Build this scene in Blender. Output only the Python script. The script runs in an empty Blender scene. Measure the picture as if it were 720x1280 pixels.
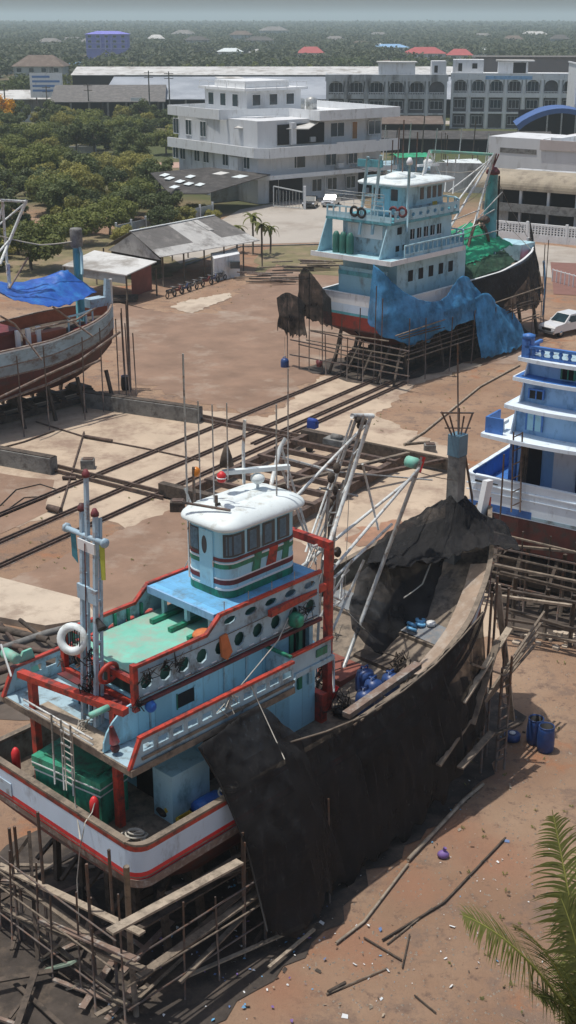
import bpy, math, random
from mathutils import Vector, Matrix, noise
random.seed(7)
R=math.radians
sc=bpy.context.scene
# ---------------- camera, sky, sun, exposure ----------------
CH=25.0; F=1600.0; PIT=math.atan(618/1600)
cam=bpy.data.cameras.new('camera'); cam.sensor_fit='VERTICAL'; cam.sensor_height=24
cam.lens=12/(640/F); cam.clip_end=30000; cam.clip_start=.5
camo=bpy.data.objects.new('camera',cam); sc.collection.objects.link(camo)
camo.location=(0,0,CH); camo.rotation_euler=(math.pi/2-PIT,0,0); sc.camera=camo
SUN_EL=76; SUN_AZ=-82      # azimuth from +Y, clockwise positive -> sun stands to the left
w=bpy.data.worlds.new("World"); sc.world=w; w.use_nodes=True
nt=w.node_tree; bg=nt.nodes['Background']; sky=nt.nodes.new('ShaderNodeTexSky'); sky.sky_type='NISHITA'
sky.sun_disc=False; sky.sun_elevation=R(SUN_EL); sky.sun_rotation=R(SUN_AZ); sky.dust_density=3; sky.air_density=1.2; sky.altitude=0
nt.links.new(sky.outputs[0],bg.inputs[0]); bg.inputs[1].default_value=.088
sl=bpy.data.lights.new('sun','SUN'); sl.energy=3.1; sl.angle=R(.6); sl.color=(1,.95,.87)
so=bpy.data.objects.new('sun',sl); sc.collection.objects.link(so)
sd=Vector((math.sin(R(SUN_AZ))*math.cos(R(SUN_EL)),math.cos(R(SUN_AZ))*math.cos(R(SUN_EL)),math.sin(R(SUN_EL))))
so.rotation_euler=sd.to_track_quat('Z','Y').to_euler(); so.location=(-30,60,60)
vs=sc.view_settings; vs.view_transform='Standard'; vs.look='None'; vs.gamma=1; vs.exposure=.13; vs.use_curve_mapping=False
sc.cycles.volume_bounces=1; sc.cycles.max_bounces=6; sc.cycles.transparent_max_bounces=12
# ---------------- pixel helpers: a ray of the photograph cut with a real plane ----------------
def ray(u,v):
    x=(u-360)/F; y=(640-v)/F
    return Vector((x,math.cos(PIT)+y*math.sin(PIT),-math.sin(PIT)+y*math.cos(PIT)))
def G(u,v,z=0):
    d=ray(u,v); t=(z-CH)/d.z; return Vector((d.x*t,d.y*t,z))
def U(u,v,dep):
    d=ray(u,v); return Vector((d.x*dep,d.y*dep,CH+d.z*dep))
class Frame:
    def __init__(s,O,ang):
        s.O=Vector((O[0],O[1],0)); s.ang=ang; a=R(ang)
        s.a=Vector((math.cos(a),math.sin(a),0)); s.p=Vector((-math.sin(a),math.cos(a),0))
    def W(s,p): return s.O+s.a*p[0]+s.p*p[1]+Vector((0,0,p[2]))
    def lat(s,u,v,l):
        d=ray(u,v); t=(l+s.O.dot(s.p))/d.dot(s.p); q=d*t-s.O; return Vector((q.dot(s.a),l,CH+d.z*t))
    def st(s,u,v,a):
        d=ray(u,v); t=(a+s.O.dot(s.a))/d.dot(s.a); q=d*t-s.O; return Vector((a,q.dot(s.p),CH+d.z*t))
    def g(s,u,v,z):
        q=G(u,v,z)-s.O; return Vector((q.dot(s.a),q.dot(s.p),z))
# ---------------- materials ----------------
MATS={}
def mat(name,col,rough=.6,var=.18,scale=2.0,dirt=None,da=.35,ds=1.2,metal=0,bump=0,bs=8,streak=1.0,planks=None,alpha=1,spec=.5,wave=None,coat=0):
    if name in MATS: return MATS[name]
    m=bpy.data.materials.new(name); m.use_nodes=True; n=m.node_tree.nodes; L=m.node_tree.links
    b=n['Principled BSDF']; b.inputs['Roughness'].default_value=rough; b.inputs['Metallic'].default_value=metal
    b.inputs['Specular IOR Level'].default_value=spec; b.inputs['Coat Weight'].default_value=coat
    tc=n.new('ShaderNodeTexCoord'); mp=n.new('ShaderNodeMapping'); L.new(tc.outputs['Object'],mp.inputs[0])
    mp.inputs['Scale'].default_value=(1,1,1/streak)
    n1=n.new('ShaderNodeTexNoise'); n1.inputs['Scale'].default_value=scale; n1.inputs['Detail'].default_value=6; n1.inputs['Roughness'].default_value=.62
    L.new(mp.outputs[0],n1.inputs['Vector'])
    r=n.new('ShaderNodeMapRange'); r.inputs[1].default_value=.3; r.inputs[2].default_value=.7; r.inputs[3].default_value=1-var; r.inputs[4].default_value=1+var
    L.new(n1.outputs[0],r.inputs[0])
    mx=n.new('ShaderNodeVectorMath'); mx.operation='SCALE'; mx.inputs[0].default_value=col[:3]; L.new(r.outputs[0],mx.inputs['Scale'])
    out=mx.outputs[0]
    if dirt:
        n2=n.new('ShaderNodeTexNoise'); n2.inputs['Scale'].default_value=ds; n2.inputs['Detail'].default_value=9; n2.inputs['Roughness'].default_value=.72
        mp2=n.new('ShaderNodeMapping'); L.new(tc.outputs['Object'],mp2.inputs[0]); mp2.inputs['Location'].default_value=(3.1,1.7,.3); mp2.inputs['Scale'].default_value=(1,1,1/streak)
        L.new(mp2.outputs[0],n2.inputs['Vector'])
        cr=n.new('ShaderNodeValToRGB'); cr.color_ramp.elements[0].position=.62-da*.35; cr.color_ramp.elements[1].position=.74-da*.25
        L.new(n2.outputs[0],cr.inputs[0]); mm=n.new('ShaderNodeMix'); mm.data_type='RGBA'; L.new(cr.outputs[0],mm.inputs[0])
        L.new(out,mm.inputs[6]); mm.inputs[7].default_value=(*dirt,1); out=mm.outputs[2]
    hsrc=n1.outputs[0]
    if planks:   # (axis, spacing, depth): dark joints between boards
        ax,spc,dp=planks; sx=n.new('ShaderNodeSeparateXYZ'); L.new(tc.outputs['Object'],sx.inputs[0])
        d1=n.new('ShaderNodeMath'); d1.operation='DIVIDE'; L.new(sx.outputs[ax],d1.inputs[0]); d1.inputs[1].default_value=spc
        fr=n.new('ShaderNodeMath'); fr.operation='FRACT'; L.new(d1.outputs[0],fr.inputs[0])
        gt=n.new('ShaderNodeMath'); gt.operation='LESS_THAN'; L.new(fr.outputs[0],gt.inputs[0]); gt.inputs[1].default_value=.07
        ml=n.new('ShaderNodeMath'); ml.operation='MULTIPLY'; L.new(gt.outputs[0],ml.inputs[0]); ml.inputs[1].default_value=dp
        mm=n.new('ShaderNodeMix'); mm.data_type='RGBA'; L.new(ml.outputs[0],mm.inputs[0]); L.new(out,mm.inputs[6]); mm.inputs[7].default_value=(.03,.03,.03,1); out=mm.outputs[2]
        fl=n.new('ShaderNodeMath'); fl.operation='FLOOR'; L.new(d1.outputs[0],fl.inputs[0])
        wn=n.new('ShaderNodeTexWhiteNoise'); wn.noise_dimensions='1D'; L.new(fl.outputs[0],wn.inputs['W'])
        r2=n.new('ShaderNodeMapRange'); r2.inputs[3].default_value=.86; r2.inputs[4].default_value=1.12; L.new(wn.outputs[0],r2.inputs[0])
        m2=n.new('ShaderNodeVectorMath'); m2.operation='SCALE'; L.new(out,m2.inputs[0]); L.new(r2.outputs[0],m2.inputs['Scale']); out=m2.outputs[0]
    L.new(out,b.inputs['Base Color'])
    if wave:
        wv=n.new('ShaderNodeTexWave'); wv.bands_direction=wave[0]; wv.inputs['Scale'].default_value=wave[1]; wv.inputs['Distortion'].default_value=0
        L.new(tc.outputs['Object'],wv.inputs[0]); bp=n.new('ShaderNodeBump'); bp.inputs['Strength'].default_value=.8; bp.inputs['Distance'].default_value=.05
        L.new(wv.outputs[0],bp.inputs['Height']); L.new(bp.outputs[0],b.inputs['Normal'])
    elif bump:
        n3=n.new('ShaderNodeTexNoise'); n3.inputs['Scale'].default_value=bs; n3.inputs['Detail'].default_value=5; L.new(tc.outputs['Object'],n3.inputs['Vector'])
        bp=n.new('ShaderNodeBump'); bp.inputs['Strength'].default_value=bump; bp.inputs['Distance'].default_value=.05
        L.new(n3.outputs[0],bp.inputs['Height']); L.new(bp.outputs[0],b.inputs['Normal'])
    if alpha<1: b.inputs['Alpha'].default_value=alpha
    MATS[name]=m; return m
GR=(.16,.13,.10)
P=dict
paleblue=mat('pale_blue_paint',(.34,.63,.76),.5,.07,1.2,(.24,.34,.38),.20,1.3,streak=2,planks=(0,.6,.14))
hullwhite=mat('hull_pale_paint',(.53,.65,.78),.45,.07,1.2,(.30,.36,.42),.18,1.3,streak=2.5)
greyblue=mat('grey_blue_paint',(.34,.48,.55),.55,.12,2.0,(.14,.15,.15),.34,2.2,streak=1.5)
red=mat('red_paint',(.46,.05,.03),.5,.22,3,(.11,.035,.03),.46,3)
bright_red=mat('bright_red_paint',(.62,.03,.035),.45,.1,3,(.3,.05,.04),.2,3)  # a brighter red paint in its own right
maroon=mat('maroon_paint',(.16,.03,.035),.6,.25,2,(.05,.03,.03),.4,2)
mint=mat('mint_deck_paint',(.19,.52,.41),.65,.16,.9,(.30,.40,.33),.50,1.6,bump=.15)
green=mat('green_paint',(.02,.22,.13),.5,.25,2,(.04,.07,.05),.42,3,streak=2)
boxgreen=mat('box_green_paint',(.04,.30,.19),.5,.25,2,(.02,.06,.045),.4,2,streak=2)
skyblue=mat('sky_blue_paint',(.15,.43,.72),.55,.12,1.5,(.14,.27,.38),.36,2.2,planks=(0,.25,.12))
whiteroof=mat('white_fibreglass',(.70,.77,.78),.5,.06,2.5,(.46,.47,.43),.27,2.2,bump=.15,bs=4)
white=mat('white_paint',(.74,.76,.77),.5,.06,1.2,(.45,.44,.42),.2,1.2,streak=3)
glass=mat('dark_glass',(.025,.05,.065),.12,.3,2,spec=.7)
dark=mat('dark_interior',(.015,.015,.016),.9,.3,3)
wood=mat('grey_timber',(.21,.17,.13),.8,.28,3,(.09,.075,.06),.4,3,bump=.4)
woodl=mat('pale_plank',(.36,.30,.23),.8,.25,3,(.16,.13,.10),.35,3)
woodd=mat('dark_timber',(.09,.07,.055),.85,.35,2,(.03,.025,.02),.4,2.5,bump=.5)
rubw=mat('brown_rub_timber',(.20,.14,.11),.8,.25,3,(.35,.33,.3),.35,3)
antif=mat('antifouling',(.10,.028,.022),.75,.25,1.5,(.05,.04,.035),.4,1.5)
antifr=mat('antifouling_bright',(.26,.035,.022),.7,.2,1.5,(.10,.04,.03),.3,1.5)
steel=mat('galvanised_steel',(.42,.44,.44),.45,.2,4,(.18,.12,.08),.3,5,metal=.35)
steelw=mat('white_pipe',(.62,.66,.66),.45,.12,4,(.3,.2,.14),.3,5)
rust=mat('rusty_steel',(.125,.085,.068),.75,.4,3,(.045,.035,.03),.4,3,metal=.2)
pole=mat('scaffold_pole_steel',(.12,.10,.09),.7,.35,4,(.20,.10,.06),.35,5)
mastblue=mat('mast_blue_paint',(.36,.50,.60),.5,.12,2,(.25,.2,.18),.28,4)
teal=mat('teal_paint',(.10,.36,.42),.5,.2,1.2,(.05,.14,.17),.4,1.6,streak=2)
tealp=mat('pale_teal_paint',(.40,.62,.70),.5,.1,.9,(.17,.30,.34),.30,1.2,streak=2)
bblue=mat('strong_blue_paint',(.05,.17,.47),.5,.15,1.5,(.02,.07,.25),.3,2)
dblue=mat('light_blue_wall',(.26,.46,.70),.5,.10,1.5,(.12,.24,.42),.3,1.5,streak=2)
dwhite=mat('bright_white_paint',(.72,.82,.90),.5,.06,1.5,(.42,.46,.5),.2,1.8,streak=2)
tarpb=mat('blue_tarp_sheet',(.02,.10,.42),.45,.25,1.5,(.03,.18,.52),.4,1.2,bump=.5,bs=3)
tarpg=mat('green_tarp_sheet',(.02,.34,.17),.6,.3,1,(.03,.20,.10),.4,1.5,bump=.4,bs=3)
drumb=mat('blue_plastic',(.018,.055,.19),.4,.2,4,(.05,.07,.12),.25,4)
rope=mat('pale_rope',(.45,.43,.38),.9,.2,5)
concm=mat('concrete_grey',(.20,.20,.19),.85,.25,1.5,(.09,.085,.08),.42,1.5,bump=.3)
black=mat('black_rubber',(.012,.012,.013),.7,.3,4)
orange=mat('orange_cloth',(.55,.16,.05),.7,.2,4)
yellow=mat('yellow_plastic',(.5,.36,.03),.5,.2,4)
amber=mat('amber_lens',(.6,.2,.02),.3,.1,4)
skin_wall=mat('wall_offwhite',(.62,.64,.66),.8,.06,.5,(.40,.40,.39),.26,.5,streak=4)
skin_grey=mat('wall_stained_grey',(.50,.52,.53),.85,.12,.35,(.17,.17,.165),.42,.4,streak=4)
roofwh=mat('pale_sheet_roof',(.68,.67,.64),.6,.12,.8,(.30,.28,.26),.4,.6,wave=('X',6))
roofgr=mat('weathered_sheet_roof',(.19,.18,.17),.75,.2,.8,(.30,.28,.26),.35,.9,wave=('X',6))
roofdk=mat('dark_fibre_roof',(.075,.07,.066),.8,.25,.6,(.14,.13,.12),.4,.7,wave=('X',5))
roofware=mat('warehouse_roof',(.30,.33,.37),.55,.1,.1,(.42,.45,.49),.5,.08,wave=('X',2))
roofgl=mat('light_sheet_roof',(.56,.56,.54),.6,.15,.2,(.28,.26,.23),.4,.25)
roofbr=mat('brown_tile_roof',(.13,.095,.075),.8,.2,.4,(.2,.16,.13),.3,.5)
roofrd=mat('red_tile_roof',(.40,.07,.07),.7,.15,.4)
purple=mat('violet_wall',(.20,.20,.62),.8,.1,.3)
purple2=mat('pale_violet_trim',(.38,.38,.72),.8,.1,.3)
tanroof=mat('tan_awning',(.42,.36,.27),.7,.12,.6,(.25,.21,.16),.4,.6,wave=('X',3))
zinc=mat('zinc_sheet',(.36,.40,.42),.5,.15,.6,(.22,.22,.21),.35,.6,wave=('X',5))
redsheet=mat('red_oxide_wall',(.22,.07,.05),.75,.2,1)
winwood=mat('orange_door',(.34,.17,.07),.6,.1,2)
carw=mat('white_car_paint',(.74,.75,.76),.25,.03,1,coat=.6)
card=mat('dark_car_paint',(.02,.022,.025),.25,.1,1,coat=.6)
cars=mat('silver_car_paint',(.42,.43,.45),.3,.05,1,metal=.5,coat=.5)
chrome=mat('bright_trim',(.6,.6,.6),.2,.05,3,metal=.8)
lens=mat('headlamp_lens',(.7,.72,.75),.1,.05,3)
bark=mat('bark',(.10,.08,.06),.9,.3,3,bump=.5)
bluefab=mat('royal_blue_cloth',(.02,.06,.3),.8,.2,3)
yelgr=mat('yellow_green_flag',(.42,.45,.06),.8,.15,3)
tealflag=mat('blue_green_flag',(.05,.22,.28),.8,.15,3)
def leafmat(name,c,v=.5,tr=.25,ns=.35):
    m=bpy.data.materials.new(name); m.use_nodes=True; n=m.node_tree.nodes; L=m.node_tree.links; b=n['Principled BSDF']
    b.inputs['Roughness'].default_value=.6; b.inputs['Specular IOR Level'].default_value=.3
    ge=n.new('ShaderNodeNewGeometry'); ob=n.new('ShaderNodeObjectInfo')
    nz=n.new('ShaderNodeTexNoise'); nz.inputs['Scale'].default_value=ns; nz.inputs['Detail'].default_value=3; L.new(ge.outputs['Position'],nz.inputs['Vector'])
    ad=n.new('ShaderNodeMath'); ad.operation='ADD'; L.new(nz.outputs[0],ad.inputs[0])
    m3=n.new('ShaderNodeMath'); m3.operation='MULTIPLY'; L.new(ob.outputs['Random'],m3.inputs[0]); m3.inputs[1].default_value=.5; L.new(m3.outputs[0],ad.inputs[1])
    a2=n.new('ShaderNodeMath'); a2.operation='MULTIPLY_ADD'; L.new(ge.outputs['Random Per Island'],a2.inputs[0]); a2.inputs[1].default_value=.35; L.new(ad.outputs[0],a2.inputs[2])
    cr=n.new('ShaderNodeValToRGB'); e=cr.color_ramp.elements; e[0].position=.35; e[0].color=(c[0]*(1-v),c[1]*(1-v),c[2]*(1-v),1); e[1].position=1.2 if 0 else 1.0; e[1].color=(c[0]*(1+v)*1.25,c[1]*(1+v),c[2]*(1+v)*.9,1)
    L.new(a2.outputs[0],cr.inputs[0]); L.new(cr.outputs[0],b.inputs['Base Color'])
    t=n.new('ShaderNodeBsdfTranslucent'); L.new(cr.outputs[0],t.inputs[0]); ms=n.new('ShaderNodeMixShader'); ms.inputs[0].default_value=tr
    L.new(b.outputs[0],ms.inputs[1]); L.new(t.outputs[0],ms.inputs[2]); L.new(ms.outputs[0],n['Material Output'].inputs[0]); MATS[name]=m; return m
leaf=leafmat('broadleaf_foliage',(.11,.155,.045),.5,.35)
leafl=leafmat('light_foliage',(.17,.20,.06),.5,.35)
leafd=leafmat('dark_foliage',(.06,.095,.035),.5,.3)
leafy=leafmat('yellow_blossom',(.55,.36,.02),.3)
leaffar=leafmat('far_canopy_foliage',(.062,.088,.045),.32,.25,.022)
palmleaf=leafmat('coconut_leaflet',(.10,.135,.04),.35,.3)
rachis=mat('frond_midrib',(.30,.30,.07),.6,.1,3)
def netmat(name,c,a,sc_=9,hole=.25):
    m=bpy.data.materials.new(name); m.use_nodes=True; n=m.node_tree.nodes; L=m.node_tree.links; b=n['Principled BSDF']
    b.inputs['Roughness'].default_value=.75; b.inputs['Specular IOR Level'].default_value=.25
    tc=n.new('ShaderNodeTexCoord'); nz=n.new('ShaderNodeTexNoise'); nz.inputs['Scale'].default_value=.9; nz.inputs['Detail'].default_value=7; nz.inputs['Roughness'].default_value=.65; L.new(tc.outputs['Object'],nz.inputs['Vector'])
    cr=n.new('ShaderNodeValToRGB'); e=cr.color_ramp.elements; e[0].position=.4; e[0].color=(*[x*.8 for x in c],1); e[1].position=.66; e[1].color=(*[min(1,x*2.2) for x in c],1)
    L.new(nz.outputs[0],cr.inputs[0]); L.new(cr.outputs[0],b.inputs['Base Color'])
    mr=n.new('ShaderNodeMapRange'); L.new(nz.outputs[0],mr.inputs[0]); mr.inputs[1].default_value=.35; mr.inputs[2].default_value=.65; mr.inputs[3].default_value=a+.05; mr.inputs[4].default_value=a-hole*.4
    fz=n.new('ShaderNodeTexNoise'); fz.inputs['Scale'].default_value=3.2; fz.inputs['Detail'].default_value=8; fz.inputs['Roughness'].default_value=.7; fm=n.new('ShaderNodeMapping'); fm.inputs['Rotation'].default_value=(.5,.3,.2); fm.inputs['Scale'].default_value=(2.2,2.2,.22); L.new(tc.outputs['Object'],fm.inputs[0]); L.new(fm.outputs[0],fz.inputs['Vector'])
    fr=n.new('ShaderNodeMapRange'); fr.inputs[1].default_value=.56; fr.inputs[2].default_value=.74; fr.inputs[4].default_value=.75; L.new(fz.outputs[0],fr.inputs[0]); fx=n.new('ShaderNodeMix'); fx.data_type='RGBA'; L.new(fr.outputs[0],fx.inputs[0]); L.new(cr.outputs[0],fx.inputs[6]); fx.inputs[7].default_value=(*[x*1.5+.045 for x in c],1); L.new(fx.outputs[2],b.inputs['Base Color'])
    am=n.new('ShaderNodeMath'); am.operation='MULTIPLY_ADD'; L.new(fr.outputs[0],am.inputs[0]); am.inputs[1].default_value=-hole*.7; L.new(mr.outputs[0],am.inputs[2]); am.use_clamp=True; L.new(am.outputs[0],b.inputs['Alpha'])
    w2=n.new('ShaderNodeTexNoise'); w2.inputs['Scale'].default_value=4; w2.inputs['Detail'].default_value=4; mp=n.new('ShaderNodeMapping'); mp.inputs['Scale'].default_value=(1,1,.25); L.new(tc.outputs['Object'],mp.inputs[0]); L.new(mp.outputs[0],w2.inputs['Vector'])
    bp=n.new('ShaderNodeBump'); bp.inputs['Strength'].default_value=.6; bp.inputs['Distance'].default_value=.15; L.new(w2.outputs[0],bp.inputs['Height']); L.new(bp.outputs[0],b.inputs['Normal']); MATS[name]=m; return m
netb=netmat('black_shade_net',(.012,.012,.013),.90,hole=.8)
netbl=netmat('blue_shade_net',(.05,.21,.40),.66)
netgr=netmat('grey_shade_net',(.022,.022,.023),.88,hole=.45)
# ---------------- mesh builder ----------------
COL=sc.collection
class M:
    def __init__(s,fr=None): s.v=[]; s.f=[]; s.mi=[]; s.mats=[]; s.cur=0; s.sm=[]; s.fr=fr
    def use(s,m):
        if m not in s.mats: s.mats.append(m)
        s.cur=s.mats.index(m); return s
    def add(s,vs,fs,smooth=False):
        o=len(s.v); s.v+= [Vector(x) for x in vs]
        for f in fs: s.f.append([i+o for i in f]); s.mi.append(s.cur); s.sm.append(smooth)
        return s
    def box(s,a,b,bev=0):
        x0,x1=sorted((a[0],b[0])); y0,y1=sorted((a[1],b[1])); z0,z1=sorted((a[2],b[2]))
        return s.add([(x0,y0,z0),(x1,y0,z0),(x1,y1,z0),(x0,y1,z0),(x0,y0,z1),(x1,y0,z1),(x1,y1,z1),(x0,y1,z1)],
              [(0,3,2,1),(4,5,6,7),(0,1,5,4),(1,2,6,5),(2,3,7,6),(3,0,4,7)])
    def bar(s,p,q,w,h=None,up=(0,0,1)):
        p=Vector(p); q=Vector(q); h=h or w; d=(q-p).normalized(); u=Vector(up)
        if abs(d.dot(u))>.98: u=Vector((1,0,0))
        x=d.cross(u).normalized()*w/2; y=x.cross(d).normalized()*h/2
        vs=[p-x-y,p+x-y,p+x+y,p-x+y,q-x-y,q+x-y,q+x+y,q-x+y]
        return s.add(vs,[(0,1,2,3),(7,6,5,4),(0,4,5,1),(1,5,6,2),(2,6,7,3),(3,7,4,0)])
    def tube(s,pts,r,n=6,r2=None,cap=True):
        pts=[Vector(p) for p in pts]; vs=[]; N=len(pts)
        for i,p in enumerate(pts):
            d=(pts[min(i+1,N-1)]-pts[max(i-1,0)]).normalized(); u=Vector((0,0,1)) if abs(d.z)<.95 else Vector((1,0,0))
            x=d.cross(u).normalized(); y=x.cross(d); rr=r if r2 is None else r+(r2-r)*i/max(1,N-1)
            for k in range(n): t=2*math.pi*k/n; vs.append(p+x*math.cos(t)*rr+y*math.sin(t)*rr)
        fs=[(i*n+k,i*n+(k+1)%n,(i+1)*n+(k+1)%n,(i+1)*n+k) for i in range(N-1) for k in range(n)]
        if cap: fs+=[tuple(range(n)),tuple(range((N-1)*n+n-1,(N-1)*n-1,-1))]
        return s.add(vs,fs,True)
    def lathe(s,c,prof,n=16,ax='z'):
        vs=[];N=len(prof)
        for r,h in prof:
            for k in range(n):
                t=2*math.pi*k/n; a,b=r*math.cos(t),r*math.sin(t)
                vs.append((c[0]+a,c[1]+b,c[2]+h) if ax=='z' else (c[0]+h,c[1]+a,c[2]+b) if ax=='x' else (c[0]+a,c[1]+h,c[2]+b))
        fs=[(i*n+k,i*n+(k+1)%n,(i+1)*n+(k+1)%n,(i+1)*n+k) for i in range(N-1) for k in range(n)]
        if prof[0][0]>1e-4: fs.append(tuple(range(n-1,-1,-1)))
        if prof[-1][0]>1e-4: fs.append(tuple(range((N-1)*n,N*n)))
        return s.add(vs,fs,True)
    def torus(s,c,R_,r,nx,n=20,m=8):
        nx=Vector(nx).normalized(); u=Vector((0,0,1)) if abs(nx.z)<.9 else Vector((1,0,0)); a=nx.cross(u).normalized(); b=a.cross(nx); c=Vector(c); vs=[]
        for i in range(n):
            t=2*math.pi*i/n; d=a*math.cos(t)+b*math.sin(t)
            for k in range(m): q=2*math.pi*k/m; vs.append(c+d*(R_+r*math.cos(q))+nx*r*math.sin(q))
        return s.add(vs,[(i*m+k,i*m+(k+1)%m,((i+1)%n)*m+(k+1)%m,((i+1)%n)*m+k) for i in range(n) for k in range(m)],True)
    def prism(s,pts,z0,z1):   # horizontal polygon
        n=len(pts); vs=[(p[0],p[1],z0) for p in pts]+[(p[0],p[1],z1) for p in pts]
        return s.add(vs,[tuple(range(n-1,-1,-1)),tuple(range(n,2*n))]+[(i,(i+1)%n,n+(i+1)%n,n+i) for i in range(n)])
    def slabv(s,pts,d):       # planar polygon extruded by vector d
        n=len(pts); d=Vector(d); vs=[Vector(p) for p in pts]; vs+=[p+d for p in vs[:n]]
        return s.add(vs,[tuple(range(n-1,-1,-1)),tuple(range(n,2*n))]+[(i,(i+1)%n,n+(i+1)%n,n+i) for i in range(n)])
    def grid(s,rows,smooth=True):
        n=len(rows[0]); vs=[p for r in rows for p in r]
        return s.add(vs,[(i*n+k,i*n+k+1,(i+1)*n+k+1,(i+1)*n+k) for i in range(len(rows)-1) for k in range(n-1)],smooth)
    def ball(s,c,r,n=12,sq=(1,1,1)):
        m=n//2; vs=[];c=Vector(c)
        for i in range(m+1):
            t=math.pi*i/m
            for k in range(n): q=2*math.pi*k/n; vs.append(c+Vector((r*sq[0]*math.sin(t)*math.cos(q),r*sq[1]*math.sin(t)*math.sin(q),r*sq[2]*math.cos(t))))
        return s.add(vs,[(i*n+k,(i+1)*n+k,(i+1)*n+(k+1)%n,i*n+(k+1)%n) for i in range(m) for k in range(n)],True)
    def build(s,name,parent=None,fix=False):
        vs=s.v
        loc=Vector((0,0,0))
        if parent is None:
            if s.fr: vs=[s.fr.W(v) for v in vs]
            n=len(vs); xs=[v.x for v in vs]; ys=[v.y for v in vs]; loc=Vector(((min(xs)+max(xs))/2,(min(ys)+max(ys))/2,min(v.z for v in vs)))
            vs=[v-loc for v in vs]
        me=bpy.data.meshes.new(name); me.from_pydata([tuple(v) for v in vs],[],s.f)
        for m in s.mats: me.materials.append(m)
        me.polygons.foreach_set('material_index',s.mi); me.polygons.foreach_set('use_smooth',s.sm); me.update()
        o=bpy.data.objects.new(name,me); COL.objects.link(o); o.location=loc
        if parent: o.parent=parent
        return o
def tag(o,label=None,cat=None,group=None,kind=None):
    if label: o['label']=label
    if cat: o['category']=cat
    if group: o['group']=group
    if kind: o['kind']=kind
    return o
def thing(name,label,cat,loc=(0,0,0),rz=0,group=None):
    o=bpy.data.objects.new(name,None); COL.objects.link(o); o.location=loc; o.rotation_euler=(0,0,R(rz)); o.empty_display_size=.3
    return tag(o,label,cat,group)
def boat(name,label,fr,group): return thing(name,label,'boat',fr.O,fr.ang,group)
def copy_tree(o,parent=None):
    c=o.copy(); COL.objects.link(c); c.parent=parent
    for ch in list(o.children): copy_tree(ch,c)
    return c
def one(name,m,parent,fn): b=M().use(m); fn(b); return b.build(name,parent)
def box(name,m,parent,a,b_): return one(name,m,parent,lambda b:b.box(a,b_))
def bar(name,m,parent,p,q,w,h=None): return one(name,m,parent,lambda b:b.bar(p,q,w,h))
def tube(name,m,parent,pts,r,n=6): return one(name,m,parent,lambda b:b.tube(pts,r,n))
HAZE_D=.00028
# ================= THE SETTING =================
def groundmat():
    m=bpy.data.materials.new('ground_earth'); m.use_nodes=True; n=m.node_tree.nodes; L=m.node_tree.links; b=n['Principled BSDF']; b.inputs['Roughness'].default_value=.95; b.inputs['Specular IOR Level'].default_value=.15
    tc=n.new('ShaderNodeNewGeometry')
    def nz(s,d=6,r=.6,off=0):
        q=n.new('ShaderNodeTexNoise'); q.inputs['Scale'].default_value=s; q.inputs['Detail'].default_value=d; q.inputs['Roughness'].default_value=r
        mp=n.new('ShaderNodeMapping'); mp.inputs['Location'].default_value=(off,off*.7,0); L.new(tc.outputs['Position'],mp.inputs[0]); L.new(mp.outputs[0],q.inputs['Vector']); return q.outputs[0]
    def ramp(src,p0,p1):
        q=n.new('ShaderNodeMapRange'); q.interpolation_type='SMOOTHSTEP'; q.inputs[1].default_value=p0; q.inputs[2].default_value=p1; L.new(src,q.inputs[0]); return q.outputs[0]
    def mix(f,a,c):
        q=n.new('ShaderNodeMix'); q.data_type='RGBA'; L.new(f,q.inputs[0])
        for i,x in ((6,a),(7,c)):
            if isinstance(x,tuple): q.inputs[i].default_value=(*x,1)
            else: L.new(x,q.inputs[i])
        return q.outputs[2]
    c=mix(ramp(nz(.12,5),.35,.65),(.285,.18,.12),(.375,.26,.18))
    c=mix(ramp(nz(.22,7,.7,31),.56,.66),c,(.35,.175,.10))
    c=mix(ramp(nz(.5,8,.75,57),.50,.62),c,(.235,.165,.125))
    c=mix(ramp(nz(1.6,8,.75,7),.54,.66),c,(.19,.13,.10))
    c=mix(ramp(nz(5,4,.7,3),.62,.75),c,(.14,.10,.08))
    c=mix(ramp(nz(14,3,.7,13),.68,.74),c,(.45,.40,.34))
    for (x,y,rr) in ORANGE:
        dv=n.new('ShaderNodeVectorMath'); dv.operation='DISTANCE'; L.new(tc.outputs['Position'],dv.inputs[0]); dv.inputs[1].default_value=(x,y,0)
        nn2=n.new('ShaderNodeMath'); nn2.operation='MULTIPLY_ADD'; L.new(nz(1.1,8,.7,x),nn2.inputs[0]); nn2.inputs[1].default_value=-rr*1.6; L.new(dv.outputs['Value'],nn2.inputs[2])
        c=mix(ramp(nn2.outputs[0],rr*.6,-rr*.8),c,(.335,.19,.125))
    # the land beyond the yard: grass and field soil
    sx=n.new('ShaderNodeSeparateXYZ'); L.new(tc.outputs['Position'],sx.inputs[0])
    nn=n.new('ShaderNodeMath'); nn.operation='MULTIPLY_ADD'; L.new(nz(.05,5,.6,9),nn.inputs[0]); nn.inputs[1].default_value=60; L.new(sx.outputs[1],nn.inputs[2])
    far=mix(ramp(nz(.03,5,.6,4),.45,.6),(.085,.10,.045),(.19,.155,.10))
    c=mix(ramp(nn.outputs[0],200,225),c,far)
    L.new(c,b.inputs['Base Color'])
    bp=n.new('ShaderNodeBump'); bp.inputs['Strength'].default_value=.8; bp.inputs['Distance'].default_value=.2; L.new(nz(1.6,10,.78,2),bp.inputs['Height']); L.new(bp.outputs[0],b.inputs['Normal'])
    return m
ORANGE=[(*G(u,v,0)[:2],r) for u,v,r in ((620,1075,1.5),(560,1035,1.3),(600,960,1.0),(520,1110,1.1),(440,1180,1.3),(350,1240,1.2))]
gm=groundmat()
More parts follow.
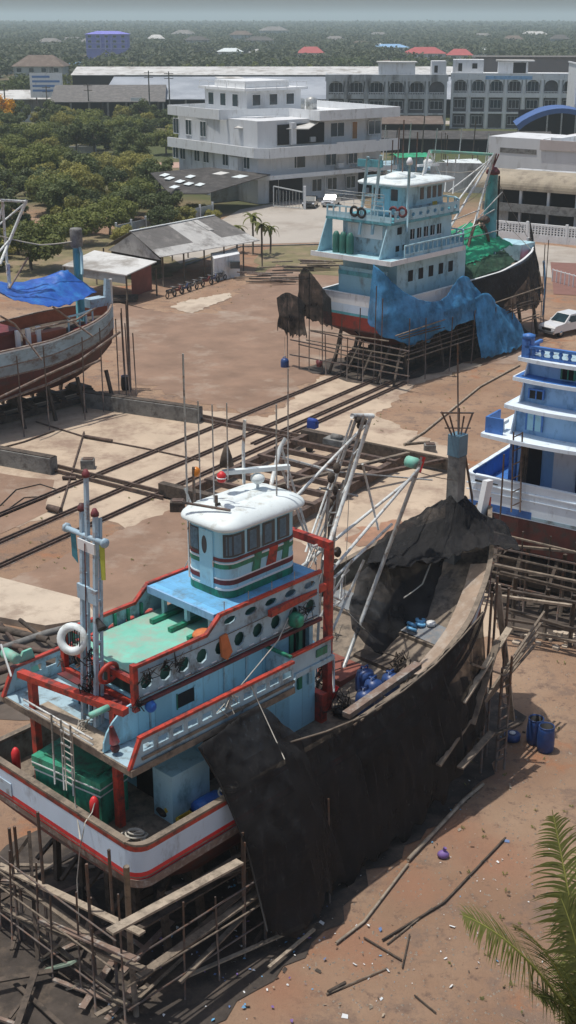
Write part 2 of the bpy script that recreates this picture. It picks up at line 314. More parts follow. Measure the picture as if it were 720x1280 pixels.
def flat(name,m,pts,z,kind='structure',jag=0,seg=1.2,seed=1):
    rnd=random.Random(seed); out=[]
    n=len(pts)
    for i in range(n):
        p=Vector((*pts[i][:2],0)); q=Vector((*pts[(i+1)%n][:2],0)); out.append(p)
        if jag:
            k=max(1,int((q-p).length/seg)); nn_=Vector((-(q-p).y,(q-p).x,0)).normalized()
            for j in range(1,k): out.append(p.lerp(q,j/k)+nn_*rnd.gauss(0,jag))
    b=M().use(m); b.add([(p.x,p.y,z) for p in out],[list(range(len(out)))])
    o=b.build(name); return tag(o,kind=kind)
def pg(l): return [G(*p) for p in l]
flat('ground',gm,[(-9000,-300),(9000,-300),(9000,14000),(-9000,14000)],0)
conc=mat('pale_concrete',(.47,.375,.28),.9,.12,.5,(.28,.20,.15),.42,.35,bump=.15,bs=6)
conc2=mat('pale_concrete_slab',(.50,.42,.33),.9,.10,.6,(.33,.26,.20),.35,.5,bump=.15,bs=6)
roadm=mat('road_concrete',(.40,.365,.32),.9,.08,.15,(.29,.25,.21),.35,.12)
topd=mat('brown_yard_earth',(.24,.155,.108),.95,.22,.35,(.35,.28,.22),.30,.16,bump=.4,bs=3)
redd=mat('orange_earth',(.33,.185,.12),.95,.3,1.2,(.24,.15,.1),.4,.8,bump=.4)
grassm=mat('dry_grass_earth',(.17,.15,.075),.95,.3,.5,(.27,.2,.13),.42,.25,bump=.6,bs=3)
# slipway slabs (axis 56 degrees, the rails' own)
flat('slipway_slab',conc,pg([(0,500),(105,488),(250,512),(335,522),(405,470),(520,455),(620,452),(520,480),(470,520),(560,560),(600,600),(640,700),(620,800),(420,760),(250,690),(100,640),(-120,690),(-120,540)]),.012,jag=.16,seg=.4)
flat('brown_yard',topd,pg([(150,470),(140,375),(215,392),(270,392),(330,335),(420,330),(640,330),(690,450),(610,455),(500,450),(405,465),(325,518),(250,505)]),.016,jag=.3,seg=.5)
flat('brown_yard',topd,pg([(-40,742),(0,728),(90,690),(250,622),(420,700),(440,800),(300,900),(140,800),(100,752)]),.020,jag=.16,seg=.4)
flat('brown_yard',topd,pg([(-140,600),(0,592),(68,600),(60,640),(0,668),(-140,700)]),.020,jag=.15)
# pale slab in front of the boat: a raised apron over the beam pit
b=M().use(conc2); q=pg([(-60,720),(0,729),(107,757),(122,780),(57,790),(-60,768)]); b.prism([(p.x,p.y) for p in q],.0,.32); tag(b.build('concrete_apron'),kind='structure')
flat('pit_floor',mat('pit_mud',(.10,.08,.065),.9,.3,1),pg([(-60,771),(50,794),(120,790),(150,900),(-60,900)]),.018,jag=.1)
flat('road',roadm,pg([(225,330),(300,306),(405,303),(500,320),(720,352),(800,360),(800,322),(700,308),(600,300),(500,285),(460,262),(440,240),(425,240),(300,262),(250,290),(200,312)]),.024)
flat('road',roadm,[(-160,352),(-20,350),(60,330),(140,320),(140,331),(62,341),(-20,362),(-160,366)],.028)
flat('path',mat('pink_earth',(.42,.28,.22),.9,.1,.5),[(-40,232),(-12,236),(-5,246),(-14,246),(-40,240)],.028,jag=.4)
flat('verge',grassm,pg([(340,308),(440,306),(500,326),(500,345),(420,345),(380,342),(345,330),(325,345),(318,325)]),.028,jag=.4,seg=1.5)
flat('verge',grassm,[(-45,122),(-14,128),(-8,146),(-18,158),(-45,165)],.020,jag=.5)
flat('dust_patch',conc2,pg([(213,385),(240,392),(290,372),(286,366),(255,372),(225,378)]),.034,jag=.14,seg=.3)
flat('orange_earth_patch',redd,pg([(440,680),(445,660),(500,650),(530,658),(535,668),(480,684)]),.034,jag=.3,seg=.35)
flat('red_road_patch',mat('red_sealed_ground',(.20,.10,.08),.9,.15,.6),pg([(688,328),(760,331),(760,372),(692,368)]),.036)
# kerb of the road
b=M().use(concm)
kp=pg([(228,333),(300,309),(402,306),(495,324)])
for i in range(3): b.bar(kp[i]+Vector((0,0,.07)),kp[i+1]+Vector((0,0,.07)),.25,.14)
tag(b.build('road_kerb'),kind='structure')
b=M().use(leafmat('weed_green',(.10,.12,.04))); rnd=random.Random(19)
for i in range(170):
    u,v=rnd.choice([(rnd.uniform(560,720),rnd.uniform(820,1270)),(rnd.uniform(200,340),rnd.uniform(340,380)),(rnd.uniform(0,300),rnd.uniform(600,740)),(rnd.uniform(450,640),rnd.uniform(460,540))]); p=G(u,v,0)
    for k in range(7): a=rnd.random()*6.28; r_=rnd.uniform(.04,.12); b.add([p,p+Vector((math.cos(a)*r_,math.sin(a)*r_,r_*.8)),p+Vector((math.cos(a+.5)*r_,math.sin(a+.5)*r_,r_*.6))],[(0,1,2)])
tag(b.build('weeds'),'tiny weeds sprouting from the yard earth','weeds',kind='stuff')
# ---- slipway rails ----
S=Frame((0,0),56)
def rail(u0,v0,u1,v1,ext0=0,ext1=0,lab=''):
    p=S.g(u0,v0,0); q=S.g(u1,v1,0); d=(q-p).normalized(); p=p-d*ext0; q=q+d*ext1; l=(p.y+q.y)/2
    b=M(S).use(rust); 
    for o in (-.13,.13): b.bar((p.x,l+o,.08),(q.x,l+o,.08),.07,.12)
    b.use(rubw); b.box((p.x,l-.24,.0),(q.x,l+.24,.02))
    tag(b.build('slipway_rail'),lab,'rail','rusty rails up the slipway')
rail(0,647,433,465,6,4,'rusty slipway rail farthest from the striped boat, running under the teal boat')
rail(0,675,453,485,6,5,'rusty slipway rail in the middle of the set, between two others')
rail(0,705,460,503,6,6,'rusty slipway rail nearest the red railed boat')
rail(300,553,560,452,0,8,'short rusty slipway rail ending to the right beneath the netted teal boat')
def trail(u0,v0,u1,v1,lab,n=2,h=.16):
    p=S.g(u0,v0,0); q=S.g(u1,v1,0); l=(p.x+q.x)/2; b=M(S).use(rust)
    for o in ((-.35,.35) if n==2 else (0,)): b.bar((l+o,p.y,h),(l+o,q.y,h),.12,.18)
    tag(b.build('transfer_rail'),lab,'rail','transfer rails across the slipway')
trail(105,492,372,552,'dark transfer rail running on from the far concrete beam')
trail(-10,572,215,620,'dark transfer rail running on from the near concrete beam')
def cbeam(u0,v0,u1,v1,h,w,lab,m=concm):
    p=S.g(u0,v0,0); q=S.g(u1,v1,0); b=M(S).use(m); b.bar((p.x,p.y,h/2),(q.x,q.y,h/2),w,h); b.use(woodd)
    b.bar((p.x,p.y,h+.03),(q.x,q.y,h+.03),w*.7,.06)
    tag(b.build('concrete_beam'),lab,'beam')
cbeam(106,507,250,528,1.0,.8,'long dark grey concrete beam below the bow of the weathered boat')
cbeam(-40,572,68,592,1.0,.7,'grey concrete beam lying at the left edge beside the rails')
# small blocks on the slab
for u,v,s,lab in ((110,585,.55,'dark square block standing alone on the pale slab'),(352,166,0,''),(222,648-10,.55,'brown wooden block beside the transfer rail'),(352+345,0,0,''),(537,565,.5,'grey block at the end of the slipway carriage beam')):
    if s:
        p=G(u,v); b=M().use(woodd if v>600 else concm); b.box((p.x-s*.7,p.y-s*.6,0),(p.x+s*.7,p.y+s*.6,s)); b.use(rust); b.box((p.x-s*.5,p.y-s*.4,s),(p.x+s*.6,p.y+s*.5,s+.06)); tag(b.build('block'),lab,'block')
# thin bars / hoses lying on the slab
def lying(name,m,pts,r,lab,cat,grp=None):
    b=M().use(m); b.tube([G(u,v,r+.03) for u,v in pts],r,5); return tag(b.build(name),lab,cat,grp)
lying('hose',black,[(0,632),(20,612),(50,605),(72,612),(60,620),(30,622),(5,640)],.03,'thin dark hose looped on the brown earth left of the rails','hose')
lying('cable',rust,[(0,560),(30,552),(68,538)],.05,'thin dark cable on the pale slab at the left edge','cable')
lying('cable',rust,[(45,527),(110,547),(180,560),(250,575)],.05,'long thin cable crossing the pale slab','cable')
lying('iron_bar',rust,[(105,540),(76,636)],.06,'slender iron bar lying toward the rails with a block at its end','bar')
lying('iron_bar',rust,[(105,545),(140,551)],.12,'short thick iron bar at the top of the slender one','bar')
lying('iron_bar',rust,[(78,597),(95,597)],.12,'short rusty bar between the concrete beam and the rails','bar')
lying('tie_bar',rust,[(60,634),(76,638)],.2,'rusty plate lying beside the first slipway rail','plate')
lying('timber',wood,[(505,555),(537,580-28)],.08,'grey pole lying on the carriage beam','pole')
lying('timber',woodd,[(478,1175),(555,1128),(632,1047)],.035,'long dark pole lying on the orange earth','pole')
lying('timber',wood,[(484,1180),(540,1135)],.025,'thin pole lying next to the long dark one','pole')
lying('timber',woodd,[(455,1172),(502,1200)],.03,'dark stick crossing the end of the long pole','stick')
lying('timber',woodd,[(512,1168),(503,1210)],.025,'dark stick lying toward the camera on the earth','stick')
lying('timber',woodl,[(420,1179),(455,1152),(510,1080)],.045,'pale batten lying along the foot of the black net','batten')
lying('timber',woodl,[(510,1075),(580,1000),(604,980)],.07,'weathered batten by the foot of the net toward the bow','batten')
lying('timber',wood,[(408,1243),(484,1210)],.025,'grey stick near the bottom of the orange earth','stick')
lying('timber',woodd,[(410,1240),(432,1228)],.05,'short dark timber near the bottom of the earth','stick')
lying('long_timber',woodl,[(505,558-2),(530,540),(600,483),(650,456)],.07,'long pale timber lying on the earth beyond the carriage','timber')
lying('twig',woodd,[(518,1244),(545,1266)],.025,'thin bent twig on the bare earth','twig')
# litter nobody could count
b=M(); rnd=random.Random(3)
lm=[white,mat('litter_blue',(.12,.2,.4),.6,.1),mat('litter_violet',(.2,.12,.35),.6,.1),woodl,woodd,skyblue]
def lit(u,v,s,mi):
    p=G(u,v,.04); b.use(lm[mi]); a=rnd.random()*6; c=Vector((math.cos(a)*s,math.sin(a)*s,0)); d=Vector((-math.sin(a)*s*.6,math.cos(a)*s*.6,rnd.random()*s*.6))
    b.add([p-c-d*.5,p+c-d*.3,p+c*.8+d,p-c*.9+d],[(0,1,2,3)]); 
for i in range(300):
    u,v=rnd.choice([(rnd.gauss(300,70),rnd.gauss(1225,30)),(rnd.gauss(430,45),rnd.gauss(1110,45)),(rnd.gauss(590,40),rnd.gauss(1100,60)),(rnd.gauss(600,50),rnd.gauss(800,60)),(rnd.uniform(560,715),rnd.uniform(900,1250)),(rnd.gauss(470,40),rnd.gauss(1230,30)),(rnd.gauss(560,30),rnd.gauss(990,30))])
    lit(u,v,rnd.uniform(.012,.045) if rnd.random()<.88 else rnd.uniform(.05,.10),rnd.choice([0,0,0,1,3,4,4,4,5]))
tag(b.build('litter'),'scattered scraps of paper, plastic and wood on the ground','litter',kind='stuff')
b=M().use(lm[2]); p=G(554,1071-3,.12); b.ball(p,.2,10,(1,.8,.7)); b.use(lm[2]); b.tube([p+Vector((0,0,.1)),p+Vector((.05,0,.25))],.04,5,.07); tag(b.build('plastic_bag'),'knotted violet plastic bag in the shadow of the black net','bag')
# pebbles
b=M().use(mat('pebble',(.3,.25,.2),.9,.3,3))
for i in range(1800):
    u,v=rnd.uniform(380,725),rnd.uniform(800,1285); p=G(u,v,.0); s=rnd.uniform(.012,.05)
    b.add([p+Vector((s,0,0)),p+Vector((0,s,0)),p+Vector((-s,0,0)),p+Vector((0,-s,0)),p+Vector((0,0,s))],[(0,1,4),(1,2,4),(2,3,4),(3,0,4)])
tag(b.build('pebbles'),'small stones scattered over the bare earth','pebbles',kind='stuff')
# ---- slipway carriage (ladder frame of brown beams) ----
def carriage():
    p=S.g(250,618,.55); q=S.g(383,545,.55); r=S.g(570,583,.55)
    x0,x1=p.x,q.x; y0=q.y; y1=r.y
    t=thing('slipway_carriage','brown steel carriage frame of long and cross beams lying on the rails behind the wheelhouse','carriage',S.W((x0,(y0+y1)/2,0)),56)
    L_=x1-x0; Wd=(y0-y1)/2
    for yy in (Wd,Wd*.30,): bar('long_beam',rust,t,(-.5,yy,.45),(L_,yy,.45),.35,.5)
    bar('long_beam',rust,t,(-2.5,-Wd*.35,.45),(L_,-Wd*.35,.45),.35,.5)
    bar('end_beam',woodd,t,(L_+.2,Wd+.4,.55),(L_+.2,-Wd,.55),.5,.7)
    bar('end_beam',woodd,t,(-.3,Wd+1.6,.5),(-.3,-Wd*.3,.5),.45,.7)
    for k in range(1,7): bar('cross_beam',rust,t,(L_*k/7,Wd,.68),(L_*k/7,-Wd*.42,.68),.28,.3)
    bar('brace',wood,t,(L_*.15,Wd*.3,.8),(L_,-Wd*.4,.8),.25,.15)
    bar('brace',rust,t,(L_*.5,-Wd*.3,.8),(L_,-Wd*.85,.8),.25,.2)
    bar('rubbing_strip',conc,t,(L_+.2,Wd*.2,.95),(L_+.2,-Wd*.9,.95),.35,.06)
    for xx,yy in ((L_*.9,Wd*.8),(L_*.9,Wd*.35),(.3,Wd*.3)): one('wheel',black,t,lambda b:b.lathe((xx,yy,.35),[(.1,-.1),(.33,-.1),(.33,.1),(.1,.1)],12,'y'))
    one('winch',concm,t,lambda b:(b.box((L_-1.4,Wd*.6,.8),(L_-.6,Wd*.3,1.15)),b.lathe((L_-1,Wd*.45,1.25),[(.2,-.35),(.2,.35)],10,'y')))
    one('motor',bluefab,t,lambda b:(b.box((L_+.5,Wd-.3,.9),(L_+.95,Wd+.3,1.3)),b.lathe((L_+.7,Wd,1.35),[(.18,-.3),(.18,.3)],10,'y')))
carriage()
# beams in the pit by the stern
t=thing('pit_frame','dark steel beams and a thick grey pipe lying in the pit beside the pale apron','beams',G(40,810),0)
def wl(o,p): return p-o.location
for pts,rr,mm_ in (([(-30,822),(57,792),(110,778)],.16,concm),([(-30,800),(90,820)],.14,rust),([(-30,850),(80,812)],.14,rust),([(0,780),(40,830)],.1,rust),([(25,775),(70,810)],.1,woodd),([(-30,780),(60,800)],.15,woodd),([(-30,872),(60,840)],.12,wood)):
    tube('pipe' if mm_==concm else 'beam',mm_,t,[wl(t,G(u,v,.45+rr)) for u,v in pts],rr,7)

# dark sheet under the near boat: hull shade put into the ground colour
AF=Frame((-3.9,27.7),46.5)
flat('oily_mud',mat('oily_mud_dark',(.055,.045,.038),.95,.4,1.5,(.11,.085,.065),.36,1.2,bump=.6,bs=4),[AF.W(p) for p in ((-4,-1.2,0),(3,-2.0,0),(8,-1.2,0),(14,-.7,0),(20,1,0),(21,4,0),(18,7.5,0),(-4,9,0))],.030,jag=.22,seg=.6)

flat('shaded_mud',MATS['oily_mud_dark'],[Frame((7.6,90.9),49).W(p) for p in ((-1.5,.2,0),(6,-.8,0),(20,-.5,0),(23,3.5,0),(20,7,0),(-1.5,7.8,0))],.040,jag=.25,seg=.8)  # shade beneath the teal boat, painted as a dark ground sheet
b=M(AF); rnd=random.Random(41)
for i in range(46):
    b.use(rnd.choice([woodd,woodd,wood,rubw])); q=Vector((rnd.uniform(-3.2,6),rnd.uniform(-.6,7),rnd.uniform(.08,.5))); a=rnd.uniform(0,6.28); d=Vector((math.cos(a),math.sin(a),rnd.uniform(-.15,.15)))*rnd.uniform(.4,1.5); b.bar(q-d,q+d,rnd.uniform(.06,.2),.05)
tag(b.build('scrap_timber'),'scattered dark scrap timber on the mud under the stern of the near boat','scrap',kind='stuff')
b=M(AF); lm2=[white,lm[1],skyblue,woodl,lm[2]]
for i in range(150):
    b.use(rnd.choice(lm2)); q=Vector((rnd.gauss(3.2,2.2),rnd.gauss(.6,1.6),.07)); s_=rnd.uniform(.02,.075); a=rnd.uniform(0,6.28); c=Vector((math.cos(a),math.sin(a),0))*s_; d=Vector((-math.sin(a),math.cos(a),rnd.random()))*s_*.8
    b.add([q-c,q-d*.5+Vector((0,0,.03)),q+c,q+d],[(0,1,2,3)])
tag(b.build('litter'),'scraps of plastic and paper in the shade beneath the near boat','litter',kind='stuff')
# ================= VEGETATION =================
def clump(b,c,rad,n,s,rnd,flatten=.75):
    c=Vector(c)
    for i in range(n):
        d=Vector((rnd.gauss(0,1),rnd.gauss(0,1),rnd.gauss(0,1))).normalized(); r=rnd.random()**.35
        p=c+Vector((d.x*rad*r,d.y*rad*r,d.z*rad*flatten*r)); ax=(d+Vector((rnd.gauss(0,.6),rnd.gauss(0,.6),rnd.gauss(0,.6)+.5))).normalized()
        u=ax.orthogonal().normalized(); v=ax.cross(u); a=rnd.random()*6.28; x=(u*math.cos(a)+v*math.sin(a))*s*rnd.uniform(.6,1.3); y=(v*math.cos(a)-u*math.sin(a))*s*rnd.uniform(.4,.8)
        b.add([p-x,p-y*.8,p+x,p+y],[(0,1,2,3)])
def tree_proto(seed,h,r,m,label,n=22,leafn=190,ls=.25,name='broadleaf_tree'):
    rnd=random.Random(seed); t=thing(name,label,'tree')
    tb=M().use(bark); top=Vector((rnd.gauss(0,.3),rnd.gauss(0,.3),h*.62)); tb.tube([(0,0,0),(top.x*.4,top.y*.3,h*.3),top],.22,7,.09)
    cs=[]
    for k in range(n):
        a=rnd.random()*6.28; q=rnd.random()**.5*r; z=h*rnd.uniform(.38,.92)-(q/r)**2*h*.18; cs.append((Vector((math.cos(a)*q,math.sin(a)*q,z)),r*rnd.uniform(.25,.45)))
    for c,rr in cs[:8]: tb.tube([top*.7,top*.7+(c-top*.7)*.5+Vector((0,0,.2)),c],.09,5,.03)
    tb.build('trunk',t)
    lb=M().use(m)
    for c,rr in cs: clump(lb,c,rr,leafn,ls,rnd)
    lb.build('crown',t); return t
protos_=0
GT='trees of the green thicket'
protos=[tree_proto(1,5.2,3.0,leafl,'small pale yellow green tree in the thicket on the left'),tree_proto(2,5.8,3.6,leaf,'spreading mid green tree in the thicket on the left'),
        tree_proto(3,5.2,3.2,leafd,'low dark green tree in the thicket on the left'),tree_proto(4,6.8,3.0,leafd,'tall dark leafy tree in the thicket on the left'),tree_proto(5,4.0,3.2,leafl,'wide low bush-like green tree in the thicket on the left')]
for p_ in protos: tag(p_,group=GT)
used=set()
def put(i,x,y,s,rz=None):
    p_=protos[i]
    if i in used: p_=copy_tree(p_)
    used.add(i); p_.location=(x,y,0); p_.scale=(s,s,s*random.uniform(.85,1.1)); p_.rotation_euler=(0,0,random.random()*6.28 if rz is None else rz); return p_
rnd=random.Random(11); nt_=0
y=138.0
while y<345:
    x=-.27*y-4
    while x<-.075*y+4:
        X=x+rnd.uniform(-2.4,2.4); Y=y+rnd.uniform(-2.4,2.4); u=360+1600*X/(Y*.933+9); ok=True
        if Y<176 and u>60+ (Y-138)*4.4: ok=False
        if Y<176 and u>258: ok=False
        if 174<=Y<212 and u>205: ok=False
        if Y>=212 and Y<225 and u>225: ok=False
        if Y>=225 and u>330: ok=False
        if 228<Y<250 and u>95: ok=False
        if 205<Y<228 and u>120 and rnd.random()<.5: ok=False
        if Y>335 or rnd.random()<.16: ok=False
        if ok: put(rnd.choice([0,1,2,3,4,0,1,2]),X,Y,rnd.uniform(.75,1.05)); nt_+=1
        x+=6.3
    y+=6.6 if y<230 else 9.5
# blossoming yellow tree at the left edge
t=tree_proto(21,8.5,3.6,leafy,'tree covered in yellow blossom at the left edge of the thicket'); t.location=(-70,322,0)
t['label']='tree covered in yellow blossom at the left edge of the thicket'
for k,(u,v,s,i) in enumerate([(168,212,.9,3),(180,212,.8,3),(335,330,.35,2)]):
    pass
o=put(3,*G(170,212)[:2],1.0); o['label']='dark round tree standing on bare soil behind the dark roofed building'; 
# small palms by the road
def small_palm(x,y,h,lab,s):
    rnd=random.Random(s); t=thing('young_palm',lab,'palm',(x,y,0),0,'young palms beside the concrete road'); tube('trunk',bark,t,[(0,0,0),(.05,0,h*.5),(0,0.05,h)],.12,6)
    b=M().use(palmleaf)
    for k in range(15):
        a=rnd.random()*6.28; e=rnd.uniform(.0,1.2); L_=rnd.uniform(1.1,1.6); pr=Vector((0,0,h)); 
        for j in range(6):
            e-=.28; d=Vector((math.cos(a)*math.cos(e),math.sin(a)*math.cos(e),math.sin(e)))*L_/6; q=pr+d; s_=Vector((-math.sin(a),math.cos(a),-.35))*.28*(1-j/7); s2=Vector((math.sin(a),-math.cos(a),-.35))*.28*(1-j/7)
            b.add([pr,q,q+s_+d*.5,pr+s_],[(0,1,2,3)]); b.add([pr,q,q+s2+d*.5,pr+s2],[(0,1,2,3)]); pr=q
    b.build('crown',t)
for i,(u,v,h,lab) in enumerate([(296,316,2.9,'leftmost and shortest young palm by the concrete road'),(316,318,4.2,'tallest young palm, in the middle of the roadside row'),(327,322,3.6,'young palm just right of the tallest one by the road'),(338,318,3.0,'rightmost young palm of the roadside row')]): small_palm(*G(u,v)[:2],h,lab,50+i)
# hedge-like shrubs behind the fence
for i,(u,v) in enumerate([(262,276),(232,285),(205,292),(180,300),(155,310),(215,272),(245,268)]): put([4,0,2][i%3],*(G(u,v)[:2]),.42+.1*(i%3))
# far wood: crowns beyond counting
def farwood():
    rnd=random.Random(5); b=M().use(leaffar)
    def crown(x,y,r,z,n,s):
        for i in range(n):
            d=Vector((rnd.gauss(0,1),rnd.gauss(0,1),abs(rnd.gauss(0,.9)))).normalized()*rnd.uniform(.6,1); p=Vector((x+d.x*r,y+d.y*r,z+d.z*r*.8))
            a=rnd.random()*6.28; X=Vector((math.cos(a),math.sin(a),rnd.gauss(0,.4)))*s; Y=Vector((-math.sin(a),math.cos(a),rnd.gauss(0,.6)))*s*.7
            b.add([p-X,p-Y,p+X,p+Y],[(0,1,2,3)])
    houses=[(-113,850,17,-170),(-96,520,14,-60),(90,810,26,-170),(14,840,12,-150),(-38,900,22,-170),(-90,650,28,-60),(48,640,10,-60),(74,980,16,-120)]
    y=500.0
    while y<4200:
        st=8.5*(1 if y<1300 else y/1300); n=56 if y<800 else (30 if y<1500 else 9)
        x=-.27*y-30
        while x<.27*y+30:
            X=x+rnd.uniform(-.5,.5)*st; Y=y+rnd.uniform(-.5,.5)*st
            dens=noise.noise(Vector((X*.008,Y*.004,0)))
            clear=any(abs(X-hx)<hr and hy+hb<Y<hy+14 for hx,hy,hr,hb in houses)
            if not clear and dens>-.42:
                h=rnd.uniform(3.2,8.2)+2.0*dens; crown(X,Y,st*rnd.uniform(.4,.62),h*.7,n,st*(.11 if y<800 else .135 if y<1500 else .19))
            x+=st*rnd.uniform(.8,1.2)
        y+=st*.95
    tag(b.build('far_wood'),'distant flat woodland and plantations reaching the horizon','woodland',kind='stuff')
    b=M().use(leaffar); rows=[]
    for i in range(60):
        Y=1020*(13000/1020)**(i/59); rows.append([(x*Y*.3/14*1.1,Y,(4.2 if Y<4000 else 8.5)*(.35 if Y<900 and noise.noise(Vector((x*3.1,i*.9,0)))>.15 else 1)+noise.noise(Vector((x*2.1,i*1.7,0)))*1.6) for x in range(-14,15)])
    b.grid(rows); tag(b.build('canopy_mass'),'dense low canopy of the distant woodland','woodland',kind='stuff')
farwood()
# nearer tree belts behind the warehouses, countable
fp=[tree_proto(31,9,4.6,leafd,'dark tree in the belt behind the long warehouses',14,46,.6),tree_proto(32,8,5.0,leaf,'green tree in the belt behind the long warehouses',14,46,.6)]
for f in fp: tag(f,group='trees of the belt behind the warehouses')
fu=set(); rnd=random.Random(77); n_=0
for k in range(150):
    Y=rnd.uniform(478,640) if k>34 else rnd.uniform(385,470); X=rnd.uniform(-.26*Y,(.26*Y if k>34 else -72))
    if abs(X+98)<17 and Y<545 and Y>440: continue
    if X>28 and Y<500: continue
    i=k%2; f=fp[i]
    if i in fu: f=copy_tree(f)
    fu.add(i); f.location=(X,Y,0); s=rnd.uniform(.7,1.1); f.scale=(s,s,s); f.rotation_euler=(0,0,rnd.random()*6)
# ================= COCONUT PALM IN THE FOREGROUND =================
def palm():
    C0=U(748,1330,19.5)
    t=thing('coconut_palm','tall coconut palm in the foreground whose fronds hang over the lower right corner','palm',(C0.x,C0.y,0))
    h=C0.z
    tube('trunk',bark,t,[(.9,-.3,0),(.5,-.2,h*.4),(.1,0,h*.8),(0,0,h)],.17,9)
    rnd=random.Random(9)
    def frond(tip,lift,leafl=.95,twist=0):
        tip=Vector(tip)-Vector((C0.x,C0.y,0)); base=Vector((0,0,h)); mid=(base+tip)/2+Vector((0,0,lift)); N=30
        pts=[base*(1-s)**2+mid*2*s*(1-s)+tip*s*s for s in [i/N for i in range(N+1)]]
        b=M().use(rachis); b.tube(pts,.035,5,.006); r_=b.build('frond',t)
        lb=M().use(palmleaf)
        for i in range(2,N*3-1):
            f=i/(N*3); k=min(N-1,int(f*N)); fr_=f*N-k; p=pts[k].lerp(pts[k+1],fr_); d=(pts[k+1]-pts[k]).normalized(); side=d.cross(Vector((0,0,1))).normalized()
            L_=leafl*(math.sin(math.pi*min(1,f*.9+.12))**.5)*rnd.uniform(.85,1.1)
            for sg in (-1,1):
                if rnd.random()<.06: continue
                out=(side*sg*rnd.uniform(.8,1)+d*rnd.uniform(.35,.6)+Vector((0,0,rnd.uniform(-.05,.35)))).normalized()
                w=d*.019; q=p; prev=None; vs=[]
                for j in range(6):
                    ww=w*(1-(j/5)**2*.95); vs+= [q-ww,q+ww]; dr=out+Vector((0,0,-.11*j*(1.4+rnd.random()*.5))); q=q+dr.normalized()*L_/5
                lb.add(vs,[(2*j,2*j+1,2*j+3,2*j+2) for j in range(5)])
        lb.build('leaflets',r_)
    frond(U(574,1142,18.2),.9); frond(U(690,1012,19.5),.2,.75); frond(U(655,1165,17.6),.7,.8)
    frond(U(700,1120,19),.6,.75); frond(U(668,1245,18),.7,.7); frond(U(735,1060,20.5),.6,.8); frond(U(760,1090,21),.8,.8); frond(U(690,1400,17),.6); frond(U(620,1330,17.2),.7); frond(U(830,1200,20),.9); frond(U(850,1400,18.5),.8); frond(U(760,1480,18),.8); frond(U(715,1190,21.5),.5,.7)
palm()
# ================= BUILDINGS =================
def window(par,F0,o,u,v,w,h,nrm,m=glass,name='window',fm=None,mull=1,pr=.06):
    """window standing on wall point o, u along wall, v up, nrm outward"""
    u=Vector(u); v=Vector(v); n=Vector(nrm); o=Vector(o); b=M().use(m); b.slabv([o,o+u*w,o+u*w+v*h,o+v*h],n*.03)
    fr=M().use(fm or white)
    for a,c in ((o,o+u*w),(o+v*h,o+u*w+v*h)): fr.bar(a+n*.03,c+n*.03,.1,.1,n)
    for i in range(mull+2):
        x=u*w*i/(mull+1); fr.bar(o+x+n*.03,o+x+v*h+n*.03,.07,.1,n)
    g=b.build(name,par); fr.build('frame',g); return g
# --- modern white building ---
W0=G(330,256,0); t=thing('office_building','large white modern building with deep balcony bands and a small penthouse','building',W0,37,)
LX,LY=23.2,22
body=M().use(skin_wall)
body.prism([(0.8,0.8),(LX,1.5),(LX,LY),(-.2,LY),(-.2,1.2)],0,11.4)
body.build('wall',t)
b=M().use(white)
def band(z0,z1,x1,y1,ov,th=.25,x0=None,y0=None):
    o=ov
    b.box((-o+1.5,-o,z0),(x1,-o+th,z1)); b.box((-o,-o+1.8,z0),(-o+th,y1,z1)); b.bar((-o+.12,-o+1.8,(z0+z1)/2),(-o+1.5,-o+.12,(z0+z1)/2),th,z1-z0)
    b.prism([(-o+.25,-o+1.9),(-o+1.7,-o+.25),(x1,-o+.25),(x1,.9),(.9,.9),(.9,y1),(-o+.25,y1)],z0,z0+.2)
band(6.5,7.9,LX+1,LY+1,1.6); b.build('balcony',t)
b=M().use(white); band(3.5,4.1,LX+1,8,1.2); b.build('ledge',t)
b=M().use(white); 
b.box((9,-1.5,11.2),(LX+1,-1.2,12.6)); b.box((LX+.8,-1.2,11.2),(LX+1,LY,12.6)); b.box((8.9,-1.4,11.2),(9.1,6,12.6)); b.prism([(9.1,-1.2),(LX+.8,-1.2),(LX+.8,LY),(0,LY),(-.6,11),(3,6),(9.1,6)],11.41,11.6)
b.box((-1.4,9,11.2),(-1.1,LY+1,12.6)); b.box((-1.1,LY+.8,11.2),(LX,LY+1,12.6)); b.bar((-1.2,9,11.9),(9,6,11.9),.25,1.4); b.build('parapet',t)
b=M().use(white); b.box((12,-1.5,6.8+.0),(13,-1.5,6.9)); b.build('balcony_edge',t) if 0 else None
b=M().use(skin_wall); b.box((3.5,9,11.6),(13.5,20,15)); b.use(white); b.box((2.7,8.2,15),(14.2,20.6,15.35)); b.box((4,10,15.35),(12,18,16.3)); ph=b.build('penthouse',t)
r=M().use(white)
for x in range(7): r.bar((2.8+x*1.88,8.3,15.35),(2.8+x*1.88,8.3,16.1),.07)
for y in range(6): r.bar((2.8,8.3+y*2.4,15.35),(2.8,8.3+y*2.4,16.1),.07)
r.bar((2.8,8.3,16.1),(14.1,8.3,16.1),.08); r.bar((2.8,8.3,16.1),(2.8,20.4,16.1),.08); r.build('railing',ph)
for k in range(3): window(ph,0,(4.5+k*3.1,9,12.9),(1,0,0),(0,0,1),1.5,1.6,(0,-1,0),mull=0)
for k in range(3): window(ph,0,(3.5,19-k*3.2,12.7),(0,-1,0),(0,0,1),1.5,1.8,(-1,0,0),mull=0)
for x,w_ in ((5,3.2),(12,2.0),(16.3,2.0)): window(t,0,(x,1.0,4.6),(1,0,0),(0,0,1),w_,1.8,(0,-1,0))
for x in (1.2,): window(t,0,(x,.9,4.6),(1,0,0),(0,0,1),1.5,1.8,(0,-1,0))
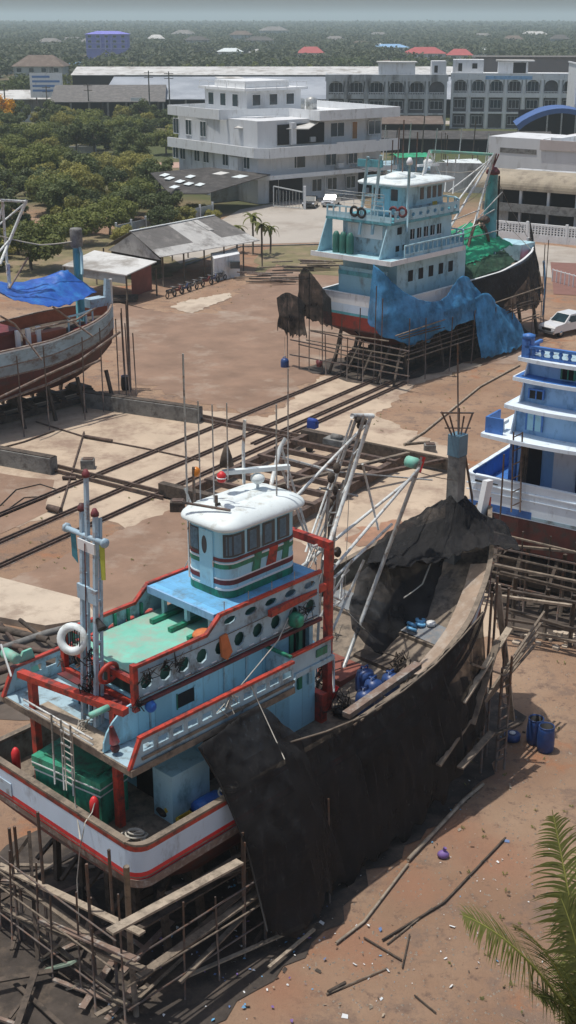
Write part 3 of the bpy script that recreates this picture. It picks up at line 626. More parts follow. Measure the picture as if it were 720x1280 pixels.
for x,w_ in ((13.0,2.6),(20.3,2.4)): window(t,0,(x,1.2,8.6),(1,0,0),(0,0,1),w_,2.0,(0,-1,0))
for x in (17.2,): window(t,0,(x,1.3,8.1),(1,0,0),(0,0,1),1.0,2.5,(0,-1,0),winwood,'door',mull=0)
for x in (9.5,12.4,16): window(t,0,(x,1.05,1.0),(1,0,0),(0,0,1),1.8,1.8,(0,-1,0))
for y in (3.0,8.4,13.5,16,20,22): window(t,0,(-.2,y+1.6,4.7),(0,-1,0),(0,0,1),1.5,1.7,(-1,0,0))
for y in (14,18,21.5): window(t,0,(-.2,y+1.8,8.4),(0,-1,0),(0,0,1),1.6,2.2,(-1,0,0))
# dark recesses: balcony opening, ground floor bays
box('opening',dark,t,(3,.75,8.0),(11.5,.78,10.8)); box('opening',dark,t,(18.6,.75+.5,.1),(22.6,1.3,3.4)); box('opening',dark,t,(1.5,.7,.1),(7.5,.73,3.2))
bar('column',skin_wall,t,(5.5,.5,8),(5.5,.5,11),.8); bar('column',white,t,(23,.2,0),(23,.2,3.6),.4)
one('balcony_awning',roofgl,t,lambda b:b.slabv([(-1.2,5.5,10.2),(7,-1.3,10.1),(10.5,.5,10.9),(3,7.5,11)],(0,0,.1)))
one('balcony_block',white,t,lambda b:(b.box((12.2-.2,-1.62,6.4),(19.5,-1.45,8.1)),b.box((20.2,-1.63,8.0-1.6),(LX+.9,-1.45,8.1)),b.box((18,.9,4.1),(19,1.3,7))))
one('stair_box',white,t,lambda b:(b.box((-1.0,5,3.6),(-.25,7.2,6.2)),))
one('air_conditioner',white,t,lambda b:b.box((13.9,.3,4.2),(15,.95,4.9)))
mat('recess_dim',(.10,.10,.105),.85,.3,.5)
for i,(x,y,z) in enumerate(((8.6,.5,8.2),(19.0,.6,.2),(20.6,.8,4.4))): box('air_conditioner',skin_grey,t,(x,y-.35,z),(x+.9,y,z+.7))
for x in (3.1,11.6,15.4): tube('downpipe',skin_grey,t,[(x,.72,.1),(x,.72,3.4)],.07,5)
for y in (7.2,12.3,18.4): tube('downpipe',skin_grey,t,[(-.28,y,4.0),(-.28,y,6.4)],.07,5)
one('roof_tank',steel,t,lambda b:(b.lathe((17,14,11.61),[(.9,0),(.9,1.6),(.2,1.9)],12),b.lathe((19.4,14,11.61),[(.9,0),(.9,1.6),(.2,1.9)],12)))
one('terrace_furniture',woodd,t,lambda b:[b.box((3+k*1.2,-.4,6.72),(3.6+k*1.2,.1,7.5+.2*(k%2))) for k in range(6)])
# --- arcade row buildings ---
def rowblock(name,lab,O,rz,L_,H_,D,floors,bays,mw,arch=True,mk=None):
    t=thing(name,lab,'building',(O[0],O[1],0),rz); one('wall',mw,t,lambda b:(b.box((0,0.6,0),(L_,D,H_)),))
    one('parapet',mk or mw,t,lambda b:(b.box((-.2,0,H_-1.2),(L_+.2,.58,H_+.3)),b.box((-.2,.58,H_+.003),(0.1,D,H_+.3)),b.box((L_-.1,.58,H_+.003),(L_+.2,D,H_+.3))))
    bw=L_/bays
    for i in range(bays+1): bar('pier',mw,t,(min(max(i*bw,.35),L_-.35),.3,0),(min(max(i*bw,.35),L_-.35),.3,H_-1.2),.7,.58)
    fh=(H_-1.2)/floors
    for f in range(floors):
        if f: one('floor_band',mw,t,lambda b:b.box((0,.02,f*fh-.25),(L_,.58,f*fh+ (.75 if f==floors-1 and arch else .15))))
        for i in range(bays):
            x0=i*bw+.6; w_=bw-1.2
            top=(f==floors-1 and arch)
            box('recess',MATS['recess_dim'],t,(x0-.05,.57,f*fh+.2),(x0+w_+.05,.595,(f+1)*fh-.05))  # thin dark panel: the shade of the bay put into its colour
            if top:
                N=8; c=Vector((x0+w_/2,0,(f+1)*fh-w_/2*.8)); b=M().use(mw)
                for k in range(N):
                    a0=math.pi*k/N; a1=math.pi*(k+1)/N
                    p=[(c.x+math.cos(a)*w_/2,.05,min(c.z+math.sin(a)*w_/2*.8,(f+1)*fh)) for a in (a0,a1)]
                    b.slabv([p[0],p[1],(p[1][0],.05,(f+1)*fh+.01),(p[0][0],.05,(f+1)*fh+.01)],(0,.5,0))
                b.build('arch',t); one('balustrade',white,t,lambda b:[b.bar((x0+j*w_/9,.15,f*fh+.7),(x0+j*w_/9,.15,f*fh+1.1),.1) for j in range(10)]+[b.bar((x0,.15,f*fh+1.15),(x0+w_,.15,f*fh+1.15),.12)])
            if (i*7+f*3)%9==5: continue
            window(t,0,(x0+w_*.08,.6,f*fh+(1.0 if not top else 1.15)),(1,0,0),(0,0,1),w_*.84,fh*.52 if not top else fh*.6,(0,-1,0),mull=2,fm=skin_wall)
    return t
tb=rowblock('apartment_block','stained grey block with four arched bays at its upper left and plain paired windows',(9.0,318),-2,28.5,12.2,14,3,6,skin_grey)
tb2=rowblock('apartment_block','long white three storey row with arched top balconies',(39,322),-7,30,12.4,14,3,7,white)
tb3=rowblock('apartment_block','tall white building with blue upper arches at the right edge',(63.5,297),-4,22,15.4,14,4,4,white)
for X,Y,Z,sx,sy,sz,lab in ((19,322,12.5,7,5,3.2,'left'),(33,324,12.5,9,5,3.4,''),(47,326,12.5,10,6,3.0,''),):
    pass
one('roof_hut',skin_wall,tb,lambda b:(b.box((12.5,3,12.2),(21.0,9,15.0)),b.use(roofgl),b.box((12.0,2.5,15.0),(21.5,9.5,15.25))))
one('roof_hut',skin_wall,tb,lambda b:(b.box((25,4,12.2),(28.4,9,15.4)),b.use(dark),b.box((25.6,3.95,12.8),(26.4,4,14.4))))
one('roof_hut',skin_wall,tb2,lambda b:(b.box((.2,3,12.4),(7.5,9,15.6)),b.use(dark),b.box((1.5,2.95,13),(2.4,3,14.8)),b.box((4.8,2.95,13.6),(6,3,14.8))))
one('roof_hut',skin_wall,tb2,lambda b:(b.box((11,3,12.4),(18,9,15.2)),b.use(roofgl),b.box((10.5,2.5,15.2),(19.5,9.5,15.5)),b.use(dark),b.box((14.5,2.95,12.6),(17.5,3,15))))
one('blue_band',dblue,tb2,lambda b:b.box((8,-.03,11.3),(19,-.005,12.1)))
one('blue_front',bblue,tb3,lambda b:(b.box((.5,-.05,7.4),(9.5,-.01,9.0)),b.use(teal),b.box((.5,-.04,4.2),(9.5,-.01,7.3))))
# grey wall building behind
t=thing('warehouse','plain grey brown hall rising behind the white arched row','building',(70,345,0),-3)
one('wall',mat('hall_wall',(.22,.20,.19),.8,.1,.2),t,lambda b:b.box((-22,0,0),(14,12,15.4))); one('roof',roofgr,t,lambda b:b.box((-22.3,-.3,15.4),(14.3,12.3,15.7)))
# --- long warehouses ---
def hall(name,lab,x0,x1,y0,z0,y1,z1,mr,mw,rz=0,posts=0,back=None):
    t=thing(name,lab,'building',((x0+x1)/2,y0,0),rz); L_=(x1-x0)/2; D=y1-y0
    one('roof',mr,t,lambda b:(b.slabv([(-L_,-1,z0),(L_,-1,z0),(L_,D,z1),(-L_,D,z1)],(0,0,.18)),b.slabv([(-L_,2*D+1,z0),(-L_,D,z1),(L_,D,z1),(L_,2*D+1,z0)],(0,0,.18))))
    one('wall',mw,t,lambda b:(b.slabv([(-L_+.4,.5 if not posts else D*.5,0),(-L_+.4,2*D,0),(-L_+.4,2*D,z0),(-L_+.4,D,z1-.1),(-L_+.4,.5 if not posts else D*.5,z0 if not posts else (z0+z1)/2)],(2*L_-.8,0,0))))
    for i in range(posts): x=-L_+.6+i*(2*L_-1.2)/(posts-1); bar('post',concm,t,(x,-.5,0),(x,-.5,z0+.05),.5)
    return t
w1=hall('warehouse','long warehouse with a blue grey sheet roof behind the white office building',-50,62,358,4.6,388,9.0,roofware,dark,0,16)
one('roof_light_strip',roofgl,w1,lambda b:(b.slabv([(-26,26.8,8.72),(-18,26.8,8.72),(-20,29.7,9.14),(-27,29.7,9.14)],(0,0,.08)),))
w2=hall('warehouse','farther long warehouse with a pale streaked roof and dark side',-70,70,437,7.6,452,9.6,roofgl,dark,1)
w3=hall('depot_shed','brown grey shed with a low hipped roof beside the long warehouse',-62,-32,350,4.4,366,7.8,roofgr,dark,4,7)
one('gable_sign',white,w3,lambda b:b.box((6,-1.3,4.7),(9,-1.2,5.6)))
w4=hall('depot_shed','low pale roofed shed at the left behind the billboard',-92,-63,372,3.8,384,5.6,roofgl,skin_grey,3,6)
# walls & fence segments left of the road
def wall(lab,p,q,h,w,m,name='wall_fence',cat='wall'):
    b=M().use(m); b.bar((p[0],p[1],h/2),(q[0],q[1],h/2),w,h); L_=Vector(p).xy-Vector(q).xy; n=max(2,int(L_.length/3.0)); b.use(white)
    for i in range(n+1): c=Vector((p[0],p[1],0)).lerp(Vector((q[0],q[1],0)),i/n); b.bar(c,c+Vector((0,0,h+.35)),.25)
    return tag(b.build(name),lab,cat)
wall('grey yard wall along the far road at the left edge',(-100,340),(-58,344),2.4,.3,skin_grey)
a=G(146,302,0); c=G(266,274,0); wall('pale zinc sheet fence with posts behind the gable shed',(a.x,a.y),(c.x,c.y),1.9,.12,zinc,'zinc_fence','fence')
wall('low white rail wall at the far side of the thicket',(-52,262),(-38,262),1.3,.3,white)
# billboard
t=thing('billboard','white billboard with faded blue lettering on two posts above the thicket','billboard',G(81,143,0),0)
P0=G(81,143,0); s_=P0.y*.933+9; s_=s_/1600
one('panel',white,t,lambda b:b.box((-41*s_+0,0,17.5*s_*1.06+.3),(-.5*s_,.35,46*s_*1.06)))
one('post',pole,t,lambda b:(b.bar((-34*s_,.2,0),(-34*s_,.2,5),.3),)); one('post',pole,t,lambda b:(b.bar((-8*s_,.2,0),(-8*s_,.2,5),.3),))
one('lettering',mat('sign_blue',(.12,.25,.5),.6,.1),t,lambda b:[b.box((-38*s_,-.03,z),(-38*s_+l_*s_,-.005,z+.55)) for z,l_ in ((9.6,22),(8.4,34),(7.2,30),(6.0,34))])
# utility poles and wires
for k,(u,v,h) in enumerate([(188,158,13),(213,160,13),(112,150,9),(60,146,8),(8,150,9)]):
    p=G(u,v,0); b=M().use(concm); b.tube([p,p+Vector((0,0,h))],.22,6,.14); b.use(woodd)
    for z in (h-.5,h-1.6): b.bar(p+Vector((-1.1,0,z)),p+Vector((1.1,0,z)),.14)
    tag(b.build('utility_pole'),['utility pole just left of the dark trees beyond the thicket','utility pole right of its twin beyond the thicket','utility pole by the billboard','utility pole left of the billboard','utility pole at the left edge by the far road'][k],'pole','utility poles along the far road')
# --- dark roofed building with skylights ---
def quadroof(name,t,m,pts,th=.12): return one(name,m,t,lambda b:b.slabv(pts,(0,0,th)))
q=[G(190,222,4.6),G(258,211,4.9),G(336,220,4.2),G(262,243,3.4),G(202,241,3.4)]
O=G(262,252,0); t=thing('workshop','dark roofed workshop with pale skylight patches before the white office building','building',O,0)
loc=lambda p:Vector(p)-O
quadroof('roof',t,roofdk,[loc(p) for p in (G(188,217,4.8),G(262,210,5.0),G(338,219,4.2),G(258,243,3.2),G(212,243,3.0))])
A_=[(G(u,v,0)) for u,v in ((264,254),(322,248),(330,240),(262,238))]
one('wall',zinc,t,lambda b:b.prism([((p-O).x,(p-O).y) for p in A_],0,3.1)); box('opening',dark,t,(0.2,-.3,.1),(.6,.6,2.6))
for i,(u,v) in enumerate([(212,224),(225,228),(218,235),(236,231),(250,232),(238,222),(276,218),(300,222),(206,220)]):
    w_=(1.6 if i in (6,7) else 1.0); 
    def zr(u,v): return 4.0
    # patch lying on the roof plane: intersect the ray with that plane
    p0,p1,p2=G(188,217,4.8),G(338,219,4.2),G(258,243,3.2); nn=(p1-p0).cross(p2-p0).normalized(); 
    def hit(u,v):
        d=ray(u,v); c0=Vector((0,0,CH)); tt=(p0-c0).dot(nn)/d.dot(nn); return c0+d*tt+Vector((0,0,.16))-O
    one('skylight',whiteroof if i!=6 else roofgl,t,lambda b:b.slabv([hit(u-7*w_,v+1),hit(u,v-2),hit(u+7*w_,v-.5),hit(u,v+2.3)],(0,0,.03)))
# --- gable shed with motorbikes ---
O=G(202,372,0); t=thing('open_shed','long open shed with a gabled roof of grey and white sheets over parked motorbikes','shed',O,0); loc=lambda p:Vector(p)-O
e0=G(200,322,3.0); e1=G(325,301,3.0)   # near eave
r0=G(163,290,5.0); r1=G(268,270,5.0)   # ridge
bk=(r0-e0)*1.0; f0=r0+Vector((bk.x,bk.y,-2)); f1=r1+Vector((bk.x,bk.y,-2))
def lerp2(a,b_,f): return a.lerp(b_,f)
def panel(nm,m,f0_,f1_,g0,g1,dz=0):
    p=[e0.lerp(e1,f0_),e0.lerp(e1,f1_),r0.lerp(r1,f1_),r0.lerp(r1,f0_)]; a_=[p[0].lerp(p[3],g0),p[1].lerp(p[2],g0),p[1].lerp(p[2],g1),p[0].lerp(p[3],g1)]
    one(nm,m,t,lambda b:b.slabv([loc(x)+Vector((0,0,dz)) for x in a_],(0,0,.06)))
panel('roof_sheet',roofwh,0,1,0,.28); panel('roof_sheet',roofgr,0,.42,.28,1); panel('roof_sheet',roofwh,.42,.72,.28,1); panel('roof_sheet',roofgr,.72,1,.28,1)
panel('roof_patch',roofwh,.70,.76,.55,.95,.07)
one('roof_back',roofgr,t,lambda b:b.slabv([loc(r0),loc(r1),loc(f1),loc(f0)],(0,0,.06)))
one('gable_wall',roofwh,t,lambda b:b.slabv([loc(e0)+Vector((0,.3,-.3)),loc(r0)+Vector((.2,0,-.1)),loc(f0)+Vector((.4,-.3,-.3))],(.05,.05,0)))
one('ridge_cap',steelw,t,lambda b:b.bar(loc(r0)+Vector((0,0,.09)),loc(r1)+Vector((0,0,.09)),.3,.08))
for k in range(6):
    f=k/5; p=loc(e0.lerp(e1,f))+Vector((.2,.5,0)); tube('post',bark,t,[(p.x,p.y,0),(p.x,p.y,2.95)],.09); 
    p=loc(f0.lerp(f1,f))+Vector((.0,-.4,0)); tube('post',bark,t,[(p.x,p.y,0),(p.x,p.y,2.95)],.09)
one('back_wall',mat('dim_board_wall',(.12,.09,.07),.9,.2,2),t,lambda b:b.slabv([(*loc(f0.lerp(f1,.08)).xy,0),(*loc(f0.lerp(f1,.65)).xy,0),(*loc(f0.lerp(f1,.65)).xy,2.6),(*loc(f0.lerp(f1,.08)).xy,2.6)],(.1,.1,0)))
one('small_office',white,t,lambda b:(b.prism([(p.x,p.y) for p in [loc(G(*q_,0)) for q_ in ((268,352),(300,345),(296,338),(264,344))]],0,2.3)))
box('window',glass,t,*(lambda p:((p.x,p.y-.1,1.1),(p.x+1,p.y+.5,1.8)))(loc(G(288,349,0))))
# lean-to
O2=G(150,380,0); t=thing('lean_to_shed','low lean-to with a pale flat sheet roof behind the blue tarpaulin boat','shed',O2,0)
rp=[G(78,333,2.7),G(158,345,2.7),G(196,328,3.2),G(118,314,3.3)]
one('roof',roofgl,t,lambda b:b.slabv([p-O2 for p in rp],(0,0,.1)))
one('fascia',zinc,t,lambda b:b.slabv([rp[0]-O2+Vector((0,.1,-.75)),rp[1]-O2+Vector((-.1,.1,-.75)),rp[1]-O2+Vector((-.1,.1,-.01)),rp[0]-O2+Vector((0,.1,-.01))],(0,.06,0)))
for p in rp: tube('post',bark,t,[((p-O2).x*.97,(p-O2).y*.97,0),((p-O2).x*.97,(p-O2).y*.97,2.7)],.09)
one('inner_wall',redsheet,t,lambda b:b.slabv([(*(G(165,372,0)-O2).xy,0),(*(G(190,362,0)-O2).xy,0),(*(G(190,362,0)-O2).xy,2.4),(*(G(165,372,0)-O2).xy,2.4)],(0,.1,0)))
one('stored_timber',woodd,t,lambda b:[b.bar(Vector((-3+i*.1,-.2+i*.25,.2+.1*(i%3))),Vector((1.5,.8+i*.25,.2+.1*(i%3))),.2) for i in range(6)])
# --- gate by the office building ---
t=thing('steel_gate','white framed steel gate with upright bars on the road before the office building','gate',G(378,262,0),0); g0=G(342,259,0)-G(378,262,0)
one('frame',steelw,t,lambda b:(b.bar(g0+Vector((0,0,.2)),(0,0,.2),.12),b.bar(g0+Vector((0,0,2.9)),(0,0,2.4),.14),b.bar(g0,g0+Vector((0,0,2.9)),.14)))
for k in range(1,9): p=g0*(1-k/9); bar('bar',steel,t,p+Vector((0,0,.2)),p+Vector((0,0,2.4)),.07)
bar('gate_post',white,t,(0.3,0,0),(0.3,0,3.2),.35)
# --- far houses ---
def house(lab,x,y,w_,d,h,hr,mw,mr,rz=0,wins=0,fl=1,name='house'):
    t=thing(name,lab,'house',(x,y,0),rz); one('wall',mw,t,lambda b:b.box((-w_/2,0,0),(w_/2,d,h)))
    one('roof',mr,t,lambda b:b.add([(-w_/2-.8,-.8,h+.01),(w_/2+.8,-.8,h+.01),(w_/2+.8,d+.8,h+.01),(-w_/2-.8,d+.8,h+.01),(-w_/4,d/2,h+hr),(w_/4,d/2,h+hr)],[(0,1,5,4),(1,2,5),(2,3,4,5),(3,0,4),(3,2,1,0)]))
    for f in range(fl):
        for i in range(wins): window(t,0,(-w_/2+w_*(i+.25)/max(1,wins),0,h-(f+1)*3.0+.9),(1,0,0),(0,0,1),w_/max(1,wins)*.4,1.6,(0,-1,0),mull=0)
    return t
hp=house('three storey violet house with a violet roof far off among the trees',-113,850,26,12,15.4,1.8,purple,purple,0,5,3)
one('trim',purple2,hp,lambda b:[b.box((-13.2,-.3,z),(13.2,-.02,z+.5)) for z in (6.8,10.0,15.0-.3)]); one('porch',purple2,hp,lambda b:[b.box((x,-1.6,6),(x+.5,-.35,13.5)) for x in (-4,-1,2.6)])
house('brown roofed house with pale walls in the middle distance at left',-96,520,19,14,7.5,4.0,skin_grey,roofbr,0,4,2)
house('wide low house with a crimson roof far off at right of centre',82,810,24,10,5,3.6,skin_wall,roofrd,2,4,1)
house('second crimson roofed house just right of the wide one',100,790,14,9,4.6,3.4,skin_wall,roofrd,-4,2,1)
house('small crimson roofed house above the grey apartment block',14,840,16,9,4.6,3.6,skin_wall,roofrd,0,3,1)
house('small house with a brown roof beyond the arched row',48,640,14,8,4.0,2.2,skin_grey,roofbr,0,2,1)
house('low white shed roof next to the violet house',-66*1.35,640,14,8,3.6,1.4,whiteroof,whiteroof,12,2,1,'shed')
house('second low white shed roof left of the violet house',-104,660,14,8,3.6,1.2,white,dblue,-10,2,1,'shed')
house('low pale roofed house in a clearing near the middle of the wood',-38,900,16,8,4,2.2,white,whiteroof,6,2,1)
house('small grey roofed house in the clearing beside the pale one',-16,880,18,8,4,2.0,skin_grey,roofgl,0,2,1)
house('brown shed at the left edge of the wood',-138,640,12,8,4,2.4,skin_grey,roofbr,0,2,1)
house('pale blue roofed hall among the trees above the crimson houses',74,980,26,12,5,2.2,white,dblue,0,2,1)
house('white gabled hut at the far right of the wood',128,900,12,8,5,2,white,whiteroof,0,2,1)
house('grey hut beside the belt of trees at right',110,650,14,8,4.4,2.2,skin_grey,roofgl,0,2,1)
house('little white hut among trees right of centre',66,1000,8,7,5,2.4,white,whiteroof,0,1,1)
rnd=random.Random(61)
for i,(u,v) in enumerate([(60,66),(88,60),(112,64),(196,60),(226,52),(250,66),(300,58),(325,64),(415,60),(448,66),(470,52),(600,54),(640,60),(668,52),(700,62),(30,72),(345,50)]):
    p=G(u,v,0); k=max(1,p.y/800); h_=house('tiny roof showing among the distant trees',p.x,p.y,rnd.uniform(9,18)*k,8*k,5.5+rnd.random()*3*k,2.2*k,skin_grey,rnd.choice([roofgl,roofgr,roofgr,roofbr,roofbr,roofdk]),rnd.uniform(-30,30),0,1,'distant_house'); h_['group']='small roofs scattered in the far wood'
# --- right hand buildings ---
O=Vector((36.5,192,0)); t=thing('block_building','tall blank white walled building behind the teal boat with a slatted vent','building',O,-38)
one('wall',skin_wall,t,lambda b:b.box((-8.5,0,0),(1.5,9,8.6))); one('wall',white,t,lambda b:b.box((1.5,.3,0),(3.2,9,8.9)))
one('vent',concm,t,lambda b:b.box((-6.5,-.05,6.4),(-.5,-.01,7.1)))
O=G(545,240,0); t=thing('long_wall','long dim white wall stepping down behind the teal boat rigging','wall',O,-12)
one('wall',skin_grey,t,lambda b:(b.box((-1,0,0),(11,.4,4.4)),b.use(skin_wall),b.box((11,0.1,0),(13,.5,5.6))))
# building with tan awning and lattice wall
O=G(650,300,0); t=thing('market_building','two storey building with a curved tan awning and a lattice block wall','building',O,-34)
one('wall',skin_grey,t,lambda b:(b.box((-6,3,0),(22,12,3.2)),b.box((-6,5.5,3.2),(22,12,7.0))))
N=10; 
def awn(b):
    rows=[]
    for k in range(N+1):
        a=math.pi*.5*k/N; rows.append([(x,5.4-3.4*math.sin(a)*1.0,5.9+1.7*math.cos(a)) for x in (-7.5,0,8,16,23)])
    b.grid(rows,False); b.box((-7.5,1.9,5.55),(23,2.1,5.9))
one('awning',tanroof,t,awn)
one('awning_end',roofgl,t,lambda b:b.slabv([(-7.5,5.4,5.9)]+[(-7.5,5.4-3.4*math.sin(math.pi*.5*k/6),5.9+1.7*math.cos(math.pi*.5*k/6)) for k in range(7)],(.1,0,0)))
box('opening',dark,t,(-5,5.3,3.5),(21,5.48,5.9)); box('opening',dark,t,(-3,2.8,.6),(21,2.98,2.9))
for k in range(8): bar('column',skin_wall,t,(-5+k*3.6,2.6,0),(-5+k*3.6,2.6,5.6),.3)
one('balcony',concm,t,lambda b:(b.box((-6,1.6,3.0),(22,5.5,3.25)),b.box((-6,1.6,3.25),(22,1.7,4.0))))
def lattice(b):
    for seg in range(5):
        x0=-4+seg*5
        b.box((x0,-.12,0),(x0+4.7,.12,.9)); b.box((x0,-.12,1.85),(x0+4.7,.12,2.1))
        for j in range(12): b.box((x0+j*.4,-.1,.9),(x0+j*.4+.18,.1,1.85))
        for j in range(3): b.box((x0,-.09,1.1+j*.28),(x0+4.7,.09,1.2+j*.28))
        b.box((x0+4.7,-.15,0),(x0+5,.15,2.3))
one('lattice_wall',white,t,lattice); box('lattice_backing',dark,t,(-4,.5,0),(21,.55,1.9))
O=Vector((44,186,0)); t=thing('flat_roof_building','low pale building with a parapeted flat roof above the tan awning','building',O,-34)
one('wall',skin_wall,t,lambda b:b.box((-9,0,0),(16,14,7.2))); one('parapet',mat('rosy_parapet',(.50,.45,.43),.8,.08,.5),t,lambda b:(b.box((-9.2,-.2,7.2),(16.2,0,8.6)),b.box((-9.2,0,7.2),(-9,14,8.6)),b.box((-9,13.8,7.2),(16,14,8.6)),b.box((2,0,7.21),(2.2,13.8,8.4))))
# blue arched canopy
O=G(700,178,0); t=thing('arched_canopy','blue arched canopy roof over a dark hall at the right edge','canopy',O,-6)
def arc(b):
    rows=[]
    for y in (0,12): rows.append([(-9.5+19*k/14,y,3.4+3.6*math.sin(math.pi*k/14)**.8) for k in range(15)])
    b.grid(rows); rows=[[(p[0],-.05,p[2]) for p in rows[0]],[(p[0]*.93,-.05,p[2]-1.0) for p in rows[0]]]; b.grid(rows,False)
one('roof',mat('canopy_blue',(.06,.13,.33),.6,.15,.5),t,arc); 
for x in (-9,-3,0,3,9): bar('post',steel,t,(x,0.3,0),(x,.3,3.6 if abs(x)>8 else 6.2),.3)
box('dark_hall',dark,t,(-8.5,11,0),(9,11.5,6))
# dark open sheds and quay roofs between office and canopy
t=hall('quay_shed','low dark quay shed running behind the masts in front of the arched rows',13,52,262,2.6,268,3.6,roofdk,dark,-6)
t=hall('quay_shed','low rusty roofed shed in front of the stained grey block',12,34,292,3.2,298,4.4,roofbr,dark,-3)
t=hall('quay_shed','flat grey roof between the white block building and the blue canopy',40,70,222,3.2,236,4.4,roofgr,skin_grey,-20)
# --- vehicles ---
def car(name,lab,cat,x,y,rz,m,pick=False,L_=4.4,W_=1.75,H_=1.5,gh=.25):
    t=thing(name,lab,cat,(x,y,0),rz); hw=W_/2
    if pick: prof=[(2.6,.45),(2.62,.85),(2.45,1.0),(1.35,1.12),(.55,1.75),(-.9,1.80),(-1.25,1.15),(-2.55,1.12),(-2.6,.5)]
    else: prof=[(L_/2,.4),(L_/2,.75),(L_/2-.25,.88),(.95,.98),(.3,H_),(-1.1,H_),(-1.75,1.02),(-L_/2+.05,.95),(-L_/2,.45)]
    n=len(prof); vs=[];levels=[(-hw*.93,0),(-hw,.0),(hw,.0),(hw*.93,0)]
    b=M().use(m)
    def ws(x,z): return hw*(1 if z<1.05 else 1-.16*(z-1.05)/.7)
    for sgn in (-1,1):
        for px_,pz in prof: vs.append((px_,sgn*ws(px_,pz),pz))
    b.add(vs,[tuple(range(n-1,-1,-1)),tuple(range(n,2*n))]+[(i,(i+1)%n,n+(i+1)%n,n+i) for i in range(n)])
    if pick: b.box((-2.58,-hw+.02,.9),(-1.4,-hw+.12,1.17))
    body=b.build('body',t)
    iw,ir=(3,4); A,B_=Vector((prof[3][0],0,prof[3][1])),Vector((prof[4][0],0,prof[4][1])); nrm=Vector((B_.z-A.z,0,-(B_.x-A.x))).normalized()*.012
    w0=ws(0,A.z)*.86; w1=ws(0,B_.z)*.88
    a0=A.lerp(B_,.08)+nrm; b0=A.lerp(B_,.93)+nrm
    one('windscreen',glass,t,lambda b:b.slabv([(a0.x,-w0,a0.z),(a0.x,w0,a0.z),(b0.x,w1,b0.z),(b0.x,-w1,b0.z)],nrm))
    C_,D_=Vector((prof[5][0],0,prof[5][1])),Vector((prof[6][0],0,prof[6][1])); n2=Vector((-1,0,.4)).normalized()*.012; c0=C_.lerp(D_,.1)+n2; d0=C_.lerp(D_,.85)+n2
    one('rear_window',glass,t,lambda b:b.slabv([(c0.x,-w1,c0.z),(c0.x,w1,c0.z),(d0.x,w0,d0.z),(d0.x,-w0,d0.z)],n2))
    zt=prof[4][1]-.12; zb=1.12
    for sg in (-1,1):
        x0,x1=prof[4][0]+.05,prof[5][0]; mid=(x0+x1)/2
        for f,(xa,xb,xc,xd) in enumerate(((x0+.38,mid+.04,mid+.04,x0-.02),(mid-.04,x1-.18,x1,mid-.04))):
            one('side_window',glass,t,lambda b:b.slabv([(xa,sg*(ws(0,zb)+.004),zb),(xb,sg*(ws(0,zb)+.004),zb),(xc,sg*(ws(0,zt)+.004),zt),(xd,sg*(ws(0,zt)+.004),zt)],(0,sg*.012,0)))
        h=one('headlight',lens,t,lambda b:b.slabv([(prof[1][0]-.005,sg*hw*.62,.68),(prof[1][0]-.005,sg*hw*.97,.70),(prof[1][0]-.10,sg*hw*.985,.9),(prof[1][0]-.06,sg*hw*.62,.86)],(.03,0,.01)))
        one('mirror',m,t,lambda b:b.box((x0+.3,sg*(hw+.0),1.08),(x0+.42,sg*(hw+.2),1.25)))
    one('grille',black,t,lambda b:b.box((prof[1][0]-.02,-hw*.55,.6),(prof[1][0]+.03,hw*.55,.8)))
    one('bumper',chrome if pick else m,t,lambda b:b.box((prof[0][0]-.05,-hw*.95,.36),(prof[0][0]+.1,hw*.95,.56)))
    r=.37 if pick else .32
    for x_ in (prof[0][0]-.85,prof[-1][0]+ (.95 if pick else .8)):
        for sg in (-1,1):
            wv=one('wheel',black,t,lambda b:b.lathe((x_,sg*(hw-.12),r),[(.18,-.12),(r,-.1),(r,.1),(.18,.12)],14,'y'))
            one('rim',chrome,wv,lambda b:b.lathe((x_,sg*(hw-.0+.005),r),[(.01,.0),(.2,-.01),(.2,.01),(.01,.02)],10,'y'))
    return t
p=G(703,420,0); car('pickup_truck','white pickup truck parked facing the yard beside the netted teal boat','pickup',p.x+.6,p.y+1.2,218,carw,True)
p=G(388,259,0); car('parked_car','dark hatchback parked beside the gate post','car',p.x,p.y,-100,card,L_=4.0)
p=G(414,258,0); car('parked_car','silver car parked right of the dark hatchback','car',p.x,p.y+.6,-106,cars,L_=4.4,H_=1.6)
p=G(620,404,0)
def motorbike(lab,x,y,rz,m):
    t=thing('motorbike',lab,'motorbike',(x,y,0),rz,'motorbikes parked under the open shed')
    for X in (-.6,.6): one('wheel',black,t,lambda b:b.torus((X,0,.29),.24,.05,(0,1,0),12,6))
    one('body',m,t,lambda b:(b.slabv([(-.75,-.09,.62),(-.3,-.09,.42),(.1,-.09,.4),(.42,-.09,.88),(.3,-.09,.9),(.02,-.09,.6),(-.7,-.09,.76)],(0,.18,0))))
    one('seat',black,t,lambda b:b.box((-.65,-.12,.74),(.02,.12,.83))); one('handlebar',steel,t,lambda b:(b.tube([(.3,-.3,1.0),(.38,0,.98),(.3,.3,1.0)],.025,5),b.tube([(.6,0,.29),(.38,0,.95)],.035,5)))
bm=[card,mat('bike_red',(.12,.02,.02),.4,.1,2),mat('bike_blue',(.03,.05,.12),.4,.1,2),concm]
for i in range(8):
    u=214+i*9.0; v=372-i*3.0; p=G(u,v,0)
    motorbike(['black motorbike at the near end of the row under the shed','red motorbike second from the near end of the row','blue motorbike third from the near end of the row','silver motorbike fourth from the near end of the row','black motorbike fifth from the near end of the row','red motorbike sixth from the near end of the row','blue motorbike second from the far end of the row','silver motorbike at the far end of the row'][i],p.x,p.y,58+random.uniform(-12,12),bm[i%4])
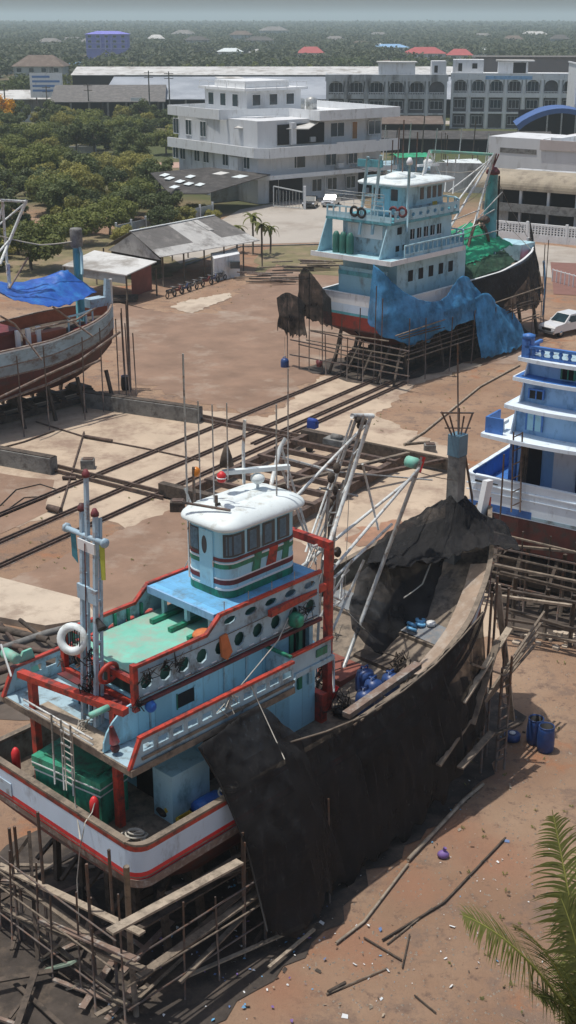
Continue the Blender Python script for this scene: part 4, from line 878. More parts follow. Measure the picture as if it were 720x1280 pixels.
# ================= BOATS =================
def lerpt(tab,x):
    for (x0,y0),(x1,y1) in zip(tab,tab[1:]):
        if x<=x1: f=(x-x0)/(x1-x0) if x1>x0 else 0; f=max(0,min(1,f)); return y0+(y1-y0)*f
    return tab[-1][1]
def smoothtab(tab,x,d=.6): return (lerpt(tab,x-d)+lerpt(tab,x)*2+lerpt(tab,x+d))/4
def make_hull(root,C,L,hw,rz,deckdrop,bands,keel=1.1,capm=wood,rubm=rubw,inner=greyblue,deckm=wood,rub=True,bilge=antif,fore=None,capw=.2):
    """C: centre line offset; bands: list of (drop below rail, material)"""
    NS=44; st=[]
    drops=[0]+[d for d,_ in bands]; mats=[m for _,m in bands]
    def half(a):
        h=smoothtab(hw,a) if a>1.2 else lerpt(hw,a)
        if a<.5: h-= .5-math.sqrt(max(0,.25-(.5-a)**2))
        return max(.03,h)
    xs=[0,.03,.1,.22,.36,.5]+[.5+(L-.5)*i/(NS-6) for i in range(1,NS-5)]
    def section(a):
        h=half(a); R_=smoothtab(rz,a); last=drops[-1]; pts=[]
        fr=a/L; bow=max(0,(fr-.62)/.38)
        zb=R_-last; kb=keel+ (max(0,(3.2-a)/3.2)**1.5)*(R_-last-keel-.12) + bow**3*2.2
        for d in drops: pts.append((h*(1-.02*d-bow*.10*d),R_-d))
        hb=pts[-1][0]*(.97)
        prof=[(.97,.14),(.9,.34),(.74,.58),(.48,.8),(.2,.95),(.03,1.0)] if fr<.62 else [(.97-.12*bow,.14),(.9-.3*bow,.34),(.74-.4*bow,.58),(.48-.34*bow,.8),(.2-.12*bow,.95),(.03,1.0)]
        for w_,f in prof: pts.append((max(.02,hb*w_),zb+(kb-zb)*f))
        return pts
    secs=[section(a) for a in xs]; n=len(secs[0]); b=M()
    for sg in (-1,1):
        for r in range(n-1):
            b.use(mats[r] if r<len(mats) else bilge)
            rows=[[(xs[i],C+sg*secs[i][k][0],secs[i][k][1]) for k in (r,r+1)] for i in range(len(xs))]
            if sg>0: rows=[x[::-1] for x in rows]
            b.grid(rows)
    for r in range(n-1):   # transom
        b.use(mats[r] if r<len(mats) else bilge); s0=secs[0]
        b.add([(0,C-s0[r][0],s0[r][1]),(0,C+s0[r][0],s0[r][1]),(0,C+s0[r+1][0],s0[r+1][1]),(0,C-s0[r+1][0],s0[r+1][1])],[(0,1,2,3)])
    # stem
    s1=secs[-1]; b.use(mats[0]); b.bar((L,C,s1[0][1]+.35),(L-.05,C,s1[len(drops)][1]),.16,.3)
    b.build('hull',root)
    def edge(off,dz): return [(xs[i] if i else 0+off*0,secs[i][0][0]-off,smoothtab(rz,xs[i])+dz) for i in range(len(xs))]
    def ribbon(name,m,w0,w1,z0,z1,sgs=(-1,1),upto=None,tr=True,dz=lambda a:0):
        b=M().use(m)
        for sg in sgs:
            rows=[]
            for i,a in enumerate(xs):
                h=half(a); R_=smoothtab(rz,a)
                # normal shift at the stern corner
                oa=0
                o0,o1=h+w0,max(h+w1,.01)
                rows.append([(a+oa,C+sg*o0,R_+z0),(a+oa,C+sg*o0,R_+z1),(a+oa,C+sg*o1,R_+z1),(a+oa,C+sg*o1,R_+z0),(a+oa,C+sg*o0,R_+z0)])
            if sg<0: rows=[r[::-1] for r in rows]
            b.grid(rows,False)
        if tr:
            h=half(0)+.02; R_=smoothtab(rz,0)
            b.box((-w0 if w0>0 else .0,C-h,R_+z0+.001),(-w1 if -w1>0 else .2,C+h,R_+z1+.001))
        return b.build(name,root)
    ribbon('cap_rail',capm,.03,-capw+.03,0,.07)
    if rub: 
        d=drops[-1]; ribbon('rub_rail',rubm,.07-.02*d*3,-.05,-d-.02,-d+.22)
    # inner bulwark + deck
    b=M().use(inner)
    for sg in (-1,1):
        rows=[[(max(a,.2),C+sg*max(half(max(a,.2))-.18,.02),smoothtab(rz,a)-.0),(max(a,.2),C+sg*max(half(max(a,.2))-.18-(.0),.02),smoothtab(rz,a)-deckdrop)] for a in xs if a>.2]
        b.grid(rows if sg<0 else [r[::-1] for r in rows])
    h=half(.25)-.1; b.add([(.22,C-h,smoothtab(rz,.2)),(.22,C+h,smoothtab(rz,.2)),(.22,C+h,smoothtab(rz,.2)-deckdrop),(.22,C-h,smoothtab(rz,.2)-deckdrop)],[(0,1,2,3)])
    b.build('bulwark',root)
    b=M().use(deckm); b.grid([[(max(a,.2),C-max(half(max(a,.2))-.17,.02),smoothtab(rz,a)-deckdrop),(max(a,.2),C,smoothtab(rz,a)-deckdrop+.05),(max(a,.2),C+max(half(max(a,.2))-.17,.02),smoothtab(rz,a)-deckdrop)] for a in xs if a>.1],False); b.build('deck',root)
    return half
def rrect(x0,y0,x1,y1,r,n=5):
    pts=[]
    for cx,cy,a0 in ((x1-r,y1-r,0),(x0+r,y1-r,90),(x0+r,y0+r,180),(x1-r,y0+r,270)):
        for k in range(n+1): a=R(a0+90*k/n); pts.append((cx+r*math.cos(a),cy+r*math.sin(a)))
    return pts
def ringband(b,path,z0,z1,off,th=.02):
    n=len(path); c=(sum(p[0] for p in path)/n,sum(p[1] for p in path)/n); out=[];inn=[]
    for i,p in enumerate(path):
        q=path[(i+1)%n]; o=path[i-1]; t=Vector((q[0]-o[0],q[1]-o[1])).normalized(); nn=Vector((t.y,-t.x)); out.append((p[0]+nn.x*(off+th),p[1]+nn.y*(off+th))); inn.append((p[0]+nn.x*(off-.02),p[1]+nn.y*(off-.02)))
    rows=[[(*out[i%n],z0),(*out[i%n],z1),(*inn[i%n],z1),(*inn[i%n],z0),(*out[i%n],z0)] for i in range(n+1)]; b.grid(rows,False)
def arcwin(name,m,root,path,s0,s1,z0,z1,th=.02,off=.0):
    """curved panel following the closed path between perimeter distances s0..s1"""
    n=len(path); P_=[Vector(p) for p in path]; seg=[(P_[(i+1)%n]-P_[i]).length for i in range(n)]; tot=sum(seg)
    def at(s):
        s%=tot
        for i in range(n):
            if s<=seg[i]: 
                d=(P_[(i+1)%n]-P_[i]).normalized(); return P_[i]+d*s, Vector((d.y,-d.x))
            s-=seg[i]
        return P_[0],Vector((1,0))
    N=max(2,int((s1-s0)/.12)); rows=[]
    for k in range(N+1):
        p,nn=at(s0+(s1-s0)*k/N); o=p+nn*(off+th); i=p+nn*(off-.01); rows.append([(*o,z0),(*o,z1),(*i,z1),(*i,z0),(*o,z0)])
    b=M().use(m); b.grid(rows,False); 
    for r in (rows[0],rows[-1]): b.add(r[:4],[(0,1,2,3)])
    return b.build(name,root)
def holepanel(b,x0,x1,y,z0,z1,n,ry,rx,d,cz=None,sides=8,sq=False):
    """upright panel along a at lat y with n true octagonal (or rectangular) holes, thickness d"""
    cw=(x1-x0)/n; cz=(z0+z1)/2 if cz is None else cz
    for i in range(n):
        a=x0+i*cw; e=a+cw; c=(a+e)/2
        outer=[(e,cz),(e,z1),(c,z1),(a,z1),(a,cz),(a,z0),(c,z0),(e,z0)]
        inner=[(c+rx*math.cos(k*math.pi/4),cz+ry*math.sin(k*math.pi/4)) for k in range(8)]
        if sq: inner=[(c+rx,cz),(c+rx,cz+ry),(c,cz+ry),(c-rx,cz+ry),(c-rx,cz),(c-rx,cz-ry),(c,cz-ry),(c+rx,cz-ry)]
        vs=[]
        for yy in (y,y+d): vs+=[(p[0],yy,p[1]) for p in outer]+[(p[0],yy,p[1]) for p in inner]
        fs=[]
        for k in range(8):
            m_=(k+1)%8; fs+=[(k,m_,8+m_,8+k),(16+k,24+k,24+m_,16+m_),(8+k,8+m_,24+m_,24+k)]
        b.add(vs,fs)
    b.box((x0,y+.001,z1-.003),(x1,y+d-.001,z1+.04)); 
def paneldoor(*a): pass
# ---------------- A: the striped near boat ----------------
A=Frame((-3.9,27.7),46.5)
rt=boat('fishing_boat','near wooden trawler with red trimmed pale blue hull, mint upper deck and white domed wheelhouse',A,'fishing boats propped up in the yard')
hwA=[(0,3.6),(13,3.6),(15,3.25),(17,2.5),(18.5,1.65),(19.5,.85),(20.3,.08)]
rzA=[(-1,4.88),(0,4.88),(9,4.95),(12,5.25),(15,6.0),(17.5,6.9),(19,7.4),(20.3,7.9),(22,8.4)]
make_hull(rt,3.6,20.3,hwA,rzA,.85,[(.17,red),(.84,hullwhite),(.98,bright_red),(1.03,rubw),(1.09,bright_red),(1.28,rubw)],inner=mat('inner_bulwark',(.16,.17,.16),.8,.3,2,(.07,.06,.05),.4,2))
box('name_board',mat('name_board_pale',(.42,.52,.60),.5,.1,2,(.2,.2,.2),.3,3),rt,(-.03,5.6,4.0),(-.005,7.0,4.42))
# cabin on the main deck
box('lower_cabin',paleblue,rt,(2.7,2.0,4.05),(9.0,5.2,6.6))
box('store_box',tealp,rt,(2.2,1.1,4.06),(3.6,1.9,5.6)); 
box('doorway',dark,rt,(2.66,2.4,4.1),(2.695,3.2,6.1)); box('doorway',dark,rt,(4.2,1.96,4.1),(5.1,1.995,6.0))
# walkway slab
b=M().use(greyblue); b.prism([(.56,.75),(6.7,.75),(7.3,1.2),(9.0,1.2),(9.0,6.0),(6.7,6.45),(.56,6.45)],6.6,6.76); sl_=b.build('walkway_slab',rt)
b=M().use(wood); 
for z in (6.56,): b.box((.50,.69,z),(.555,6.51,z+.2)); b.box((.56,.69,z),(6.7,.74,z+.2)); b.box((.56,6.46,z),(6.7,6.51,z+.2))
b.build('edge_beam',sl_)
b=M().use(woodl); b.box((.5,1.9,6.77),(1.2,5.2,6.79)); b.build('plank',sl_)
for sg,y in ((-1,.76),(1,6.38)):
    b=M().use(greyblue); holepanel(b,.9,6.7,y,6.77,7.46,11,.11,.19,.06,cz=7.22,sq=True); b.slabv([(.9,y,6.77),(.9,y,7.46),(.55,y,6.77)],(0,.06,0)); b.build('side_bulwark',rt)
    b=M().use(red); b.bar((.5,y+.03,6.74),(.9,y+.03,7.52),.1,.10); b.bar((.85,y+.03,7.545),(6.72,y+.03,7.545),.13,.08); b.build('handrail',rt)
    b=M().use(wood); b.box((.9,y-.06 if sg<0 else y+.06,6.9),(6.7,y-.005 if sg<0 else y+.115,6.98)); b.build('batten',rt)
b=M().use(greyblue); b.box((6.72,.9,6.77),(6.78,1.9,7.6)); b.use(green); b.box((6.7,.9,7.6),(6.8,1.9,7.68)); b.build('end_panel',rt)
# upper house
b=M().use(paleblue); b.prism([(1.75,1.95),(7.75,1.95),(7.75,4.8),(1.75,4.8)],6.77,7.86); b.build('upper_house',rt)
w_=box('window',dark,rt,(3.25,1.925,7.0),(3.85,1.945,7.42)); box('frame',green,w_,(3.2,1.93,6.96),(3.24,1.947,7.46)); box('frame',paleblue,w_,(3.86,1.915,6.96),(3.92,1.948,7.46))
box('doorway',dark,rt,(1.70,3.75,6.8),(1.745,4.45,7.6)); box('aft_panel',hullwhite,rt,(1.71,2.1,6.8),(1.748,3.6,7.75))
# rounded wing board at the aft corner
b=M().use(paleblue); b.slabv([(1.74,1.9,6.77),(.55,1.9,6.77)]+[(1.74-1.2*math.cos(a*math.pi/12),1.9,6.77+1.08*math.sin(a*math.pi/12)) for a in range(1,7)],(0,.05,0)); b.build('wing_board',rt)
# forward open corner with green frames
b=M().use(tealp); b.prism([(7.8,2.1),(8.9,2.1),(8.9,4.75),(7.8,4.75)],4.1,9.1); b.build('forward_house',rt)
for x in (7.85,8.25,8.72): bar('frame_post',green if x<8.5 else tealp,rt,(x,1.98,5.6),(x,1.98,7.86),.12,.16)
box('opening',dark,rt,(7.92,2.06,5.9),(8.18,2.09,7.7)); box('opening',dark,rt,(8.35,2.06,5.9),(8.62,2.09,7.7))
b=M().use(greyblue); b.box((6.9,1.25,6.77),(8.9,1.3,7.35)); b.use(red); b.box((6.9,1.2,7.35),(8.95,1.34,7.42)); b.use(green); b.box((8.2,1.22,6.95),(8.7,1.245,7.2)); b.build('fore_rail_panel',rt)
box('bulkhead',red,rt,(9.0,1.7,4.1),(9.25,5.9,5.15)); 
# louvre bulwark with octagon holes round the mint deck
for y,sg in ((1.78,-1),(4.86,1)):
    b=M().use(greyblue); holepanel(b,1.7,4.4,y,7.92,8.86,4,.23,.22,.06,cz=8.38); holepanel(b,4.4,8.9,y,7.92,8.86,6,.23,.22,.06,cz=8.38)
    holepanel(b,4.75,8.9,y,8.905,9.30,5,.12,.25,.06,cz=9.1); b.slabv([(4.75,y,8.905),(4.75,y,9.30),(4.3,y,8.905)],(0,.06,0)); 
    b.use(white); 
    for k in range(14): b.bar((1.9+k*.5,y-.01 if sg<0 else y+.07,8.03),(2.1+k*.5,y-.01 if sg<0 else y+.07,8.03),.02,.03)
    b.build('bulwark_panel',rt)
    b=M().use(red); b.bar((1.65,y+.03,8.95),(4.25,y+.03,8.95),.12,.09); b.bar((4.22,y+.03,8.93),(4.78,y+.03,9.38),.12,.09); b.bar((4.75,y+.03,9.385),(9.0,y+.03,9.385),.12,.09); b.build('red_rail',rt)
    b=M().use(maroon); b.box((1.6,y-.12 if sg<0 else y+.07,7.80),(8.95,y-.005 if sg<0 else y+.18,7.9)); b.build('trim_board',rt)

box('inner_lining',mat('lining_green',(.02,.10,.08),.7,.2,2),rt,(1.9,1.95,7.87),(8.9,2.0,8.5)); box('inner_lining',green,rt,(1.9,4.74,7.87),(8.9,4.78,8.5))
b=M().use(mint); b.prism([(1.85,2.02),(8.8,2.02),(8.8,4.72),(1.85,4.72)],8.46,8.54); b.build('mint_deck',rt)
for y in (2.5,3.3,4.1): 
    b=M().use(green); b.bar((4.2,y,8.62),(5.4,y,8.62),.14,.12); b.build('deck_timber',rt)
for k in range(6): bar('rail_stay',green,rt,(1.95+k*.5,4.82,8.5),(1.95+k*.5,4.82,8.9),.08)
# aft red frame of the mint deck
for y in (1.85,4.9): bar('corner_post',red,rt,(1.66,y,7.6),(1.66,y,9.0),.16)
bar('cross_beam',red,rt,(1.66,1.85,8.5),(1.66,4.9,8.5),.13,.18); bar('cross_beam',red,rt,(1.64,1.85,7.80),(1.64,4.9,7.80),.13,.14); bar('cross_beam',red,rt,(1.9,3.5,8.96),(1.9,4.9,8.96),.09,.09)
box('dark_recess',mat('recess_green',(.01,.035,.03),.8,.2,2),rt,(1.86,2.0,7.9),(1.9,4.75,8.44))
b=M().use(paleblue); b.box((1.35,2.0,7.6),(1.64,4.85,7.72)); b.use(maroon); b.box((1.33,2.0,7.73),(1.62,4.85,7.76)); b.build('aft_shelf',rt)
# wheelhouse platform
b=M().use(skyblue); b.prism([(4.75,1.95),(8.95,1.95),(8.95,4.8),(4.75,4.8)],9.28,9.37); b.build('platform',rt); box('platform_edge',dblue,rt,(4.68,1.95,9.16),(4.745,4.8,9.38))
for y in (2.3,3.3,4.3): bar('platform_support',tealp,rt,(4.9,y,8.54),(4.9,y,9.28),.12)
# wheelhouse
wp=rrect(5.6,2.35,8.6,4.12,.42,5)
b=M().use(paleblue); b.prism(wp,9.38,11.6); wh=b.build('wheelhouse',rt)
def wband(m,z0,z1,o=.006,nm='stripe'): b=M().use(m); ringband(b,wp,z0,z1,o,.012); b.build(nm,wh)
wband(green,9.38,9.60,.01,'plinth'); wband(white,9.60,9.66); wband(bright_red if 0 else maroon,9.78,9.93); wband(white,9.93,9.97); wband(green,10.28,10.42,.006); wband(white,10.42,10.46); wband(maroon,10.50,10.60); wband(white,11.40,11.45)
# windows round the house: perimeter parameters from the path start (front right corner, going port)
Pp=[Vector(p) for p in wp]; 
def sper(x,y):
    best=(9,0); s=0
    for i in range(len(Pp)):
        a_,c_=Pp[i],Pp[(i+1)%len(Pp)]; L0=(c_-a_).length
        for k in range(11):
            q=a_.lerp(c_,k/10); d=(q-Vector((x,y))).length
            if d<best[0]: best=(d,s+L0*k/10)
        s+=L0
    return best[1]
s_sb=sper(8.6-.42,2.35)   # forward end of the starboard side
s_aft=sper(5.6+.42,2.35); s_ad=sper(5.6,2.35+.42); s_ap=sper(5.6,4.12-.42)
for a_,c_ in ((s_aft-.42,s_aft+.30),(s_aft+.42,s_aft+.92),(s_aft+1.04,s_aft+1.54),(s_aft+1.66,s_aft+2.16)): 
    g=arcwin('window',glass,wh,wp,a_,c_,10.64,11.34,.022); arcwin('curtain',mat('dusty_curtain',(.10,.17,.22),.7,.35,9),g,wp,a_+.08,c_-.14,10.70,11.28,.026)
g=arcwin('window',glass,wh,wp,s_ap-.22,s_ap+.32,10.6,11.34,.022); arcwin('curtain',MATS['dusty_curtain'],g,wp,s_ap-.16,s_ap+.2,10.66,11.3,.026)
for k in range(4): arcwin('window',glass,wh,wp,s_ap-1e-3-4.0-k*0+0.0+k*.001-0.6*k-.0,s_ap-4.0-.6*k+.45,10.64,11.34,.022) if 0 else None
for x0 in (6.1,6.75,7.4): s0=sper(x0+.5,4.12); arcwin('window',glass,wh,wp,s0,s0+.5,10.64,11.34,.022)
for y0 in (2.75,3.4): s0=sper(8.6,y0); arcwin('window',glass,wh,wp,s0,s0+.55,10.64,11.34,.022)
d0=s_ad-.66; dr=arcwin('door',paleblue,wh,wp,d0,d0+.56,9.62,11.36,.045); 
one('porthole',glass,dr,lambda b:(b.add([(5.6-.05,3.21+.11*math.cos(a*math.pi/8),10.9+.28*math.sin(a*math.pi/8)) for a in range(16)],[tuple(range(16))]),b.use(white),b.torus((5.552,3.21,10.9),.2,.012,(1,0,0),14,4) if 0 else None))
arcwin('handle',chrome,dr,wp,d0+.56,d0+.60,10.3,10.5,.06)
# slanted red and green badge on the starboard side
for x,m,w0 in ((6.6,green,.42),(7.2,red,.5),(7.85,green,.34)):
    b=M().use(m); b.slabv([(x,2.325,9.98),(x+w0*.8,2.325,9.98),(x+w0,2.325,10.5),(x+w0*.3,2.325,10.5)],(0,.02,0)); b.build('badge',wh)
# domed roof
b=M().use(whiteroof); Rr=rrect(5.36,2.06,8.92,4.34,.6,6); c=Vector((7.1,3.2)); rows=[]
for z,f in ((11.52,.97),(11.55,1.0),(11.60,1.0),(11.67,.975),(11.77,.90),(11.84,.80),(11.88,.7),(11.90,.55),(11.915,.4),(11.92,.2),(11.925,.02)): rows.append([(c.x+(p[0]-c.x)*f,c.y+(p[1]-c.y)*f,z) for p in Rr+[Rr[0]]])
b.grid([r[::-1] for r in rows]); b.prism([(c.x+(p[0]-c.x)*.965,c.y+(p[1]-c.y)*.965) for p in Rr],11.51,11.525); rf=b.build('roof',wh)
b=M().use(whiteroof); n_=10; b.grid([[(5.9+2.4*i/12,3.22-.28+.56*k/6,11.85+.15*math.sin(math.pi*k/6)**.6*min(1,2.5*math.sin(math.pi*(i+.4)/12.8))) for k in range(7)] for i in range(13)]); b.build('roof_ridge',rf)
# searchlight, lamps, horn
def Ap(u,v,l): return A.lat(u,v,l)
tube('lamp_bar',pole,rt,[Ap(228,628,3.9),Ap(288,638,2.6)],.04)
for u,l_,v0,v1,r in ((237,4.4,440,722,.03),(251,4.1,500,640,.022),(268,3.5,505,640,.022),(285,3.0,503,600,.02),(246,4.1,582,738,.045),(273,3.2,618,748,.05),(346,2.6,505,690,.025),(340,2.5,650,735,.04),(360,2.5,460,610,.022)):
    p=Ap(u,v1,l_); q=Ap(u+1,v0,l_); tube('antenna',pole if r>.03 else steel,rt,[(p.x,l_,p.z),(p.x+.0,l_,q.z)],r,5)
p=Ap(245,590,4.1); one('amber_lamp',amber,rt,lambda b:b.lathe(p-Vector((0,0,.12)),[(.1,0),(.12,.05),(.12,.2),(.05,.27)],10))
p=Ap(277,597,3.1); one('red_lamp',bright_red,rt,lambda b:(b.lathe(p-Vector((0,0,.12)),[(.11,0),(.13,.05),(.13,.22),(.05,.3)],10),b.use(white),b.torus(p+Vector((0,0,.0)),.135,.02,(0,0,1),12,5)))
p=Ap(274,634,3.15); one('radar_reflector',woodd,rt,lambda b:[b.add([p+Vector((.0,.16,0)),p+Vector((0,0,.16)),p+Vector((0,-.16,0)),p+Vector((0,0,-.16))],[(0,1,2,3)]),b.add([p+Vector((.16,0,0)),p+Vector((0,0,.16)),p+Vector((-.16,0,0)),p+Vector((0,0,-.16))],[(0,1,2,3)]),b.ball(p,.06,8)])
tube('horn_bracket',steelw,rt,[Ap(242,640,4.3),Ap(238,628,4.4),Ap(231,610,4.6)],.035,5)
p=Ap(322,598,3.3); one('radar',whiteroof,rt,lambda b:(b.tube([p+Vector((0,0,-.6)),p],.05,6),b.ball(p,.22,12,(1,1,.75)),b.bar(p+Vector((-.9,.55,.28)),p+Vector((.9,-.45,.25)),.17,.13)))
tube('signal_pole',steelw,rt,[Ap(305,605,3.6),Ap(304,560,3.6),Ap(306,525,3.6)],.05)
tube('signal_pole',steelw,rt,[Ap(338,610,3.6),Ap(350,560,3.6),Ap(357,548,3.6)],.07)
p=Ap(283,570,3.8); one('bell_cover',woodd,rt,lambda b:b.lathe(p,[(.22,-.3),(.16,0),(.05,.35)],8))
# aft red gallows and mast
for y,x_ in ((2.15,1.18),(5.2,.72)): bar('gallows_post',red,rt,(x_,y,4.05),(x_,y,7.68),.21)
bar('gallows_beam',red,rt,(1.25,1.75,7.78),(.6,5.6,7.78),.24,.19)
for k in range(3): tube('ladder_side',steel,rt,[(.35,3.1+k*.42,5.0),(.4,3.1+k*.42,7.2)],.03,5)
for z in (5.3,5.7,6.1,6.5,6.9,): bar('ladder_rung',steel,rt,(.36,3.1,z),(.36,3.52,z),.04)
for z in (6.95,7.12): tube('guard_pipe',steelw,rt,[(.45,2.2,z),(.45,5.3,z)],.03,5)
mb=thing('light_mast','pale blue twin legged mast with cross arm and flags standing aft of the mint deck','mast') if 0 else None
for y,x in ((2.95,1.15),(3.5,1.15)):
    b=M().use(mastblue); b.bar((x,y,6.9),(x+.35,y-.05,13.0),.10,.12); b.bar((x+.22,y,6.9),(x+.5,y-.05,12.9),.06,.08)
    for z in range(9): b.bar((x+.05+z*.035,y-.03,7.6+z*.6),(x+.25+z*.03,y-.03,7.6+z*.6),.05,.05)
    b.build('mast_leg',rt)
b=M().use(mastblue); b.bar((1.42,3.2,12.0),(1.5,3.2,14.0),.10); b.build('mast_top',rt)
b=M().use(mastblue); b.lathe((1.45,2.55,12.35),[(.075,-0.0),(.075,1.6)],8,'y'); b.lathe((1.47,2.5,12.35),[(.13,0),(.13,.08)],8,'y'); b.lathe((1.47,4.1,12.35),[(.13,0),(.13,.08)],8,'y'); b.build('cross_arm',rt)
b=M().use(mastblue); b.bar((1.32,2.8,10.75),(1.32,3.6,10.75),.08,.42); b.build('mast_plate',rt)
b=M().use(white); b.bar((1.38,2.85,12.1),(1.38,3.55,12.1),.05,.3); b.build('mast_plate',rt)
for y in (2.92,3.48,3.2): one('mast_lamp',maroon,rt,lambda b:b.lathe((1.5,y,13.0 if y!=3.2 else 14.0),[(.11,0),(.11,.08),(.05,.2)],8))
tube('mast_wire',maroon,rt,[(1.33,3.2,12.2),(1.1,3.2,7.6)],.02,4)
one('loudspeaker',black,rt,lambda b:b.tube([(1.25,2.75,10.2),(1.2,2.5,10.0)],.05,8,.14))
one('winch_wheel',red,rt,lambda b:(b.torus((1.45,2.65,8.55),.30,.06,(0,1,0.2),16,6),b.bar((1.45,2.65,8.25),(1.45,2.65,8.85),.05)))
for k in range(9): tube('stanchion',steel,rt,[(5.0+k*.48,1.84,9.38),(5.0+k*.48,1.84,9.72)],.018,4) if k%2==0 else None
for k in range(4): one('tyre_fender',black,rt,lambda b:b.torus((1.2+k*.9,-.06+.0,3.95),.01,.01,(0,1,0),4,4)) if 0 else None
for z in (8.0,8.75): tube('conduit',pole,rt,[(1.8,1.74,z),(4.2,1.73,z-.03),(8.8,1.74,z)],.015,4)
tube('exhaust_pipe',rust,rt,[(8.6,4.4,9.1),(8.7,4.5,10.6),(8.9,4.5,10.8)],.09,8)
for x in (2.2,5.0,5.9,6.9): one('wall_batten',greyblue,rt,lambda b:b.box((x,1.915,6.78),(x+.05,1.945,7.78)))
# things hung on or standing on the boat (things of their own)
def bt(name,lab,cat,fn,grp=None,fr=A):
    b=M(fr); fn(b); return tag(b.build(name),lab,cat,grp)
bt('flag','blue green strip of cloth hanging from the port end of the mast arm','flag',lambda b:(b.use(tealflag),b.slabv([(1.45,3.95,12.25),(1.45,3.75,12.25),(1.45,3.72,11.45),(1.45,3.95,11.6)],(.02,0,0))))
bt('flag','yellow green strip of cloth hanging from the starboard end of the mast arm','flag',lambda b:(b.use(yelgr),b.slabv([(1.45,2.75,12.25),(1.45,2.55,12.2),(1.45,2.58,11.3),(1.45,2.74,11.25)],(.02,0,0))))
bt('life_ring','thick white life ring tied to the pale blue mast','life ring',lambda b:(b.use(whiteroof),b.torus((.95,3.5,9.45),.33,.12,(-.8,-.45,.3),22,8),b.use(black),[b.tube([(.95,3.5-.3+.1*k,9.2),(.97,3.5-.3+.1*k,9.75)],.02,4) for k in range(7)]))
# green fish box
t_=thing('fish_box','big dark green insulated box standing behind the red stern posts','box',A.W((1.0,3.72,4.03)),A.ang+9)
one('body',boxgreen,t_,lambda b:(b.box((-.45,-1.25,0),(.65,1.25,1.15)),b.use(white),b.box((-.47,-1.26,1.02),(.67,1.26,1.06)))); one('lid',boxgreen,t_,lambda b:(b.box((-.5,-1.3,1.16),(.7,1.3,1.50)),b.use(white),b.box((-.515,-1.31,1.27),(.715,1.31,1.31)),b.use(green),b.box((-.3,-1.0,1.501),(.5,1.0,1.56))))
for y,lab in ((5.9,'red cylinder bottle standing at the port stern post of the near boat'),(2.28,'red cylinder bottle standing at the starboard stern post of the near boat')): bt('gas_bottle',lab,'bottle',lambda b:(b.use(bright_red),b.lathe((.42,y,4.55),[(.05,0),(.12,.04),(.13,.6),(.09,.7),(.04,.76)],12)),'red bottles at the stern')
bt('mooring_rope','heap of coiled pale rope on the aft deck of the near boat','rope',lambda b:(b.use(rope),[b.torus((.95+random.uniform(-.1,.1),1.25+random.uniform(-.1,.1),4.08+k*.05),.34-.02*k,.03,(random.gauss(0,.15),random.gauss(0,.15),1),16,5) for k in range(7)]))
bt('mooring_rope','coil of pale rope on the rail under the black net','rope',lambda b:(b.use(rope),[b.torus((3.4+k*.06,.2,4.98+k*.03),.22,.03,(random.gauss(0,.2),random.gauss(0,.2),1),14,5) for k in range(4)]))
bt('blue_barrel','blue barrel lying on the aft deck by the starboard bulwark','barrel',lambda b:(b.use(tarpb),b.lathe((3.2,.75,4.4),[(.1,-.42),(.28,-.4),(.3,-.15),(.3,.15),(.28,.4),(.1,.42)],14,'x')))
bt('crate','yellow plastic crate on the aft deck of the near boat','crate',lambda b:(b.use(yellow),b.box((2.2,.62,4.06),(2.7,1.0,4.1)),[b.box(*q_) for q_ in (((2.2,.62,4.1),(2.7,.65,4.35)),((2.2,.97,4.1),(2.7,1.0,4.35)),((2.2,.65,4.1),(2.23,.97,4.35)),((2.67,.65,4.1),(2.7,.97,4.35)))]))
bt('net_heap','heap of dark fishing net inside the starboard walkway','net',lambda b:(b.use(black),b.ball((2.6,1.6,4.25),.5,12,(1,.8,.5)),b.ball((3.0,1.3,4.2),.35,10,(1,.9,.6)),b.use(yellow),b.ball((2.3,1.4,4.4),.14,8),b.ball((2.8,1.2,4.42),.1,8)))
bt('orange_cloth','orange rag lying at the aft edge of the blue platform','cloth',lambda b:(b.use(orange),b.ball((4.55,2.25,8.72),.34,12,(1,.9,.4)),b.ball((4.8,2.0,8.78),.22,10,(1.2,.8,.5))))
bt('life_jacket','orange life jacket hung on the louvred starboard bulwark','jacket',lambda b:(b.use(orange),b.slabv([(4.7,1.68,8.75),(4.95,1.68,8.78),(5.15,1.68,8.15),(4.95,1.68,7.95),(4.75,1.68,8.1)],(0,.08,0))))
def bundle(name,lab,pts,m,cat='ropes',n=6,s=.13,r=.016):
    rnd=random.Random(len(lab)); 
    def fn(b):
        b.use(m)
        for p in pts:
            for i in range(n):
                q=[Vector(p)+Vector((rnd.gauss(0,s),rnd.gauss(0,s*.35),rnd.gauss(0,s))) for _ in range(5)]; b.tube(q,r,4,cap=False)
    return bt(name,lab,cat,fn)
bundle('rope_tangle','dark tangle of rope and gear hung over the aft part of the louvred bulwark',[(1.9,1.6,8.6),(2.6,1.62,8.75),(3.1,1.62,8.6),(1.5,1.5,8.0)],black)
bundle('rope_tangle','grey tangle of cables behind the red stern frame',[(1.75,4.6,8.3),(1.7,4.9,8.0),(1.75,4.2,8.2)],pole)
bundle('rope_tangle','tangle of dark gear around the foot of the pale mast',[(1.2,3.1,9.0),(1.1,3.0,8.4),(1.2,3.2,8.0)],black,s=.16)
bt('lantern','green lantern hung on the louvred bulwark near its forward end','lantern',lambda b:(b.use(green),b.lathe((7.7,1.6,8.1),[(.2,0),(.24,.08),(.24,.3),(.12,.4)],12)))
bt('float','blue float hung at the aft corner of the louvred bulwark','float',lambda b:(b.use(tarpb),b.ball((2.0,1.62,7.7),.17,10)))
